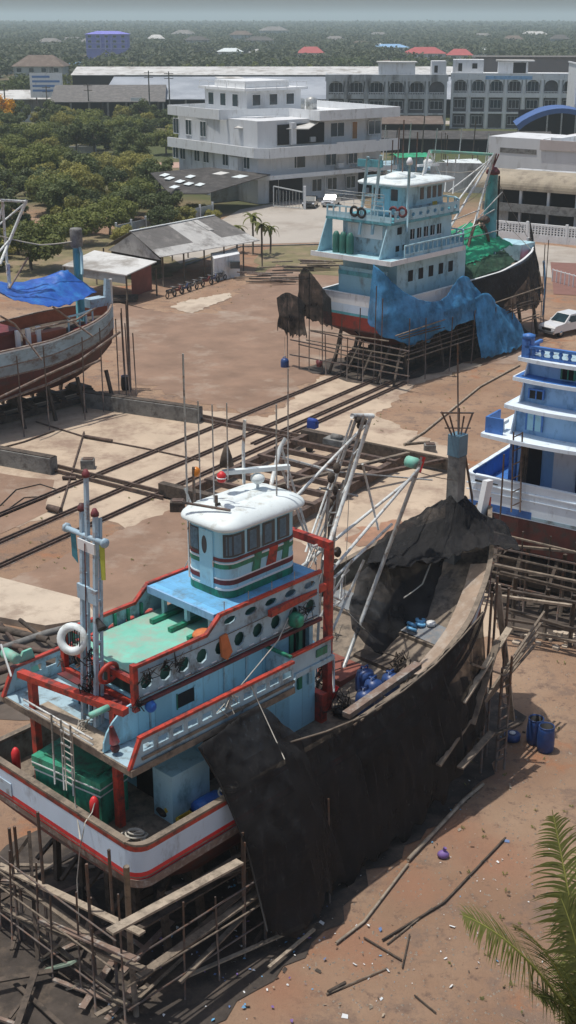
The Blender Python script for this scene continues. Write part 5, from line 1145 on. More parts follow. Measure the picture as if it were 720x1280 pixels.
bt('float','small green float on the starboard end of the red gallows','float',lambda b:(b.use(mint),b.lathe((.72,2.2,7.85),[(.09,-.3),(.09,.3)],8,'x')))
bt('hanging_gloves','dark bundle of gloves hanging from the starboard gallows corner','bundle',lambda b:(b.use(maroon),b.tube([(.7,1.7,7.6),(.75,1.65,7.1)],.06,6,.14),b.ball((.75,1.65,6.95),.14,8)))
bundle('rope_tangle','loose lines trailing over the starboard walkway rail',[(4.1,.72,7.3)],rope,s=.2,r=.012)
bundle('rope_tangle','dark lines hanging from the forward end of the louvred bulwark',[(8.0,1.6,8.4)],black,s=.18,r=.014)
bundle('rope_tangle','pale lines heaped on the aft walkway boards',[(1.0,3.2,6.85)],rope,s=.2,r=.014)
bt('tyre','black tyre lying on the working deck by the red bulkhead','tyre',lambda b:(b.use(black),b.torus((9.9,1.5,4.3),.3,.12,(.2,.1,1),18,8)))
bt('net_pile','dark fishing net piled on the port side of the working deck','net',lambda b:(b.use(netmat('net_pile_dark',(.02,.03,.03),1.0,hole=0)),b.grid([[(9.9+i*.2,4.6+k*.2,4.2+.8*math.sin(math.pi*i/12)*math.sin(math.pi*k/8)+.35*noise.noise(Vector((i*.9,k*.9,3)))) for k in range(9)] for i in range(13)])))
# aft port davit and green bulwark piece beyond
b=M().use(mint); b.slabv([(.6,6.4,6.76),(1.9,6.4,6.76),(1.6,6.4,7.9),(1.3,6.4,7.9)],(0,.08,0)); b.build('side_screen',rt)
b=M().use(mint); b.lathe((.8,6.3,8.0),[(.05,-.3),(.16,-.3),(.16,.3),(.05,.3)],8,'y'); b.use(steelw); b.bar((.7,6.6,8.3),(.5,5.9,7.6),.05); b.build('davit',rt)
bt('safety_ladder_rope','rope ladder hanging down the transom in front of the green box','ladder',lambda b:(b.use(rope),b.tube([(.3,2.9,7.1),(.25,2.85,5.9),(.1,2.7,5.1),(-.1,2.3,4.2)],.02,4),b.tube([(.3,3.3,7.1),(.25,3.25,6.0),(.2,3.2,5.2)],.02,4),[b.tube([(.27,2.9,z),(.27,3.28,z)],.02,4) for z in (5.6,6.0,6.4,6.8)]))
bt('rope','pale rope hanging over the transom from the stern post','rope',lambda b:(b.use(rope),b.tube([(.4,2.2,5.2),(.2,2.1,5.0),(-.12,2.0,4.9),(-.25,2.15,4.0),(-.3,2.3,3.0),(-.35,2.3,1.6)],.02,4)))
# fore gallows
for y in (2.1,5.1): bar('fore_gallows_post',red,rt,(9.7,y,4.1),(9.7,y,9.82),.22)
bar('fore_gallows_beam',red,rt,(9.7,2.0,9.95),(9.7,5.2,9.95),.2,.24); bar('fore_brace',red,rt,(9.3,1.9,8.75),(6.6,1.62,8.85),.14,.2)
# foremast and lattice rigging (plane of the centre line unless told)
def seg(m,r,*pts,l=3.6,nm='rigging_pipe',n=6): return tube(nm,m,rt,[A.lat(u,v,l) for u,v in pts],r,n)
seg(pole,.13,(406,898),(410,780),(416,620),l=3.3,nm='foremast')
for du in (-6,6): seg(steel,.05,(399+du,870),(409+du,700),(418+du,612),l=3.0,nm='ladder_side')
for k in range(15): v=865-k*16; u=402+(870-v)*.065; seg(steel,.03,(u-6,v),(u+6,v),l=3.0,nm='ladder_rung')
for a_,c_,l_,r_,m_ in (((372,735),(447,518),4.4,.06,steel),((388,762),(455,520),3.0,.06,steel),((405,700),(463,522),2.6,.07,steelw),((440,520),(466,520),3.3,.09,steelw),
    ((382,690),(440,525),4.0,.04,steelw),((400,610),(447,620),3.6,.04,steel),((378,720),(430,600),3.2,.04,steel)): seg(m_,r_,a_,c_,l=l_,nm='derrick_pipe')
for k in range(5): f=k/5; seg(steel,.03,(388+67*f,762-242*f),(405+58*f,700-178*f),l=2.8,nm='derrick_rung')
for a_,c_,l_,r_,m_ in (((405,900),(528,572),3.2,.075,steel),((360,722),(519,594),3.6,.055,steelw),((412,716),(524,585),3.0,.055,steelw),((418,722),(490,655),2.9,.05,steelw),((330,662),(460,528),3.9,.055,steelw),
    ((345,570),(420,590),4.0,.045,steelw),((352,560),(395,700),4.2,.04,steelw),((453,580),(473,662),3.4,.04,steelw),((420,590),(540,600),4.2,.03,steel),((395,705),(352,585),4.0,.04,steelw),((410,800),(455,700),3.0,.05,steelw),((415,745),(418,722),2.6,.06,steelw),((398,775),(440,700),2.4,.04,steel)): seg(m_,r_,a_,c_,l=l_,nm='boom_pipe')
p=A.lat(529,571,3.2); q=A.lat(523,590,3.2); tube('boom_tip',bright_red,rt,[q,p],.1)
p=A.lat(515,578,3.6); one('net_block',mint,rt,lambda b:(b.lathe(p,[(.05,-.25),(.2,-.2),(.2,.2),(.05,.25)],10,'y')))
for pts,l_ in (([(403,818),(417,822),(417,865)],2.2),([(412,760),(425,752),(428,720),(436,712)],2.4),([(413,745),(426,750),(432,742)],2.2),([(408,690),(400,680),(390,684)],2.5)): seg(steelw,.045,*pts,l=l_,nm='bent_pipe')
one('mast_lamp',whiteroof,rt,lambda b:b.lathe(A.lat(402,684,3.2),[(.05,-.1),(.2,-.05),(.2,.1),(.1,.16)],10))
for v,du in ((585,4),(597,-3),(612,3),(630,-4),(705,3),(715,-3),(690,5)): one('pulley',woodd,rt,lambda b:b.ball(A.lat(417+du,v,3.3),.13,8,(1,1,1.5)))
one('sheave_block',woodd,rt,lambda b:[b.ball(A.lat(u,v,3.2),.12,8) for u,v in ((448,525),(455,527),(450,532))])
# guy ropes: each a rope of its own
def guy(lab,*pts,r=.018,m=rope,fr=A):
    b=M(fr).use(m); P_=[Vector(p) for p in pts]; out=[]
    for i in range(len(P_)-1):
        N=8
        for k in range(N+(i==len(P_)-2)): f=k/N; q=P_[i].lerp(P_[i+1],f); q.z-=.12*math.sin(math.pi*f)*((P_[i+1]-P_[i]).length/8); out.append(q)
    b.tube(out,r,4); return tag(b.build('guy_rope'),lab,'rope')
guy('long white guy rope from the foremast down to the starboard walkway rail',A.lat(416,640,3.3),A.lat(348,800,1.4),A.lat(240,925,.74),r=.022)
guy('pale guy rope from the foremast top down to the black net over the foredeck',A.lat(566,628,3.6),A.lat(528,730,2.8),A.lat(505,742+5,2.6),r=.03)
guy('white line from the platform edge to the port side of the mint deck',A.lat(240,690,4.6),A.lat(216,738,5.3),r=.015)
guy('thin wire stay from the boom tip to the king post',A.lat(523,590,3.2),A.lat(568,600,3.6),r=.014,m=pole)
guy('slack rope hanging from the derrick over the working deck',A.lat(437,600,3.6),A.lat(430,760,3.2),A.lat(470,800,3),r=.015)
# king post at the bow
b=M().use(concm); a0=A.lat(574,700,3.6); b.bar((18.25,3.6,5.6),(18.25,3.6,10.4),.5,.42); kpst=b.build('king_post',rt)
b=M().use(mat('slate_blue_paint',(.10,.20,.27),.5,.2,2)); b.box((17.98,3.35,10.42),(18.5,3.85,11.2)); b.build('lamp_box',rt)
b=M().use(pole)
for u,v in ((552,515),(562,520),(574,510),(580,520),(591,516)): b.tube([Vector((18.25,3.6+(571-u)*.008,10.9)),A.lat(u,v,3.6)],.035,5)
b.tube([A.lat(551,516,3.6),A.lat(592,516,3.6)],.035,5); b.tube([A.lat(556,535,3.6),A.lat(588,535,3.6)],.025,5); b.build('spike_crown',rt)
tube('antenna',pole,rt,[(18.25,3.6,11),A.lat(572,430,3.6)],.03,5)
tube('light_wire',pole,rt,[A.lat(580,560,3.6),A.lat(590,620,3.4),A.lat(592,655,3)],.05,5)
one('stem_head',white,rt,lambda b:b.slabv([(19.7,3.5,7.4),(20.1,3.5,7.4),(20.5,3.5,8.9),(20.1,3.5,8.95)],(0,.22,0)))
# raised foredeck and hatch
b=M().use(mat('foredeck_grey',(.19,.21,.23),.7,.25,1.5,(.30,.25,.21),.36,2)); b.grid([[(a_,3.6-h_,z_) ,(a_,3.6,z_+.06),(a_,3.6+h_,z_)] for a_,h_,z_ in ((14.3,3.1,5.1),(15.5,2.8,5.3),(17,2.2,5.7),(18.3,1.5,6.1),(19.4,.7,6.5))],False); b.build('foredeck',rt)
box('foredeck_step',wood,rt,(14.2,.6,4.4),(14.3,6.6,5.1))
b=M().use(mat('waterway_boards',(.33,.25,.19),.8,.2,1.5,(.42,.36,.3),.36,2)); b.grid([[(a_,3.6-h_,z_),(a_,3.6-h_+.75,z_-.25)] for a_,h_,z_ in ((12.6,3.3,5.0),(14,3.2,5.45),(15,3.0,5.75),(16,2.65,6.1),(17,2.25,6.45),(18,1.75,6.8))]); b.build('inner_waterway',rt)
box('hatch',redsheet,rt,(10.9,2.6,4.1),(12.3,4.6,4.55)); box('hatch',woodd,rt,(12.5,1.6,4.2),(14.0,3.4,4.7))
# things on the working deck
def drum(lab,x,y,z,m=drumb,fr=A,h=1.02,r=.32,open_=False,grp='blue plastic drums'):
    t=thing('plastic_drum',lab,'drum',fr.W((x,y,z)),fr.ang,grp)
    if open_: one('body',m,t,lambda b:b.lathe((0,0,0),[(0.01,0),(r*.82,0.001),(r*.95,.08),(r,.3),(r,.6),(r*.93,.86),(r*.86,h),(r*.82,h-.005),(r*.8,.45),(.00001,.44)],18)); one('inside',black,t,lambda b:b.lathe((0,0,0),[(.00001,.46),(r*.785,.46),(r*.8,h-.03),(r*.79,h-.03),(r*.775,.475),(.00001,.475)],18)); one('rim',drumb,t,lambda b:b.torus((0,0,h),r*.86,.018,(0,0,1),18,5))
    else:
        one('body',m,t,lambda b:b.lathe((0,0,0),[(r*.85,0),(r*.97,.06),(r,.2),(r,.65),(r*.85,.82),(r*.3,h*.9)],16)); one('handle',m,t,lambda b:b.tube([(-.12,0,h*.82),(-.12,0,h),(.12,0,h),(.12,0,h*.82)],.03,6)); one('cap',drumb,t,lambda b:b.lathe((.0,.13,h*.87),[(.06,0),(.06,.08)],8))
    return t
for x,y,lab in ((10.35,1.05,'blue jerrycan drum nearest the stern in the group on the working deck'),(11.05,1.3,'blue jerrycan drum in the middle of the group on the working deck'),(11.75,1.15,'blue jerrycan drum closest to the timber rail on the working deck'),(11.4,1.95,'blue jerrycan drum behind the three others on the working deck')): drum(lab,x,y,4.15)
bt('bucket','red bucket on the working deck beside the blue drums','bucket',lambda b:(b.use(bright_red),b.lathe((10.35,2.5,4.15),[(.17,0),(.24,.42),(.27,.42),(.22,.38),(.15,.05)],14)))
bt('timber_rail','pale weathered beam lying along the starboard bulwark past the drums','beam',lambda b:(b.use(rubw),b.bar((8.6,.35,5.15),(12.4,.55,5.35),.28,.18)))
bt('tarpaulin','crumpled blue and green sheets heaped on the port side of the working deck','tarpaulin',lambda b:(b.use(mat('blue_heap',(.05,.16,.28),.6,.5,3)),b.grid([[(10.8+i*.22,3.6+k*.22,4.3+.5*noise.noise(Vector((i*.7,k*.8,0)))+.5*math.sin(math.pi*i/8)*math.sin(math.pi*k/9)) for k in range(10)] for i in range(9)])))
bt('orange_pipe','orange red pipe lying across the working deck','pipe',lambda b:(b.use(bright_red),b.tube([(11.3,3.2,4.25),(11.9,2.3,4.25)],.06,6)))
bt('orange_pipe','second orange red pipe beside a timber on the working deck','pipe',lambda b:(b.use(bright_red),b.tube([(11.9,3.3,4.25),(12.4,2.5,4.3)],.05,6)))
bt('blue_buckets','small cluster of blue floats on the foredeck edge','floats',lambda b:(b.use(skyblue),[b.torus((14.4+k*.25,2.4+.2*(k%2),5.3),.14,.06,(random.random(),0,1),12,6) for k in range(4)],b.use(white),b.lathe((15.1,2.1,5.3),[(.16,0),(.16,.12)],12)))
bundle('deck_gear','jumble of dark ropes and rods amidships on the near boat',[(10.2,3.0,4.5),(9.9,1.6,4.5),(11.5,1.3,4.4),(12.5,1.2,4.6),(13,1.8,4.8),(9.8,2.4,5.5)],woodd,'gear',7,.28,.022)
bundle('deck_gear','tangle of pale lines at the foot of the foremast',[(10.5,2.9,5.2),(10.8,2.8,6.2),(10.6,2.8,7.4)],rope,'gear',5,.2,.012)
# drums on the ground
for u,v,lab in ((668,928,'open blue drum standing on the earth, the farther of two'),(681,938,'open blue drum standing on the earth, the nearer of two')):
    p=G(u,v,0); o=drum(lab,0,0,0,open_=True,grp='open drums on the earth'); o.location=p
p=G(640,925,0); b=M().use(drumb); b.lathe(p,[(.15,0),(.3,.05),(.32,.25),(.2,.3),(.05,.2)],12); b.use(white); b.lathe(p+Vector((0,0,.3)),[(.12,0),(.12,.03)],8); tag(b.build('basin'),'upturned dark blue basin with a white bottle by the scaffold foot','basin')
# ================= NETS AND TARPAULINS =================
def cloth(name,lab,cat,rows,m,fr=A,amp=.08,fq=1.1,nu=40,nv=26,seed=0,grp=None,th=True,vert=True,rag=0):
    rows=[[Vector(p) for p in r] for r in rows]
    def ev(r,f):
        x=f*(len(r)-1); i=min(int(x),len(r)-2); t=x-i
        p0=r[max(i-1,0)];p1=r[i];p2=r[i+1];p3=r[min(i+2,len(r)-1)]
        return .5*((2*p1)+(p2-p0)*t+(2*p0-5*p1+4*p2-p3)*t*t+(3*p1-p0-3*p2+p3)*t*t*t)
    g=[]
    for j in range(nv+1):
        f=j/nv; y=f*(len(rows)-1); i=min(int(y),len(rows)-2); t=y-i; line=[]
        for k in range(nu+1):
            s=k/nu; a_=ev(rows[i],s); c_=ev(rows[i+1],s); p=a_.lerp(c_,t)
            q=Vector((p.x*fq+seed*7.3,p.y*fq,p.z*fq*(.35 if vert else 1)))
            d=noise.noise(q)*amp*.55+(.35-2.2*abs(noise.noise(Vector((p.x*2.1+seed+p.z*.35,p.y*2.1,p.z*(.3 if vert else 1.0))))))*amp*.55+noise.noise(Vector((p.x*8+seed+p.z*1.5,p.y*8,p.z*1.1)))*amp*.16
            if rag and j==nv: d+=0; p=p+Vector((0,0,noise.noise(Vector((s*14,seed,2)))*rag))
            line.append(p+ (Vector((.25*d,-d,.2*d)) if vert else Vector((.2*d,.2*d,d))))
        g.append(line)
    b=M(fr).use(m); b.grid(g); o=b.build(name); tag(o,lab,cat,grp)
    md=o.modifiers.new('thickness','SOLIDIFY'); md.thickness=.012; return o
L=lambda u,v,l:A.lat(u,v,l)
cloth('shade_net','big black shade net hanging from the starboard rail of the near boat to the ground','net',[
  [(5.3,.02,5.75),(7.2,.0,5.35),(9,-.02,5.15),(10.8,-.06,5.3),(12.4,-.05,5.6),(13.8,.0,6.0),(15.3,.15,6.4)],
  [(5.6,-.35,4.2),(7.2,-.4,3.9),(9,-.4,3.9),(10.8,-.42,4.0),(12.4,-.4,4.2),(13.8,-.35,4.5),(15.4,-.1,5.0)],
  [(5.9,-.6,2.4),(7.4,-.6,2.2),(9.1,-.6,2.3),(10.8,-.6,2.4),(12.4,-.6,2.7),(13.9,-.5,3.1),(15.4,-.2,3.7)],
  [(6.0,-.8,.5),(7.5,-.8,.3),(9.2,-.75,.35),(10.9,-.7,.5),(12.4,-.7,.9),(13.9,-.6,1.6),(15.3,-.3,2.6)]],netb,amp=.16,rag=.9,nu=150,nv=44)
cloth('shade_net','black shade net draped from the walkway corner outward to the ground by the stern planks','net',[
  [(2.7,.55,6.6),(3.6,.5,6.75),(4.9,.4,6.95),(5.6,.2,6.2),(6.2,.0,5.6)],
  [(3.0,.1,5.6),(3.7,-.3,5.6),(4.9,-.5,5.6),(5.8,-.5,5.2),(6.4,-.3,4.6)],
  [(3.3,-.7,3.6),(3.9,-1.1,3.5),(5.0,-1.2,3.5),(6.0,-1.0,3.2),(6.8,-.7,2.8)],
  [(3.6,-1.2,.9),(4.2,-1.6,.6),(5.2,-1.6,.7),(6.2,-1.3,.9),(7.1,-1.0,.9)]],netb,amp=.16,seed=2,rag=.5,nu=90,nv=50)
cloth('shade_net','black shade net peaked over the bow, tied to the grey king post','net',[
  [(14.0,4.2,7.3),(16.0,4.9,7.7),(18.1,4.3,8.3),(19.6,4.3,7.6),(20.3,3.6,7.7)],
  [(14.2,3.6,7.5),(16.2,3.7,7.7),(18.25,3.6,9.0),(19.2,3.1,8.1),(19.8,2.4,7.7)],
  [(14.3,3.2,7.4),(16.2,2.9,7.5),(17.9,2.8,8.0),(18.8,2.1,7.7),(19.2,1.5,7.45)],
  [(14.6,2.8,7.6),(16.0,2.4,7.5),(17.2,2.1,7.55),(18.0,1.5,7.5),(18.4,.8,7.4)]],netb,amp=.22,fq=1.0,vert=False,seed=4,nu=70,nv=50)
cloth('shade_net','grey see-through net sagging over the working deck','net',[
  [L(446,722,4.2),L(468,702,4.1),L(510,684,3.9),L(560,668,3.5)],
  [L(436,760,3.6),L(470,745,3.5),L(510,733,3.3),L(552,712,3.0)],
  [L(440,785,3.1),L(472,788,3.0),L(510,780,2.8),L(538,758,2.6)],
  [L(460,806,2.7),L(480,820,2.6),L(498,826,2.5),L(524,796,2.4)]],netgr,amp=.18,fq=.9,vert=False,seed=6)
def hem(lab,pts,m=rope,r=.02,fr=A):
    b=M(fr).use(m); b.tube([Vector(p) for p in pts],r,5); return tag(b.build('hem_rope'),lab,'rope')
hem('hem rope along the top edge of the big black shade net',[(5.3,-.1,5.77),(7.2,-.1,5.38),(9,-.12,5.18),(10.8,-.16,5.33),(12.4,-.15,5.63),(13.8,-.1,6.03),(15.3,.05,6.43)],wood,.028)
hem('hem rope down the stern side edge of the corner net',[(2.68,.5,6.6),(2.98,.05,5.6),(3.25,-.75,3.6),(3.5,-1.25,1.0)],black,.03)
hem('pale lashing from the walkway rail over the corner net',[(4.9,.7,7.5),(4.9,.35,7.0),(5.0,-.5,5.6)],rope,.015)
# ================= SCAFFOLD OF BOAT A =================
def scaffold(lab,fr,origin): return thing('scaffold',lab,'scaffold',fr.W(origin),fr.ang)
sc_=scaffold('timber and steel pole scaffold with crossed planks around the stern of the near boat',A,(0,3.6,0))
def sp(p): return (p[0],p[1]-3.6,p[2])
for u,v,a_ in ((18,1033,-.75),(47,1015,-.7),(108,1080,-.8),(113,1122,-.45),(136,1062,-.45)):
    p=A.st(u,v,a_); tube('pole',pole,sc_,[sp((a_,p.y,0)),sp(p)],.045,6)
p=A.st(158,1083,-.55); tube('post',wood,sc_,[sp((-.5,p.y-.02,0)),sp((-.52,p.y+.05,2.2)),sp(p)],.085,7)
for u,v,l_ in ((303,1040,-.55),(331,1060,-.6)): p=A.lat(u,v,l_); tube('pole',pole,sc_,[sp((p.x,l_,0)),sp(p)],.05,6)
for y in (4.5,5.6,6.8): tube('pole',pole,sc_,[sp((-.9,y,0)),sp((-.9,y,3.9))],.045,6)
def plk(p,q,w=.24,h=.06,m=woodl,nm='plank'): bar(nm,m,sc_,sp(p),sp(q),w,h)
plk(A.st(-30,1068,-.9),A.st(178,1167,-.6),.22); plk(A.lat(137,1165,-.85),A.lat(300,1077,-.75),.28,.07)
plk(A.st(-20,1125,-.9),A.st(180,1212,-.7),.22,m=wood); plk(A.st(50,1150,-1.0),A.st(172,1200,-.9),.2,m=rubw); plk(A.st(38,1217,-1.1),A.st(92,1203,-1.1),.22,m=mat('green_grey_plank',(.24,.32,.25),.8,.2,3)); plk(A.st(60,1243,-1.1),A.st(95,1232,-1.1),.22)
plk(A.st(-20,1180,-.9),A.st(160,1255,-.8),.16,m=wood); plk(A.st(-10,1245,-.9),A.st(90,1170,-.9),.18,m=wood)
plk((-.6,-.5,1.5),(6.5,-.7,2.0),.26,.07,wood); plk((-.4,-.2,1.0),(5.5,-.6,2.6),.2,.06,woodd); plk((.5,-.9,.9),(6.2,-.2,1.7),.16,.06,wood); plk((0,.2,2.3),(7,-.3,2.5),.2,.06,woodd); plk((1,-.5,.5),(5,-1.3,.35),.12,.05,woodl); plk((3.1,-1.7,.25),(5.2,-1.5,.2),.1,.05,woodl)
for k in range(6): plk((.0+.25*k,.1,2.75+.05*k),(6.4,-.1-.1*k,2.95-.22*k),.13,.05,woodd if k%2 else wood)
for k in range(5): plk((.9,1.2+1.2*k,1.0+.15*(k%3)),(2.4,1.6+1.1*k,2.0),.12,.1,woodd,'prop')
for k in range(5): plk((1.6,.8+1.3*k,.02),(1.5,.9+1.2*k,2.4),.18,.18,woodd,'prop')
plk((-.8,.2,.7),(-.9,7.4,.9),.14,.06,wood); plk((-.7,.4,1.9),(-1.0,7.6,2.3),.2,.06,wood); plk((-1.2,3.2,.3),(-.2,4.6,3.4),.1,.1,woodd,'brace'); plk((-1.2,6.2,.3),(-.2,4.6,3.2),.1,.1,wood,'brace')
# keel cradle & side shores
cr=thing('keel_cradle','dark stacked timber cradle and shores under the hull of the near boat','cradle',A.W((9,3.6,0)),A.ang)
for k in range(8):
    x=-6.5+k*2; b=M().use(woodd); [b.box((x-.25,-.9+.05*j,.02+j*.28),(x+.25,.9-.05*j,.28+j*.28)) for j in range(4)]; b.build('block_stack',cr)
    for sg in (-1,1): bar('shore',woodd,cr,(x+.6,sg*2.6,.02),(x+.6,sg*(2.3 if k<5 else 1.6),2.5),.2)
rnd=random.Random(23)
for k in range(9): y=-.4+k*.95; tube('pole',pole,sc_,[sp((-1.0-.25*(k%2),y,0)),sp((-.9-.2*(k%2),y+rnd.uniform(-.15,.15),rnd.uniform(2.6,4.3)))],.03,5)
for k in range(6): x=.8+k*1.15; tube('pole',pole,sc_,[sp((x,-.75-.15*(k%2),0)),sp((x+.1,-.7,rnd.uniform(2.6,4.2)))],.03,5)
for k in range(3): z=.9+k*1.0; tube('thin_ledger',wood if k%2 else pole,sc_,[sp((-1.1,-.8+rnd.uniform(0,.8),z)),sp((-1.15,7.5,z+rnd.uniform(-.3,.3)))],.03,5)
for k in range(3): z=1.0+k*.75; tube('thin_ledger',wood if k%2 else pole,sc_,[sp((-1.2,-.8,z)),sp((6.2,-.85,z+rnd.uniform(-.3,.3)))],.03,5)
# bow side scaffold
s2=scaffold('slim pole ladder and leaning boards beside the starboard bow of the near boat',A,(17,-.5,0))
def sq(p): return (p[0]-17,p[1]+.5,p[2])
for u,v,l_,u2,v2 in ((615,740,.0,612,990),(628,835,-.3,628,930),(640,820,-.45,638,925),(636,735,.1,636,900),(622,720,.5,622,900)):
    p=A.lat(u,v,l_); tube('pole',pole,s2,[sq(p),sq((p.x,l_,0))],.05,6)
for k in range(9): z=.5+k*.42; p=A.lat(634,835,-.4); bar('rung',pole,s2,sq((p.x-.25,-.4,z)),sq((p.x+.25,-.45,z)),.05)
for (a_,l0),(c_,l1),m_ in (((( 578,878),-.4),((637,785),-.1),woodl),(((640,900),.3),((622,730),.8),woodl),(((590,905),-.5),((622,800),-.2),wood),(((575,960),-.9),((615,915),-.6),wood),(((590,830),-.2),((634,845),-.3),wood),(((600,925),-.5),((650,942-40),-.4),woodd)):
    bar('board',m_,s2,sq(A.lat(*a_,l0)),sq(A.lat(*c_,l1)),.24,.06)
for k in range(4): bar('walk_pole',wood,s2,sq((12,-.5-.1*k,2.3)),sq((20,.9-.1*k,3.1+.5*k)),.08)
# ---------------- B: the teal boat on the rails ----------------
B_=Frame((7.6,90.9),49)
rb=boat('fishing_boat','tall teal and pale blue trawler on the rails, wrapped in blue and black nets',B_,'fishing boats propped up in the yard')
hwB=[(0,3.45),(8,3.75),(14,3.7),(18,3.2),(21,2.3),(23,1.2),(24,.1)]
make_hull(rb,3.5,24,hwB,[(-1,6),(0,6),(14,6.2),(24,7.0)],.9,[(.2,white),(.75,white),(1.35,hullwhite),(1.55,teal),(2.5,antifr)],keel=1.6,rub=False,capm=white,inner=tealp)
def R_(root,name,m,a,b2): return box(name,m,root,a,b2)
# main deck house
R_(rb,'main_house',tealp,(1.6,1.0,5.1),(10.5,6.0,8.6)); R_(rb,'door',bblue,(1.56,3.6,5.2),(1.595,4.4,7.2)); R_(rb,'aft_wall',paleblue,(.6,1.2,5.1),(.7,5.6,7.9))
R_(rb,'blue_band',teal,(.55,1.2,7.3),(.595,5.6,7.6))
for k in range(5): w_=R_(rb,'window',dark,(3.0+k*1.3,.96,6.9),(3.55+k*1.3,.995,7.7))
b=M().use(tealp); b.prism([(-.3,.2),(9,.2),(10.8,1.4),(10.8,5.6),(9,6.8),(-.3,7.4)],8.6,8.85); b.build('deck_slab',rb)
b=M().use(white); b.prism([(-.4,.1),(-.3,.1),(-.3,7.5),(-.4,7.5)],8.55,8.9); b.box((-.3,.1,8.55),(9,.19,8.9)); b.build('slab_edge',rb)
def fence(root,name,m,pts,z0,z1,n=14,solid=0):
    b=M().use(m)
    for i in range(len(pts)-1):
        p=Vector((*pts[i],0)); q=Vector((*pts[i+1],0)); b.bar(p+Vector((0,0,z1)),q+Vector((0,0,z1)),.12,.1); b.bar(p+Vector((0,0,z0+.05)),q+Vector((0,0,z0+.05)),.1,.1)
        if solid: b.bar(p+Vector((0,0,z0+(z1-z0)*solid/2)),q+Vector((0,0,z0+(z1-z0)*solid/2)),.06,(z1-z0)*solid)
        k=max(1,int((q-p).length/.55))
        for j in range(k+1): c=p.lerp(q,j/k); b.bar(c+Vector((0,0,z0)),c+Vector((0,0,z1)),.09,.09)
    return b.build(name,root)
fence(rb,'balustrade',tealp,[(1.5,.3),(9,.3),(10.7,1.5),(10.7,5.5)],8.85,9.75,solid=.35)
# 2nd level
b=M().use(tealp); b.prism([(1.4,1.3),(8.8,1.3),(9.9,2.3),(9.9,4.8),(8.8,5.9),(1.4,5.9)],8.85,11.2); b.build('upper_house',rb)
for k in range(5): w_=R_(rb,'window',dark,(3.5+k*.85,1.27,9.9),(4.0+k*.85,1.295,10.6)); R_(w_,'frame',white,(3.45+k*.85,1.25,9.82),(4.05+k*.85,1.268,9.88)); R_(w_,'frame',white,(3.73+k*.85,1.25,9.9),(3.77+k*.85,1.268,10.6))
for x in (1.75,2.6): R_(rb,'window',dark,(x,1.27,9.2),(x+.4,1.295,9.6))
R_(rb,'window',dark,(1.9,1.27,10.4),(2.4,1.295,10.9))
b=M().use(tealp); b.slabv([(-.3,6.9,8.85),(.9,6.9,11.5),(1.4,6.9,11.5),(1.4,6.9,8.85)],(0,.08,0)); b.build('wing_board',rb); b=M().use(tealp); b.slabv([(-.2,1.3,8.85),(.9,1.3,11.5),(1.4,1.3,11.5),(1.4,1.3,8.85)],(0,.08,0)); b.build('wing_board',rb)
b=M().use(greyblue); b.box((1.36,1.45,9.0),(1.395,5.8,11.0)); b.use(white); b.box((1.32,2.2,10.0),(1.358,5.4,11.0)); b.build('aft_panel',rb)
for y in (4.5,5.15,5.8):
    bt('gas_cylinder',{4.5:'green cylinder nearest the middle on the teal boat stern',5.15:'middle one of three green cylinders on the teal boat stern',5.8:'outermost green cylinder on the teal boat stern'}[y],'cylinder',lambda b:(b.use(mat('cylinder_green',(.03,.14,.11),.5,.15,2)),b.lathe((.5,y,8.86),[(.27,0),(.28,.1),(.28,1.25),(.15,1.5),(.06,1.55)],12)),'green cylinders on the teal boat',B_)
b=M().use(teal); b.prism([(.6,.9),(9.2,.9),(10.4,2.0),(10.4,5.2),(9.2,6.4),(.6,6.9)],11.2,11.38); b.build('bridge_deck',rb)
b=M().use(tealp); holepanel(b,1.0,9.2,.92,11.39,12.1,9,.16,.22,.05); b.build('bulwark_panel',rb)
fence(rb,'balustrade',tealp,[(.65,1.0),(.65,6.8)],11.38,12.2,solid=.5); fence(rb,'balustrade',tealp,[(9.2,1.0),(10.3,2.1),(10.3,5.2)],11.38,12.2,solid=.4)
# bridge
wpB=rrect(3.6,1.9,8.8,5.3,.6,4)
b=M().use(tealp); b.prism(wpB,11.39,13.6); brg=b.build('wheelhouse',rb)
b=M().use(greyblue); ringband(b,wpB,11.7,12.1,.01,.02); b.use(yellow); b.box((7.0,1.86,11.75),(7.6,1.88,12.2)); b.build('stripe',brg)
Pp=[Vector(p) for p in wpB]
for x in (8.2,7.5,6.8,5.9): 
    s0=sper(x,1.9) if 0 else None; R_(brg,'window',glass,(x-.5,1.87,12.5),(x-.05,1.895,13.35))
for y in (2.6,4.2): R_(brg,'window',glass,(3.57,y,12.5),(3.595,y+.6,13.3))
R_(brg,'door',paleblue,(3.56,3.3,11.45),(3.595,4.0,13.3))
b=M().use(whiteroof); Rr=rrect(2.6,1.2,9.5,6.0,.9,5); c=Vector((6,3.6)); b.grid([[(c.x+(p[0]-c.x)*f,c.y+(p[1]-c.y)*f,z) for p in Rr+[Rr[0]]][::-1] for z,f in ((13.62,.98),(13.68,1),(13.78,1),(13.9,.9),(13.98,.6),(14.0,.02))]); b.prism([(c.x+(p[0]-c.x)*.98,c.y+(p[1]-c.y)*.98) for p in Rr],13.6,13.64); b.build('roof',brg)
one('roof_dome',whiteroof,brg,lambda b:b.ball((5.2,3.6,14.0),.9,12,(1.6,1.2,.45)))
one('radar',white,rb,lambda b:(b.ball(B_.lat(535,203,3.6)-Vector((0,0,.0)),.4,10,(1,1,.7)),b.tube([(8.3,3.6,13.9),B_.lat(535,203,3.6)],.09,6),b.bar(B_.lat(522,207,3.6),B_.lat(548,206,3.6),.2,.16)))
for k,(y,lab) in enumerate(((4.7,'a'),(5.3,'b'))): pass
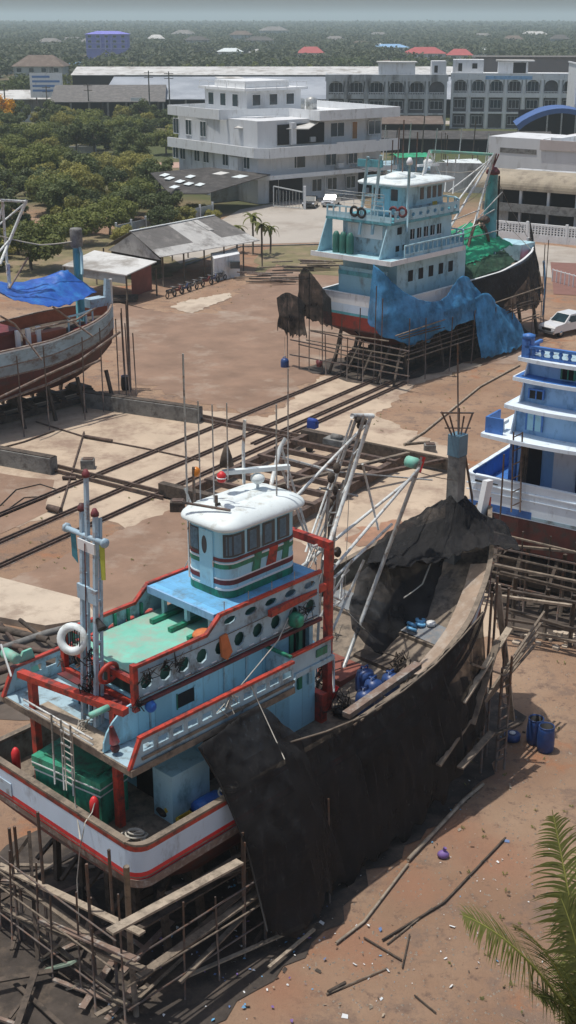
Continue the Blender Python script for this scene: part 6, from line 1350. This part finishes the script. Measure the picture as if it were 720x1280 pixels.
def ring(lab,u,v,a_): p=B_.st(u,v,a_); b=M(B_).use(maroon if u>480 else black); b.torus(p,.32,.10,(1,.1,0),14,6); tag(b.build('life_ring'),lab,'life ring','life rings on the teal boat')
ring('dark ring farthest to the left on the teal boat bridge rail',443,264,.6); ring('second dark ring beside the ladder mast of the teal boat',452,266,.6); ring('crimson life ring, left one of the pair on the bridge rail',492,265,.6+1); ring('crimson life ring, right one of the pair on the bridge rail',503,265,1.6)
# ladder mast aft
for u0,u1 in ((452,456+4),(466,478)): pass
for u0,v0,u1,v1 in ((449,293,460,196),(465,293,476,194)): tube('mast_leg',tealp,rb,[B_.st(u0,v0,.9),B_.st(u1,v1,.9)],.13,6)
for f in (.25,.5,.75,.93): bar('mast_rung',tealp,rb,B_.st(449+11*f,293-97*f,.9),B_.st(465+11*f,293-99*f,.9),.14)
bar('mast_head',teal,rb,B_.st(448,203,.9),B_.st(478,205,.9),.2,.5)
tube('pole_mast',tealp,rb,[B_.st(508,290,2.5),B_.st(512,206,2.5)],.11,6)
one('mast_light',white,rb,lambda b:b.lathe(B_.st(512,206,2.5),[(.2,0),(.25,.2),(.1,.5)],8))
for u,v0,v1,a_ in ((503,215,150,4),(489,215,175,3),(520,215,165,5),(497,205,160,4.5)): tube('antenna',pole,rb,[B_.st(u,v0,a_),B_.st(u+2,v1,a_)],.05,5)
one('net_screen',steel,rb,lambda b:[b.tube([(.6,1.6+k*.9,12.2),(.6,1.6+k*.9,13.3)],.025,4) for k in range(7)]+[b.tube([(.6,1.6,z),(.6,7.0,z)],.02,4) for z in (12.5,12.8,13.1,13.3)])
# gantry over the working deck
for pts,l_,r_ in (([(537,188),(553,227)],4.2,.10),([(537,188),(524,235)],3.0,.10),([(538,189),(617,193)],3.6,.13),([(618,192),(562,285)],3.0,.10),([(616,194),(558,270)],3.9,.08),([(618,194),(590,290)],3.2,.1),([(612,200),(560,240)],3.8,.06),([(556,240),(560,195)],3.6,.05),([(566,242),(570,196)],3.6,.05)): tube('gantry_pipe',steelw if r_<.12 else mint,rb,[B_.lat(u,v,l_) for u,v in pts],r_,6)
tube('boom',rust,rb,[B_.lat(578,330,2.6),B_.lat(592,285,3),B_.lat(598,275,3)],.14,6)
for pts in ([(530,290),(600,262)],[(520,310),(600,280)],[(560,300),(590,275)],[(520,325),(640,320)],[(575,300),(635,285)],[(600,270),(628,240)],[(596,275),(618,262)]): tube('deck_pipe',steel,rb,[B_.lat(u,v,2.2) for u,v in pts],.05,5)
# king post
b=M().use(teal); p0=B_.lat(621,292,3.6); b.tube([(17.6,3.6,5.8),(17.8,3.6,9.0),(17.9,3.6,13.2)],.75,10,.42); b.build('king_post',rb)
b=M().use(maroon); b.lathe((17.9,3.6,13.1),[(.4,0),(.58,.1),(.58,.3),(.3,.6)],10); [b.tube([(17.9,3.6,13.7),(17.9+.2*k,3.6+.35*k,14.8)],.06,5) for k in (-2,-1,0,1,2)]; b.build('post_head',rb)
one('rope_coil',rust,rb,lambda b:(b.torus((16.6,3.2,8.6),.8,.13,(.6,-.6,.3),16,6),b.ball((17.0,3.6,9.6),.5,10,(1,1,.7))))
for sg in (-1,1): tube('post_ladder',black,rb,[(18.4,3.6+sg*.5,6.2),(18.4,3.6+sg*.3,13)],.08,5)
box('forecastle',tealp,rb,(20.3,2.0,6.0),(22.6,5.0,7.3)); one('stem_flare',bright_red,rb,lambda b:b.grid([[(a_,3.5-h_,6.55+(a_-19)*.08),(a_,3.5-h_+.35,5.7)] for a_,h_ in ((19,2.65),(20.5,2.2),(22,1.5),(23.2,.8))]))
cloth('tarpaulin','bright green tarpaulin tented over the foredeck of the teal boat','tarpaulin',[
  [(10.6,6.6,6.6),(13.5,6.9,6.8),(16.5,6.6,6.8),(19.5,5.8,7.2)],
  [(10.8,4.4,8.6),(13.5,4.6,9.0),(16.3,4.4,9.4),(19.0,4.0,8.3)],
  [(11.0,3.2,8.4),(13.5,3.4,8.6),(16.0,3.5,8.8),(19.0,3.2,8.0)],
  [(11.0,1.2,6.6),(13.5,1.2,6.8),(16.3,1.9,7.3),(19.4,2.2,7.4)]],tarpg,fr=B_,amp=.25,fq=.8,vert=False,seed=8)
cloth('shade_net','dark green net spread over the starboard deck of the teal boat','net',[
  [(10.5,1.5,6.9),(14,1.6,7.2),(17.5,1.9,7.3)],[(10.5,.3,6.1),(14,.2,6.3),(17.3,.6,6.5)]],netmat('green_black_net',(.02,.05,.03),.9),fr=B_,amp=.2,fq=1,vert=False,seed=9)
cloth('shade_net','black shade net skirting the starboard bow of the teal boat','net',[
  [(9.5,-.35,6.2),(12,-.45,6.3),(15,-.4,6.4),(18,.1,6.5),(20.5,.9,6.8),(22.8,2.2,7.1)],
  [(9.5,-.6,5.0),(12,-.7,4.9),(15,-.7,4.8),(18,-.3,4.8),(20.8,.6,4.9),(23.2,1.9,5.0)],
  [(9.3,-.7,3.6),(12,-.8,3.5),(15,-.8,3.2),(18.2,-.5,2.6),(21,.4,2.4),(23.6,1.6,2.2)]],netb,fr=B_,amp=.14,seed=10,rag=.5,nu=50)
cloth('shade_net','tall black net draped over the stem of the teal boat','net',[
  [(22.5,2.3,7.3),(23.8,3.4,9.3),(24.9,3.9,8.2)],[(23.2,1.8,5.0),(24.6,3.2,6.0),(25.4,4.2,6.0)],[(23.8,1.4,2.6),(25,3.0,2.6),(26,4.3,2.8)]],netb,fr=B_,amp=.14,seed=12,rag=.4)
cloth('shade_net','blue net hanging at the bow of the teal boat beside the white pickup','net',[
  [(23.0,1.2,5.2),(24.2,1.9,5.6),(25.3,2.7,5.2)],[(22.8,.9,3.2),(24.2,1.6,3.2),(25.4,2.4,3.0)],[(22.6,.8,1.0),(24,1.5,.9),(25.2,2.2,1.0)]],netbl,fr=B_,amp=.14,seed=13,rag=.5)
cloth('shade_net','blue net wrapped round the starboard quarter of the teal boat','net',[
  [(-.45,1.6,8.6),(-.4,.9,8.2),(.6,-.5,6.7),(3.0,-.75,5.7),(5.0,-.85,5.6),(7.4,-.6,6.8),(8.6,-.55,6.6)],
  [(-.6,1.7,5.6),(-.7,.5,5.2),(1.0,-.8,4.9),(3.5,-1.0,4.6),(6.5,-1.2,4.8),(9.0,-1.1,5.0),(10.6,-1.0,4.6)],
  [(-.6,1.8,4.4),(-.6,.6,3.6),(1.1,-.9,2.9),(3.8,-.9,3.0),(7,-1.3,3.5),(10,-1.3,3.3),(12.5,-1.2,2.8)]],netbl,fr=B_,amp=.16,seed=14,rag=.9,nu=80,nv=40)
cloth('shade_net','blue net trailing down to the ground amidships of the teal boat','net',[
  [(8.5,-1.1,5.0),(10.5,-1.1,5.2),(12.5,-1.1,3.8),(15,-1.0,2.9)],[(8.6,-1.5,3.0),(10.6,-1.6,2.8),(13,-1.7,2.0),(15.6,-1.5,1.6)],[(8.8,-2.0,.5),(10.8,-2.1,.4),(13.2,-2.2,.4),(16.0,-1.8,.4)]],netbl,fr=B_,amp=.16,seed=15,rag=.3)
cloth('shade_net','black net hung on poles at the port stern of the teal boat','net',[
  [(-.9,8.2,7.0),(-1.2,7.2,7.7),(-1.3,4.8,5.8)],[(-1.0,8.2,5.4),(-1.3,7.0,5.5),(-1.4,4.6,4.6)],[(-1.0,8.1,4.1),(-1.3,6.9,4.0),(-1.4,4.4,3.7)]],netb,fr=B_,amp=.14,seed=16,rag=.5)
cloth('shade_net','second black net on the outermost pole at the port stern of the teal boat','net',[
  [(-1.4,9.9,5.2),(-1.6,8.6,5.8),(-1.5,7.0,5.2)],[(-1.6,9.6,3.9),(-1.8,8.4,4.0),(-1.6,7.0,4.0)],[(-1.4,9.9,3.0),(-1.6,8.3,2.6),(-1.5,6.9,2.8)]],netb,fr=B_,amp=.14,seed=17,rag=.6)
for k,(p,q) in enumerate((((.9,5.0,15),(8,3.6,14)),((8.5,3.6,14.2),(17.9,3.6,13.6)),((9,1.2,11.5),(17.8,3.6,12.6)),((9,5.8,11.5),(17.8,3.6,12.8)),((17.9,3.6,13.4),(23.8,3.5,7.4)),((17.9,3.6,11),(21,1.4,6.9)),((10.2,2.5,9),(17,3.2,9.5)))):
    b=M(B_).use([pole,rope][k%2]); b.tube([Vector(p),(Vector(p)+Vector(q))/2-Vector((0,0,.25)),Vector(q)],.025,4); tag(b.build('stay_wire'),['stay from the ladder mast to the bridge roof of the teal boat','long stay from the bridge roof to the king post of the teal boat','starboard stay rising to the king post of the teal boat','port stay rising to the king post of the teal boat','forestay of the teal boat down to its stem','stay of the teal boat down to the starboard bow rail','low line above the green tarpaulin'][k],'wire')
for k in range(6): one('wall_light' if k%2 else 'deck_gear',white if k%2 else woodd,rb,lambda b:b.ball((1.0+k*1.5,1.6+.2*k,9.1 if k%2 else 9.0),.25,8))
def yardscaff(lab,fr,a0,a1,l0,ztop,poles,C=3.5,ends=True,nb=6,seed=1,m=pole):
    t=thing('scaffold',lab,'scaffold',fr.W(((a0+a1)/2,C,0)),fr.ang); rnd=random.Random(seed); ca=(a0+a1)/2
    f=lambda p:(p[0]-ca,p[1]-C,p[2])
    for p in poles: tube('pole',m,t,[f((p[0],p[1],0)),f((p[0]+rnd.uniform(-.1,.1),p[1]+rnd.uniform(-.1,.1),p[2]))],.042,6)
    for k in range(nb): z=1.4+rnd.random()*(ztop-1.4); bar('ledger',wood if k%2 else woodd,t,f((a0+rnd.uniform(-.5,1.5),l0-rnd.uniform(0,.3),z)),f((a1+rnd.uniform(-1.5,.5),l0-rnd.uniform(0,.3),z+rnd.uniform(-.3,.6))),.10,.06)
    if ends:
        for k in range(6): z=1.2+k*.45; bar('ledger',wood if k%2 else pole,t,f((a0-.4,l0-.6+rnd.uniform(-1,1),z)),f((a0-.5,2*C-l0+rnd.uniform(-1.6,1),z+rnd.uniform(-.3,.3))),.10,.07)
        for k in range(5): y=l0+k*1.5; bar('brace',woodd,t,f((a0-.2,y,.1)),f((a0+1.4,y+rnd.uniform(-.6,.6),2.6)),.16)
    return t
yardscaff('tangled pole scaffold under the stern and starboard side of the teal boat',B_,-.8,19,-.9,4.0,
  [(-1.2,7.9,7.2),(-1.2,6.9,7.4),(-1.4,8.9,5.5),(-1.2,5.6,5),(-1,4.0,4.4),(-1,2.4,5.4),(-1.0,.9,7.2),(-1.1,.2,6.4),(.2,-1.3,5),(2.5,-1.2,4.6),(5.5,-1.3,4.2),(8.5,-1.3,4.2),(11.5,-1.3,4),(14.5,-1.2,4.2),(18,-.9,4.4),(-1.5,3.0,3.2),(-1.5,5.0,3.2),(-1.4,1.6,3.2),(21,0,7.5),(22.5,.6,7.6)],nb=7,seed=5)
def cradle(lab,fr,a0,a1,C,h,n=7,w_=1.6):
    t=thing('keel_cradle',lab,'cradle',fr.W(((a0+a1)/2,C,0)),fr.ang); L_=(a1-a0)/2
    for sg in (-1,1): bar('runner',woodd,t,(-L_-1,sg*w_*.8,.35),(L_+1,sg*w_*.8,.35),.4,.4)
    for k in range(n):
        x=-L_+k*2*L_/(n-1); b=M().use(woodd); [b.box((x-.3,-w_*(1-.12*j),.56+j*(h-.5)/4),(x+.3,w_*(1-.12*j),.56+(j+.96)*(h-.5)/4)) for j in range(4)]; b.build('block_stack',t)
        for sg in (-1,1): bar('shore',woodd,t,(x+.5,sg*(w_+1.6),.02),(x+.5,sg*(w_+.9),h+1.4),.2)
    return t
cradle('dark timber cradle carrying the teal boat on the rails',B_,1.5,20,3.5,1.7,9,1.9)
cradle('dark timber cradle under the weathered boat at left',Frame((-23.65,72.06),47),2,17,3.4,1.0,7,1.4)
for u,v,lab,m_ in ((356,460,'blue drum hanging at the port stern scaffold of the teal boat',drumb),(157,475,'black drum beside the concrete beam under the weathered boat bow',black)):
    if m_==drumb:
        p=B_.st(356,462,-1.6); o=drum(lab,0,0,0,open_=False); o.location=B_.W(p)
        b=M(B_).use(rope); b.tube([p+Vector((0,0,.9)),p+Vector((0,0,2.6))],.02,4); tag(b.build('hanging_rope'),'thin rope holding the blue drum at the teal boat scaffold','rope')
    else: o=drum(lab,0,0,0,m=black,open_=True,grp=None); o.location=G(157,487,0)
p=B_.st(399,455,-1.5); b=M(B_).use(maroon); b.lathe(p,[(.2,-.2),(.26,.25),(.22,.25),(.16,-.1)],10); b.use(rope); b.tube([p+Vector((0,0,.2)),p+Vector((0,0,1.2))],.015,4); tag(b.build('bucket'),'dark red bucket hung at the scaffold beneath the teal boat stern','bucket')
# ---------------- C: weathered boat at the left ----------------
C_=Frame((-23.65,72.06),47)
rc=boat('fishing_boat','weathered grey blue trawler at the left edge under a royal blue tarpaulin',C_,'fishing boats propped up in the yard')
weath=mat('weathered_hull_blue',(.34,.46,.52),.7,.2,.8,(.17,.14,.12),.36,.9,streak=.5,bump=.3)
weath2=mat('weathered_hull_grey',(.27,.32,.34),.75,.25,1,(.14,.10,.08),.4,.9,streak=.5,bump=.3)
make_hull(rc,3.4,20,[(0,3.2),(5,3.4),(13,3.4),(16,2.9),(18,2.0),(19.3,1.1),(20,.1)],[(-1,5.4),(0,5.4),(12,5.5),(20,6.3)],.8,[(.12,white),(.9,weath),(1.0,rubw),(1.6,weath2),(1.7,rubw),(2.2,antif)],keel=1.3,rub=False,capm=rubw,inner=mat('orange_inner',(.42,.12,.06),.7,.2,2),deckm=woodd,bilge=antif)
tube('stem_pole',white,rc,[(20.1,3.4,4.5),(20.15,3.4,8.0)],.14,7)
one('stem_cap',mastblue,rc,lambda b:(b.slabv([(19.5,3.3,6.4),(20.1,3.3,6.4),(20.0,3.3,8.0),(19.7,3.3,8.1)],(0,.25,0)),b.box((18.0,3.0,6.3),(19.4,3.8,6.9))))
one('king_post',teal,rc,lambda b:(b.tube([(17.4,3.4,5.0),(17.4,3.4,10.6)],.32,10,.3),b.use(concm),b.lathe((17.4,3.4,10.5),[(.3,0),(.42,.1),(.42,1.2),(.38,1.3)],12),b.use(tealp),b.tube([(17.3,2.95,10.6),(17.3,2.8,10.2),(17.3,2.85,8.8)],.1,6)))
for a_ in (4,8): pass
box('cabin',redsheet,rc,(6,1.4,4.6),(10.5,5.4,6.2)); box('cabin_roof',maroon,rc,(5.7,1.1,6.2),(10.8,5.7,6.4)); box('deck_store',orange if 0 else MATS['orange_inner'],rc,(11.2,.9,4.7),(14.2,1.6,5.9)); 
for x in (10.2,11,11.8): box('white_post',white,rc,(x,.8,4.7),(x+.3,1.0,6.4))
fence(rc,'balustrade',tealp,[(14.5,1.0),(15.5,1.1),(17,1.6)],4.8,6.6)
for k in range(6): one('machinery',woodd,rc,lambda b:b.ball((12.5+k*.9,2+.5*(k%3),5.2),.5,8,(1,.8,.9)))
one('bow_rail_red',bright_red,rc,lambda b:b.grid([[(a_,3.4-h_,5.9+(a_-15)*.06),(a_,3.4-h_+.05,5.0)] for a_,h_ in ((14.5,2.9),(16,2.6),(17.5,2.0),(18.8,1.2))]))
for pts,l_,r_ in (([(0,250),(33,252)],3.4,.09),([(33,250),(0,330)],3.4,.1),([(33,252),(12,300),(-10,325)],2.6,.08),([(-10,300),(5,255)],4,.09),([(3,252),(10,345)],3.8,.09),([(30,255),(-12,290)],4.2,.06),([(10,330),(12,360)],3.4,.12)): tube('gantry_pipe',steelw,rc,[C_.lat(u,v,l_) for u,v in pts],r_,6)
for pts,l_ in (([(12,360),(35,322)],2.0),([(0,395),(18,405),(52,450)],-.6),([(65,383),(115,420)],-.4),([(40,412),(95,400),(120,385)],-.5)): tube('loose_pole',rubw,rc,[C_.lat(u,v,l_) for u,v in pts],.07,5)
cloth('tarpaulin','royal blue tarpaulin stretched like a tent over the foredeck of the weathered boat','tarpaulin',[
  [C_.lat(0,352,4.6),C_.lat(30,352,4.4),C_.lat(80,338,3.6),C_.lat(84,338,3.6)],
  [C_.lat(-5,360,3.0),C_.lat(30,366,3.0),C_.lat(75,352,3.0),C_.lat(100,350,3.0)],
  [C_.lat(-5,364,1.6),C_.lat(18,372,1.6),C_.lat(55,372,1.6),C_.lat(122,364,2.2)],
  [C_.lat(-5,362,.8),C_.lat(20,375,.8),C_.lat(62,383,.5),C_.lat(88,380,.9)]],tarpb,fr=C_,amp=.12,fq=.9,vert=False,seed=20)
guy('slack rope from the king post of the weathered boat to its gantry',C_.lat(90,302,3.4),C_.lat(50,306,3.4),C_.lat(0,295,3.4),r=.04,fr=C_)
yardscaff('pole scaffold with long curved battens along the starboard side of the weathered boat',C_,2,20.5,-.7,3.2,[(6,-.9,5.4),(9,-.9,5.3),(11,-.9,5.6),(14,-.8,5.6),(16,-.3,5.8),(18,.4,6),(19.3,1.2,6.4),(20.5,2.2,6.6),(21,3.4,5.5),(20.2,1.2,4.5),(20.9,2.6,6.6),(19.0,.5,5.5)],C=3.4,ends=False,nb=0,seed=8)
for pts,nm in (([(-1,502),(60,480),(125,450)],'low'),([(-1,497),(55,470),(100,450),(150,415)],'up')):
    b=M(C_).use(rubw); b.tube([C_.lat(u,v,-.6) for u,v in pts],.09,5); tag(b.build('long_batten'),'long pale batten fixed along the hull of the weathered boat, '+('lower' if nm=='low' else 'upper')+' one','batten')
for k in range(5): 
    b=M(C_).use(pole); z=1.0+k*.9; b.bar((20.0,1.2,z),(20.9,3.2,z),.07); 
    if k==0:
        b2=M(C_).use(pole)
        for j in range(13): b2.bar((20.9,2.6,.4+j*.45),(21.2,3.1,.4+j*.45),.05)
        b2.bar((20.9,2.6,0),(20.9,2.6,6.2),.07); b2.bar((21.2,3.1,0),(21.2,3.1,6.2),.07); tag(b2.build('ladder'),'tall slim steel ladder at the bow of the weathered boat','ladder')
# ---------------- D: light blue boat at the right ----------------
D_=Frame((13.9,51.5),56)
rd=boat('fishing_boat','smart light blue trawler with stacked white edged decks at the right edge',D_,'fishing boats propped up in the yard')
make_hull(rd,3.5,22,[(0,3.45),(14,3.5),(18,2.6),(20.5,1.4),(22,.1)],[(-1,5.5),(0,5.5),(14,5.6),(22,7.4)],.85,[(.3,dwhite),(1.25,dwhite),(1.6,bblue if 0 else dwhite),(3.0,antif)],keel=1.6,rub=False,capm=dwhite,inner=bblue,deckm=bblue)
one('blue_band',bblue,rd,lambda b:b.box((-.012,3.6,3.95),(-.004,6.85,4.30)))
one('grey_band',greyblue,rd,lambda b:b.box((-.012,.2,3.95),(-.004,3.59,4.10)))
one('moulding',dwhite,rd,lambda b:(b.box((-.05,.15,5.1),(-.003,6.85,5.16)),b.box((-.04,.15,4.8),(-.003,6.85,4.84))))
box('lower_cabin',dblue,rd,(2.2,.6,4.65),(11,5.4,7.4))
box('door',dark,rd,(2.15,4.2,4.7),(2.195,5.0,6.9)); box('door',dark,rd,(2.15,.8,4.7),(2.195,2.0,7.1)); box('cabin_panel',white,rd,(2.14,2.5,4.7),(2.19,3.6,7.2)); box('dark_bay',dark,rd,(2.13,2.05,4.7),(2.17,2.45,7.2))
box('corner_post',bblue,rd,(.8,4.9,4.65),(1.05,5.2,7.4)); box('corner_post',bblue,rd,(.8,1.6,4.65),(1.05,1.9,7.4))
lv=[(7.4,.85,6.25,-.2),(8.75,.55,5.45,.35),(9.95,.75,5.3,.75),(10.82,.95,5.2,.95)]
for i,(z,l0,l1,a0) in enumerate(lv):
    N=9; pts=[]
    for k in range(N+1): y=l1+( l0-1.4-l1)*k/N if 0 else l1-(l1-(.75))*k/N; pts.append((a0+.2-.25*(1-((k/N-.5)*2)**2),y))
    poly=pts+[(11,.75),(11,l1)]
    aL=(11,7,4.4,3.0)[i]; poly=pts+[(aL,.75),(aL,l1)]
    b=M().use(bblue if i in (2,) else dwhite); b.prism(poly,z,z+.16); b.use(dwhite); 
    for k in range(N): b.bar((pts[k][0]-.02,pts[k][1],z+.09),(pts[k+1][0]-.02,pts[k+1][1],z+.09),.06,.17)
    b.bar((pts[0][0],pts[0][1]+.02,z+.09),(aL,pts[0][1]+.02,z+.09),.06,.17)
    b.build('deck_slab',rd)
for z0,z1,a0,l1 in ((7.56,8.75,.9,5.15),(8.91,9.95,1.25,5.0),(10.11,10.82,1.5,4.95)): 
    N=7; pts=[(a0+.3-.25*(1-((k/N-.5)*2)**2),l1-(l1-.9)*k/N) for k in range(N+1)]; b=M().use(dblue); aL={7.56:6.8,8.91:4.2,10.11:2.8}[z0]; b.prism(pts+[(aL,.9),(aL,l1)],z0,z1); b.build('deck_house',rd)
    b=M().use(dwhite); b.slabv([(a0+.5,l1+.02,z0),(a0-.1,l1+.02,z0),(a0+.35,l1+.02,z1),(a0+.5,l1+.02,z1)],(0,.06,0)); b.build('wing',rd)
def dwin(u,v,u2,v2,a_,m_=dark,fm=bblue,nm='window'):
    p=D_.st(u,v,a_); q=D_.st(u2,v2,a_); y0,y1=min(p.y,q.y),max(p.y,q.y); z0,z1=min(p.z,q.z),max(p.z,q.z); w_=box(nm,m_,rd,(a_-.03,y0,z0),(a_+.3,y1,z1)); b=M().use(fm)
    b.box((a_-.06,y0-.08,z0),(a_-.001,y0,z1)); b.box((a_-.06,y1,z0),(a_-.001,y1+.08,z1)); b.box((a_-.06,y0-.08,z1),(a_-.001,y1+.08,z1+.08)); b.box((a_-.06,(y0+y1)/2-.03,z0),(a_-.031,(y0+y1)/2+.03,z1)); b.build('frame',w_); return w_
dwin(660,516,676,540,.93,paleblue,bblue,'door'); dwin(663,487,678,500,1.22); dwin(704,460,717,476,1.5,dark,green)
# stern box outrigger on the port side, top bulwark
one('side_locker',bblue,rd,lambda b:(b.box((.2,5.35,7.57),(.3,6.2,8.3)),b.box((.3,6.1,7.57),(1.6,6.2,8.3)),b.use(white),b.box((.45,5.6,7.57),(1.0,5.95,7.9)),b.box((.6,5.5,7.9),(1.2,5.7,8.05))))
one('top_bulwark',bblue,rd,lambda b:(b.box((1.2,.9,10.99),(1.3,4.9,11.1)),b.box((1.15,.85,11.42),(1.35,4.95,11.54)),[b.lathe((1.25,1.2+k*.42,11.1),[(.10,0),(.05,.09),(.11,.2),(.06,.32)],8) for k in range(9)],b.box((1.15,4.75,10.99),(1.4,5.1,11.75))))
one('balusters_side',bblue,rd,lambda b:(b.box((1.4,4.85,11.36),(2.9,5.0,11.48)),[b.lathe((1.7+k*.4,4.92,10.99),[(.1,0),(.05,.15),(.1,.3),(.06,.37)],6) for k in range(3)]))
one('top_post',bblue,rd,lambda b:(b.box((1.2,4.7,10.99),(1.6,5.12,11.85)),b.lathe((1.4,4.9,11.85),[(.3,0),(.3,.12),(.05,.2)],8)))
box('top_deck',greyblue,rd,(1.35,.9,10.985),(2.9,4.7,11.02))
for u0,u1 in ((640,651),): 
    for u_ in (u0,u1): tube('ladder_side',rust,rd,[D_.st(u_-1,640,-.2),D_.st(u_+2,540,-.2)],.04,5)
    for k in range(6): v=632-k*17; bar('ladder_rung',rust,rd,D_.st(u0+1,v,-.2),D_.st(u1+1,v-5,-.2),.05)
one('draped_net',black,rd,lambda b:b.tube([D_.st(594,600,-.06),D_.st(603,602,-.06),D_.st(622,606,-.06)],.05,5,.03))
one('hanging_gear',woodd,rd,lambda b:[b.tube([(.9,4.6-.1*k,7.3),(.8,4.6-.12*k,6.2),(.85,4.65-.1*k,5.0)],.06,5,.1) for k in range(3)])
yardscaff('dense dark scaffold of poles and boards beneath the light blue boat',D_,-.9,12,-.6,3.4,[(-1,6.9,5.4),(-1,5.9,4.6),(-1.1,4.6,7.2),(-1.1,3.4,3.8),(-1,2.2,3.8),(-1,1,3.8),(-.9,0,4),(0,7.7,3.5),(3,7.7,3.5),(-1.6,5,2.8),(-1.6,3,2.6),(-1.6,1.4,2.6)],nb=5,seed=12)
cradle('dark timber cradle and rows of shores under the light blue boat',D_,.6,18,3.5,1.8,9,2.3)
# long battens running right of the black net
t=thing('trestle','long low trestle of weathered battens between the two boats at right','trestle',G(690,800,0),0); O=G(690,800,0)
for (u0,v0,u1,v1,z,m_) in ((618,706,760,735,2.6,wood),(617,735,760,760,2.2,woodd),(617,668+12,760,694,3.0,wood),(630,760,760,800,1.2,woodd),(618,736+8,715,757,2.3,woodl),(640,784,760,812,.7,wood),(620,772,760,795,1.0,woodd),(590,640,760,662,3.6,wood),(625,715,760,748,2.0,woodd),(660,720,760,728,1.4,woodd),(640,700,760,720,1.0,woodd)):
    bar('batten',m_,t,G(u0,v0,z)-O,G(u1,v1,z)-O,.14,.1)
for u,v,z in ((640,790,2.6),(680,800,2.4),(712,808,2.4),(655,760,3),(700,770,3),(665,735,3.2),(640,735,3.4)): tube('post',woodd,t,[G(u,v,0)-O,G(u,v,0)-O+Vector((0,0,z))],.1,6)
b=M().use(mat('pit_shade_mud',(.07,.055,.045),.95,.3,1.5));  # the light blue boat's shade, painted dark on the ground beneath it
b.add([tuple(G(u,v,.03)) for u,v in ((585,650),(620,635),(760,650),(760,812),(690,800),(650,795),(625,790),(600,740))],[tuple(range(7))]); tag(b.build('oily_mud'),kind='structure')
b=M(); rnd=random.Random(8); b.use(conc2)
for i in range(26):
    p=G(rnd.uniform(645,725),rnd.uniform(792,812)); s=rnd.uniform(.08,.26); b.prism([(p.x+s*math.cos(a)*rnd.uniform(.6,1),p.y+s*math.sin(a)*rnd.uniform(.6,1)) for a in (0,1.2,2.4,3.6,4.9)],0,.06+.10*rnd.random())
tag(b.build('rubble'),'broken pale concrete rubble at the edge of the right hand scaffold','rubble',kind='stuff')
# boats moored behind the teal boat
for i,(x,y,lab) in enumerate([(17,215,'moored boat with a green awning behind the teal boat'),(24,205,'moored boat with a white cabin roof behind the teal boat gantry'),(9,222,'moored boat seen mostly as masts beside the office building')]):
    f=Frame((x,y),20); r_=boat('moored_boat',lab,f,None); 
    b=M().use(greyblue); b.add([(0,0,1.5),(9,0,1.5),(12,1.8,2.2),(9,3.6,1.5),(0,3.6,1.5),(0,.4,0),(9,.5,0),(11,1.8,0),(9,3.1,0),(0,3.2,0)],[(0,1,6,5),(1,2,7,6),(2,3,8,7),(3,4,9,8),(4,0,5,9),(0,4,3,2,1)]); b.build('hull',r_)
    box('cabin',white if i==1 else greyblue,r_,(1.5,.6,1.51),(6,3,3.6)); one('cabin_roof',[tarpg,whiteroof,skin_grey][i],r_,lambda b:b.grid([[(.8+k*.6,-.2+j*.66,3.7+.5*math.sin(math.pi*j/6)) for j in range(7)] for k in range(11)]))
    for k in range(4): tube('mast',steelw if k%2 else bark,r_,[(1+k*2.4,1.5,1.5),(1.3+k*2.4,1.2,8+k%3)],.09,5)
for i in range(16):
    x=4+i*2.0+random.uniform(-.5,.5); y=random.uniform(205,240); b=M().use(random.choice([steelw,bark,pole])); b.tube([(x,y,0),(x+random.uniform(-.3,.3),y,random.uniform(5,9.5))],.09,5,.05); tag(b.build('mooring_pole'),'thin pole standing among the moored boats behind the teal boat','pole','poles among the moored boats')
# stacks of timber by the shed at the edge of the brown yard
for k,(u,v,lab) in enumerate(((330,352,'flat heap of old timber on the grass right of the open shed'),(375,338,'second heap of old timber on the grass near the road'))):
    p=G(u,v,0); b=M(); rnd=random.Random(k)
    for i in range(14): b.use(rnd.choice([wood,woodd,rubw])); q=p+Vector((rnd.uniform(-3,3),rnd.uniform(-2,2),.1+.06*i)); a=rnd.uniform(-.4,.4); d=Vector((math.cos(a),math.sin(a)*.7,0))*rnd.uniform(1,2.4); b.bar(q-d,q+d,.2,.1)
    tag(b.build('timber_heap'),lab,'timber')
# fence of the yard right of the teal boat
b=M(); p=G(690,352,0); q=G(760,372,0)
for i in range(14): c=p.lerp(q,i/13); b.use(white); b.bar(c,c+Vector((0,0,1.3)),.1)
b.bar(p+Vector((0,0,1.2)),q+Vector((0,0,1.2)),.08); tag(b.build('picket_fence'),'white picket fence at the right edge behind the pickup','fence')
# ================= HAZE =================
hz=bpy.data.materials.new('haze_air'); hz.use_nodes=True; n=hz.node_tree.nodes; n.remove(n['Principled BSDF']); v_=n.new('ShaderNodeVolumePrincipled'); v_.inputs['Density'].default_value=HAZE_D; v_.inputs['Color'].default_value=(.78,.93,1.0,1); v_.inputs['Anisotropy'].default_value=.2
hz.node_tree.links.new(v_.outputs[0],n['Material Output'].inputs['Volume'])
b=M().use(hz); b.box((-9500,-400,-1),(9500,14500,60)); tag(b.build('haze'),'pale haze lying over the whole place','haze',kind='stuff')
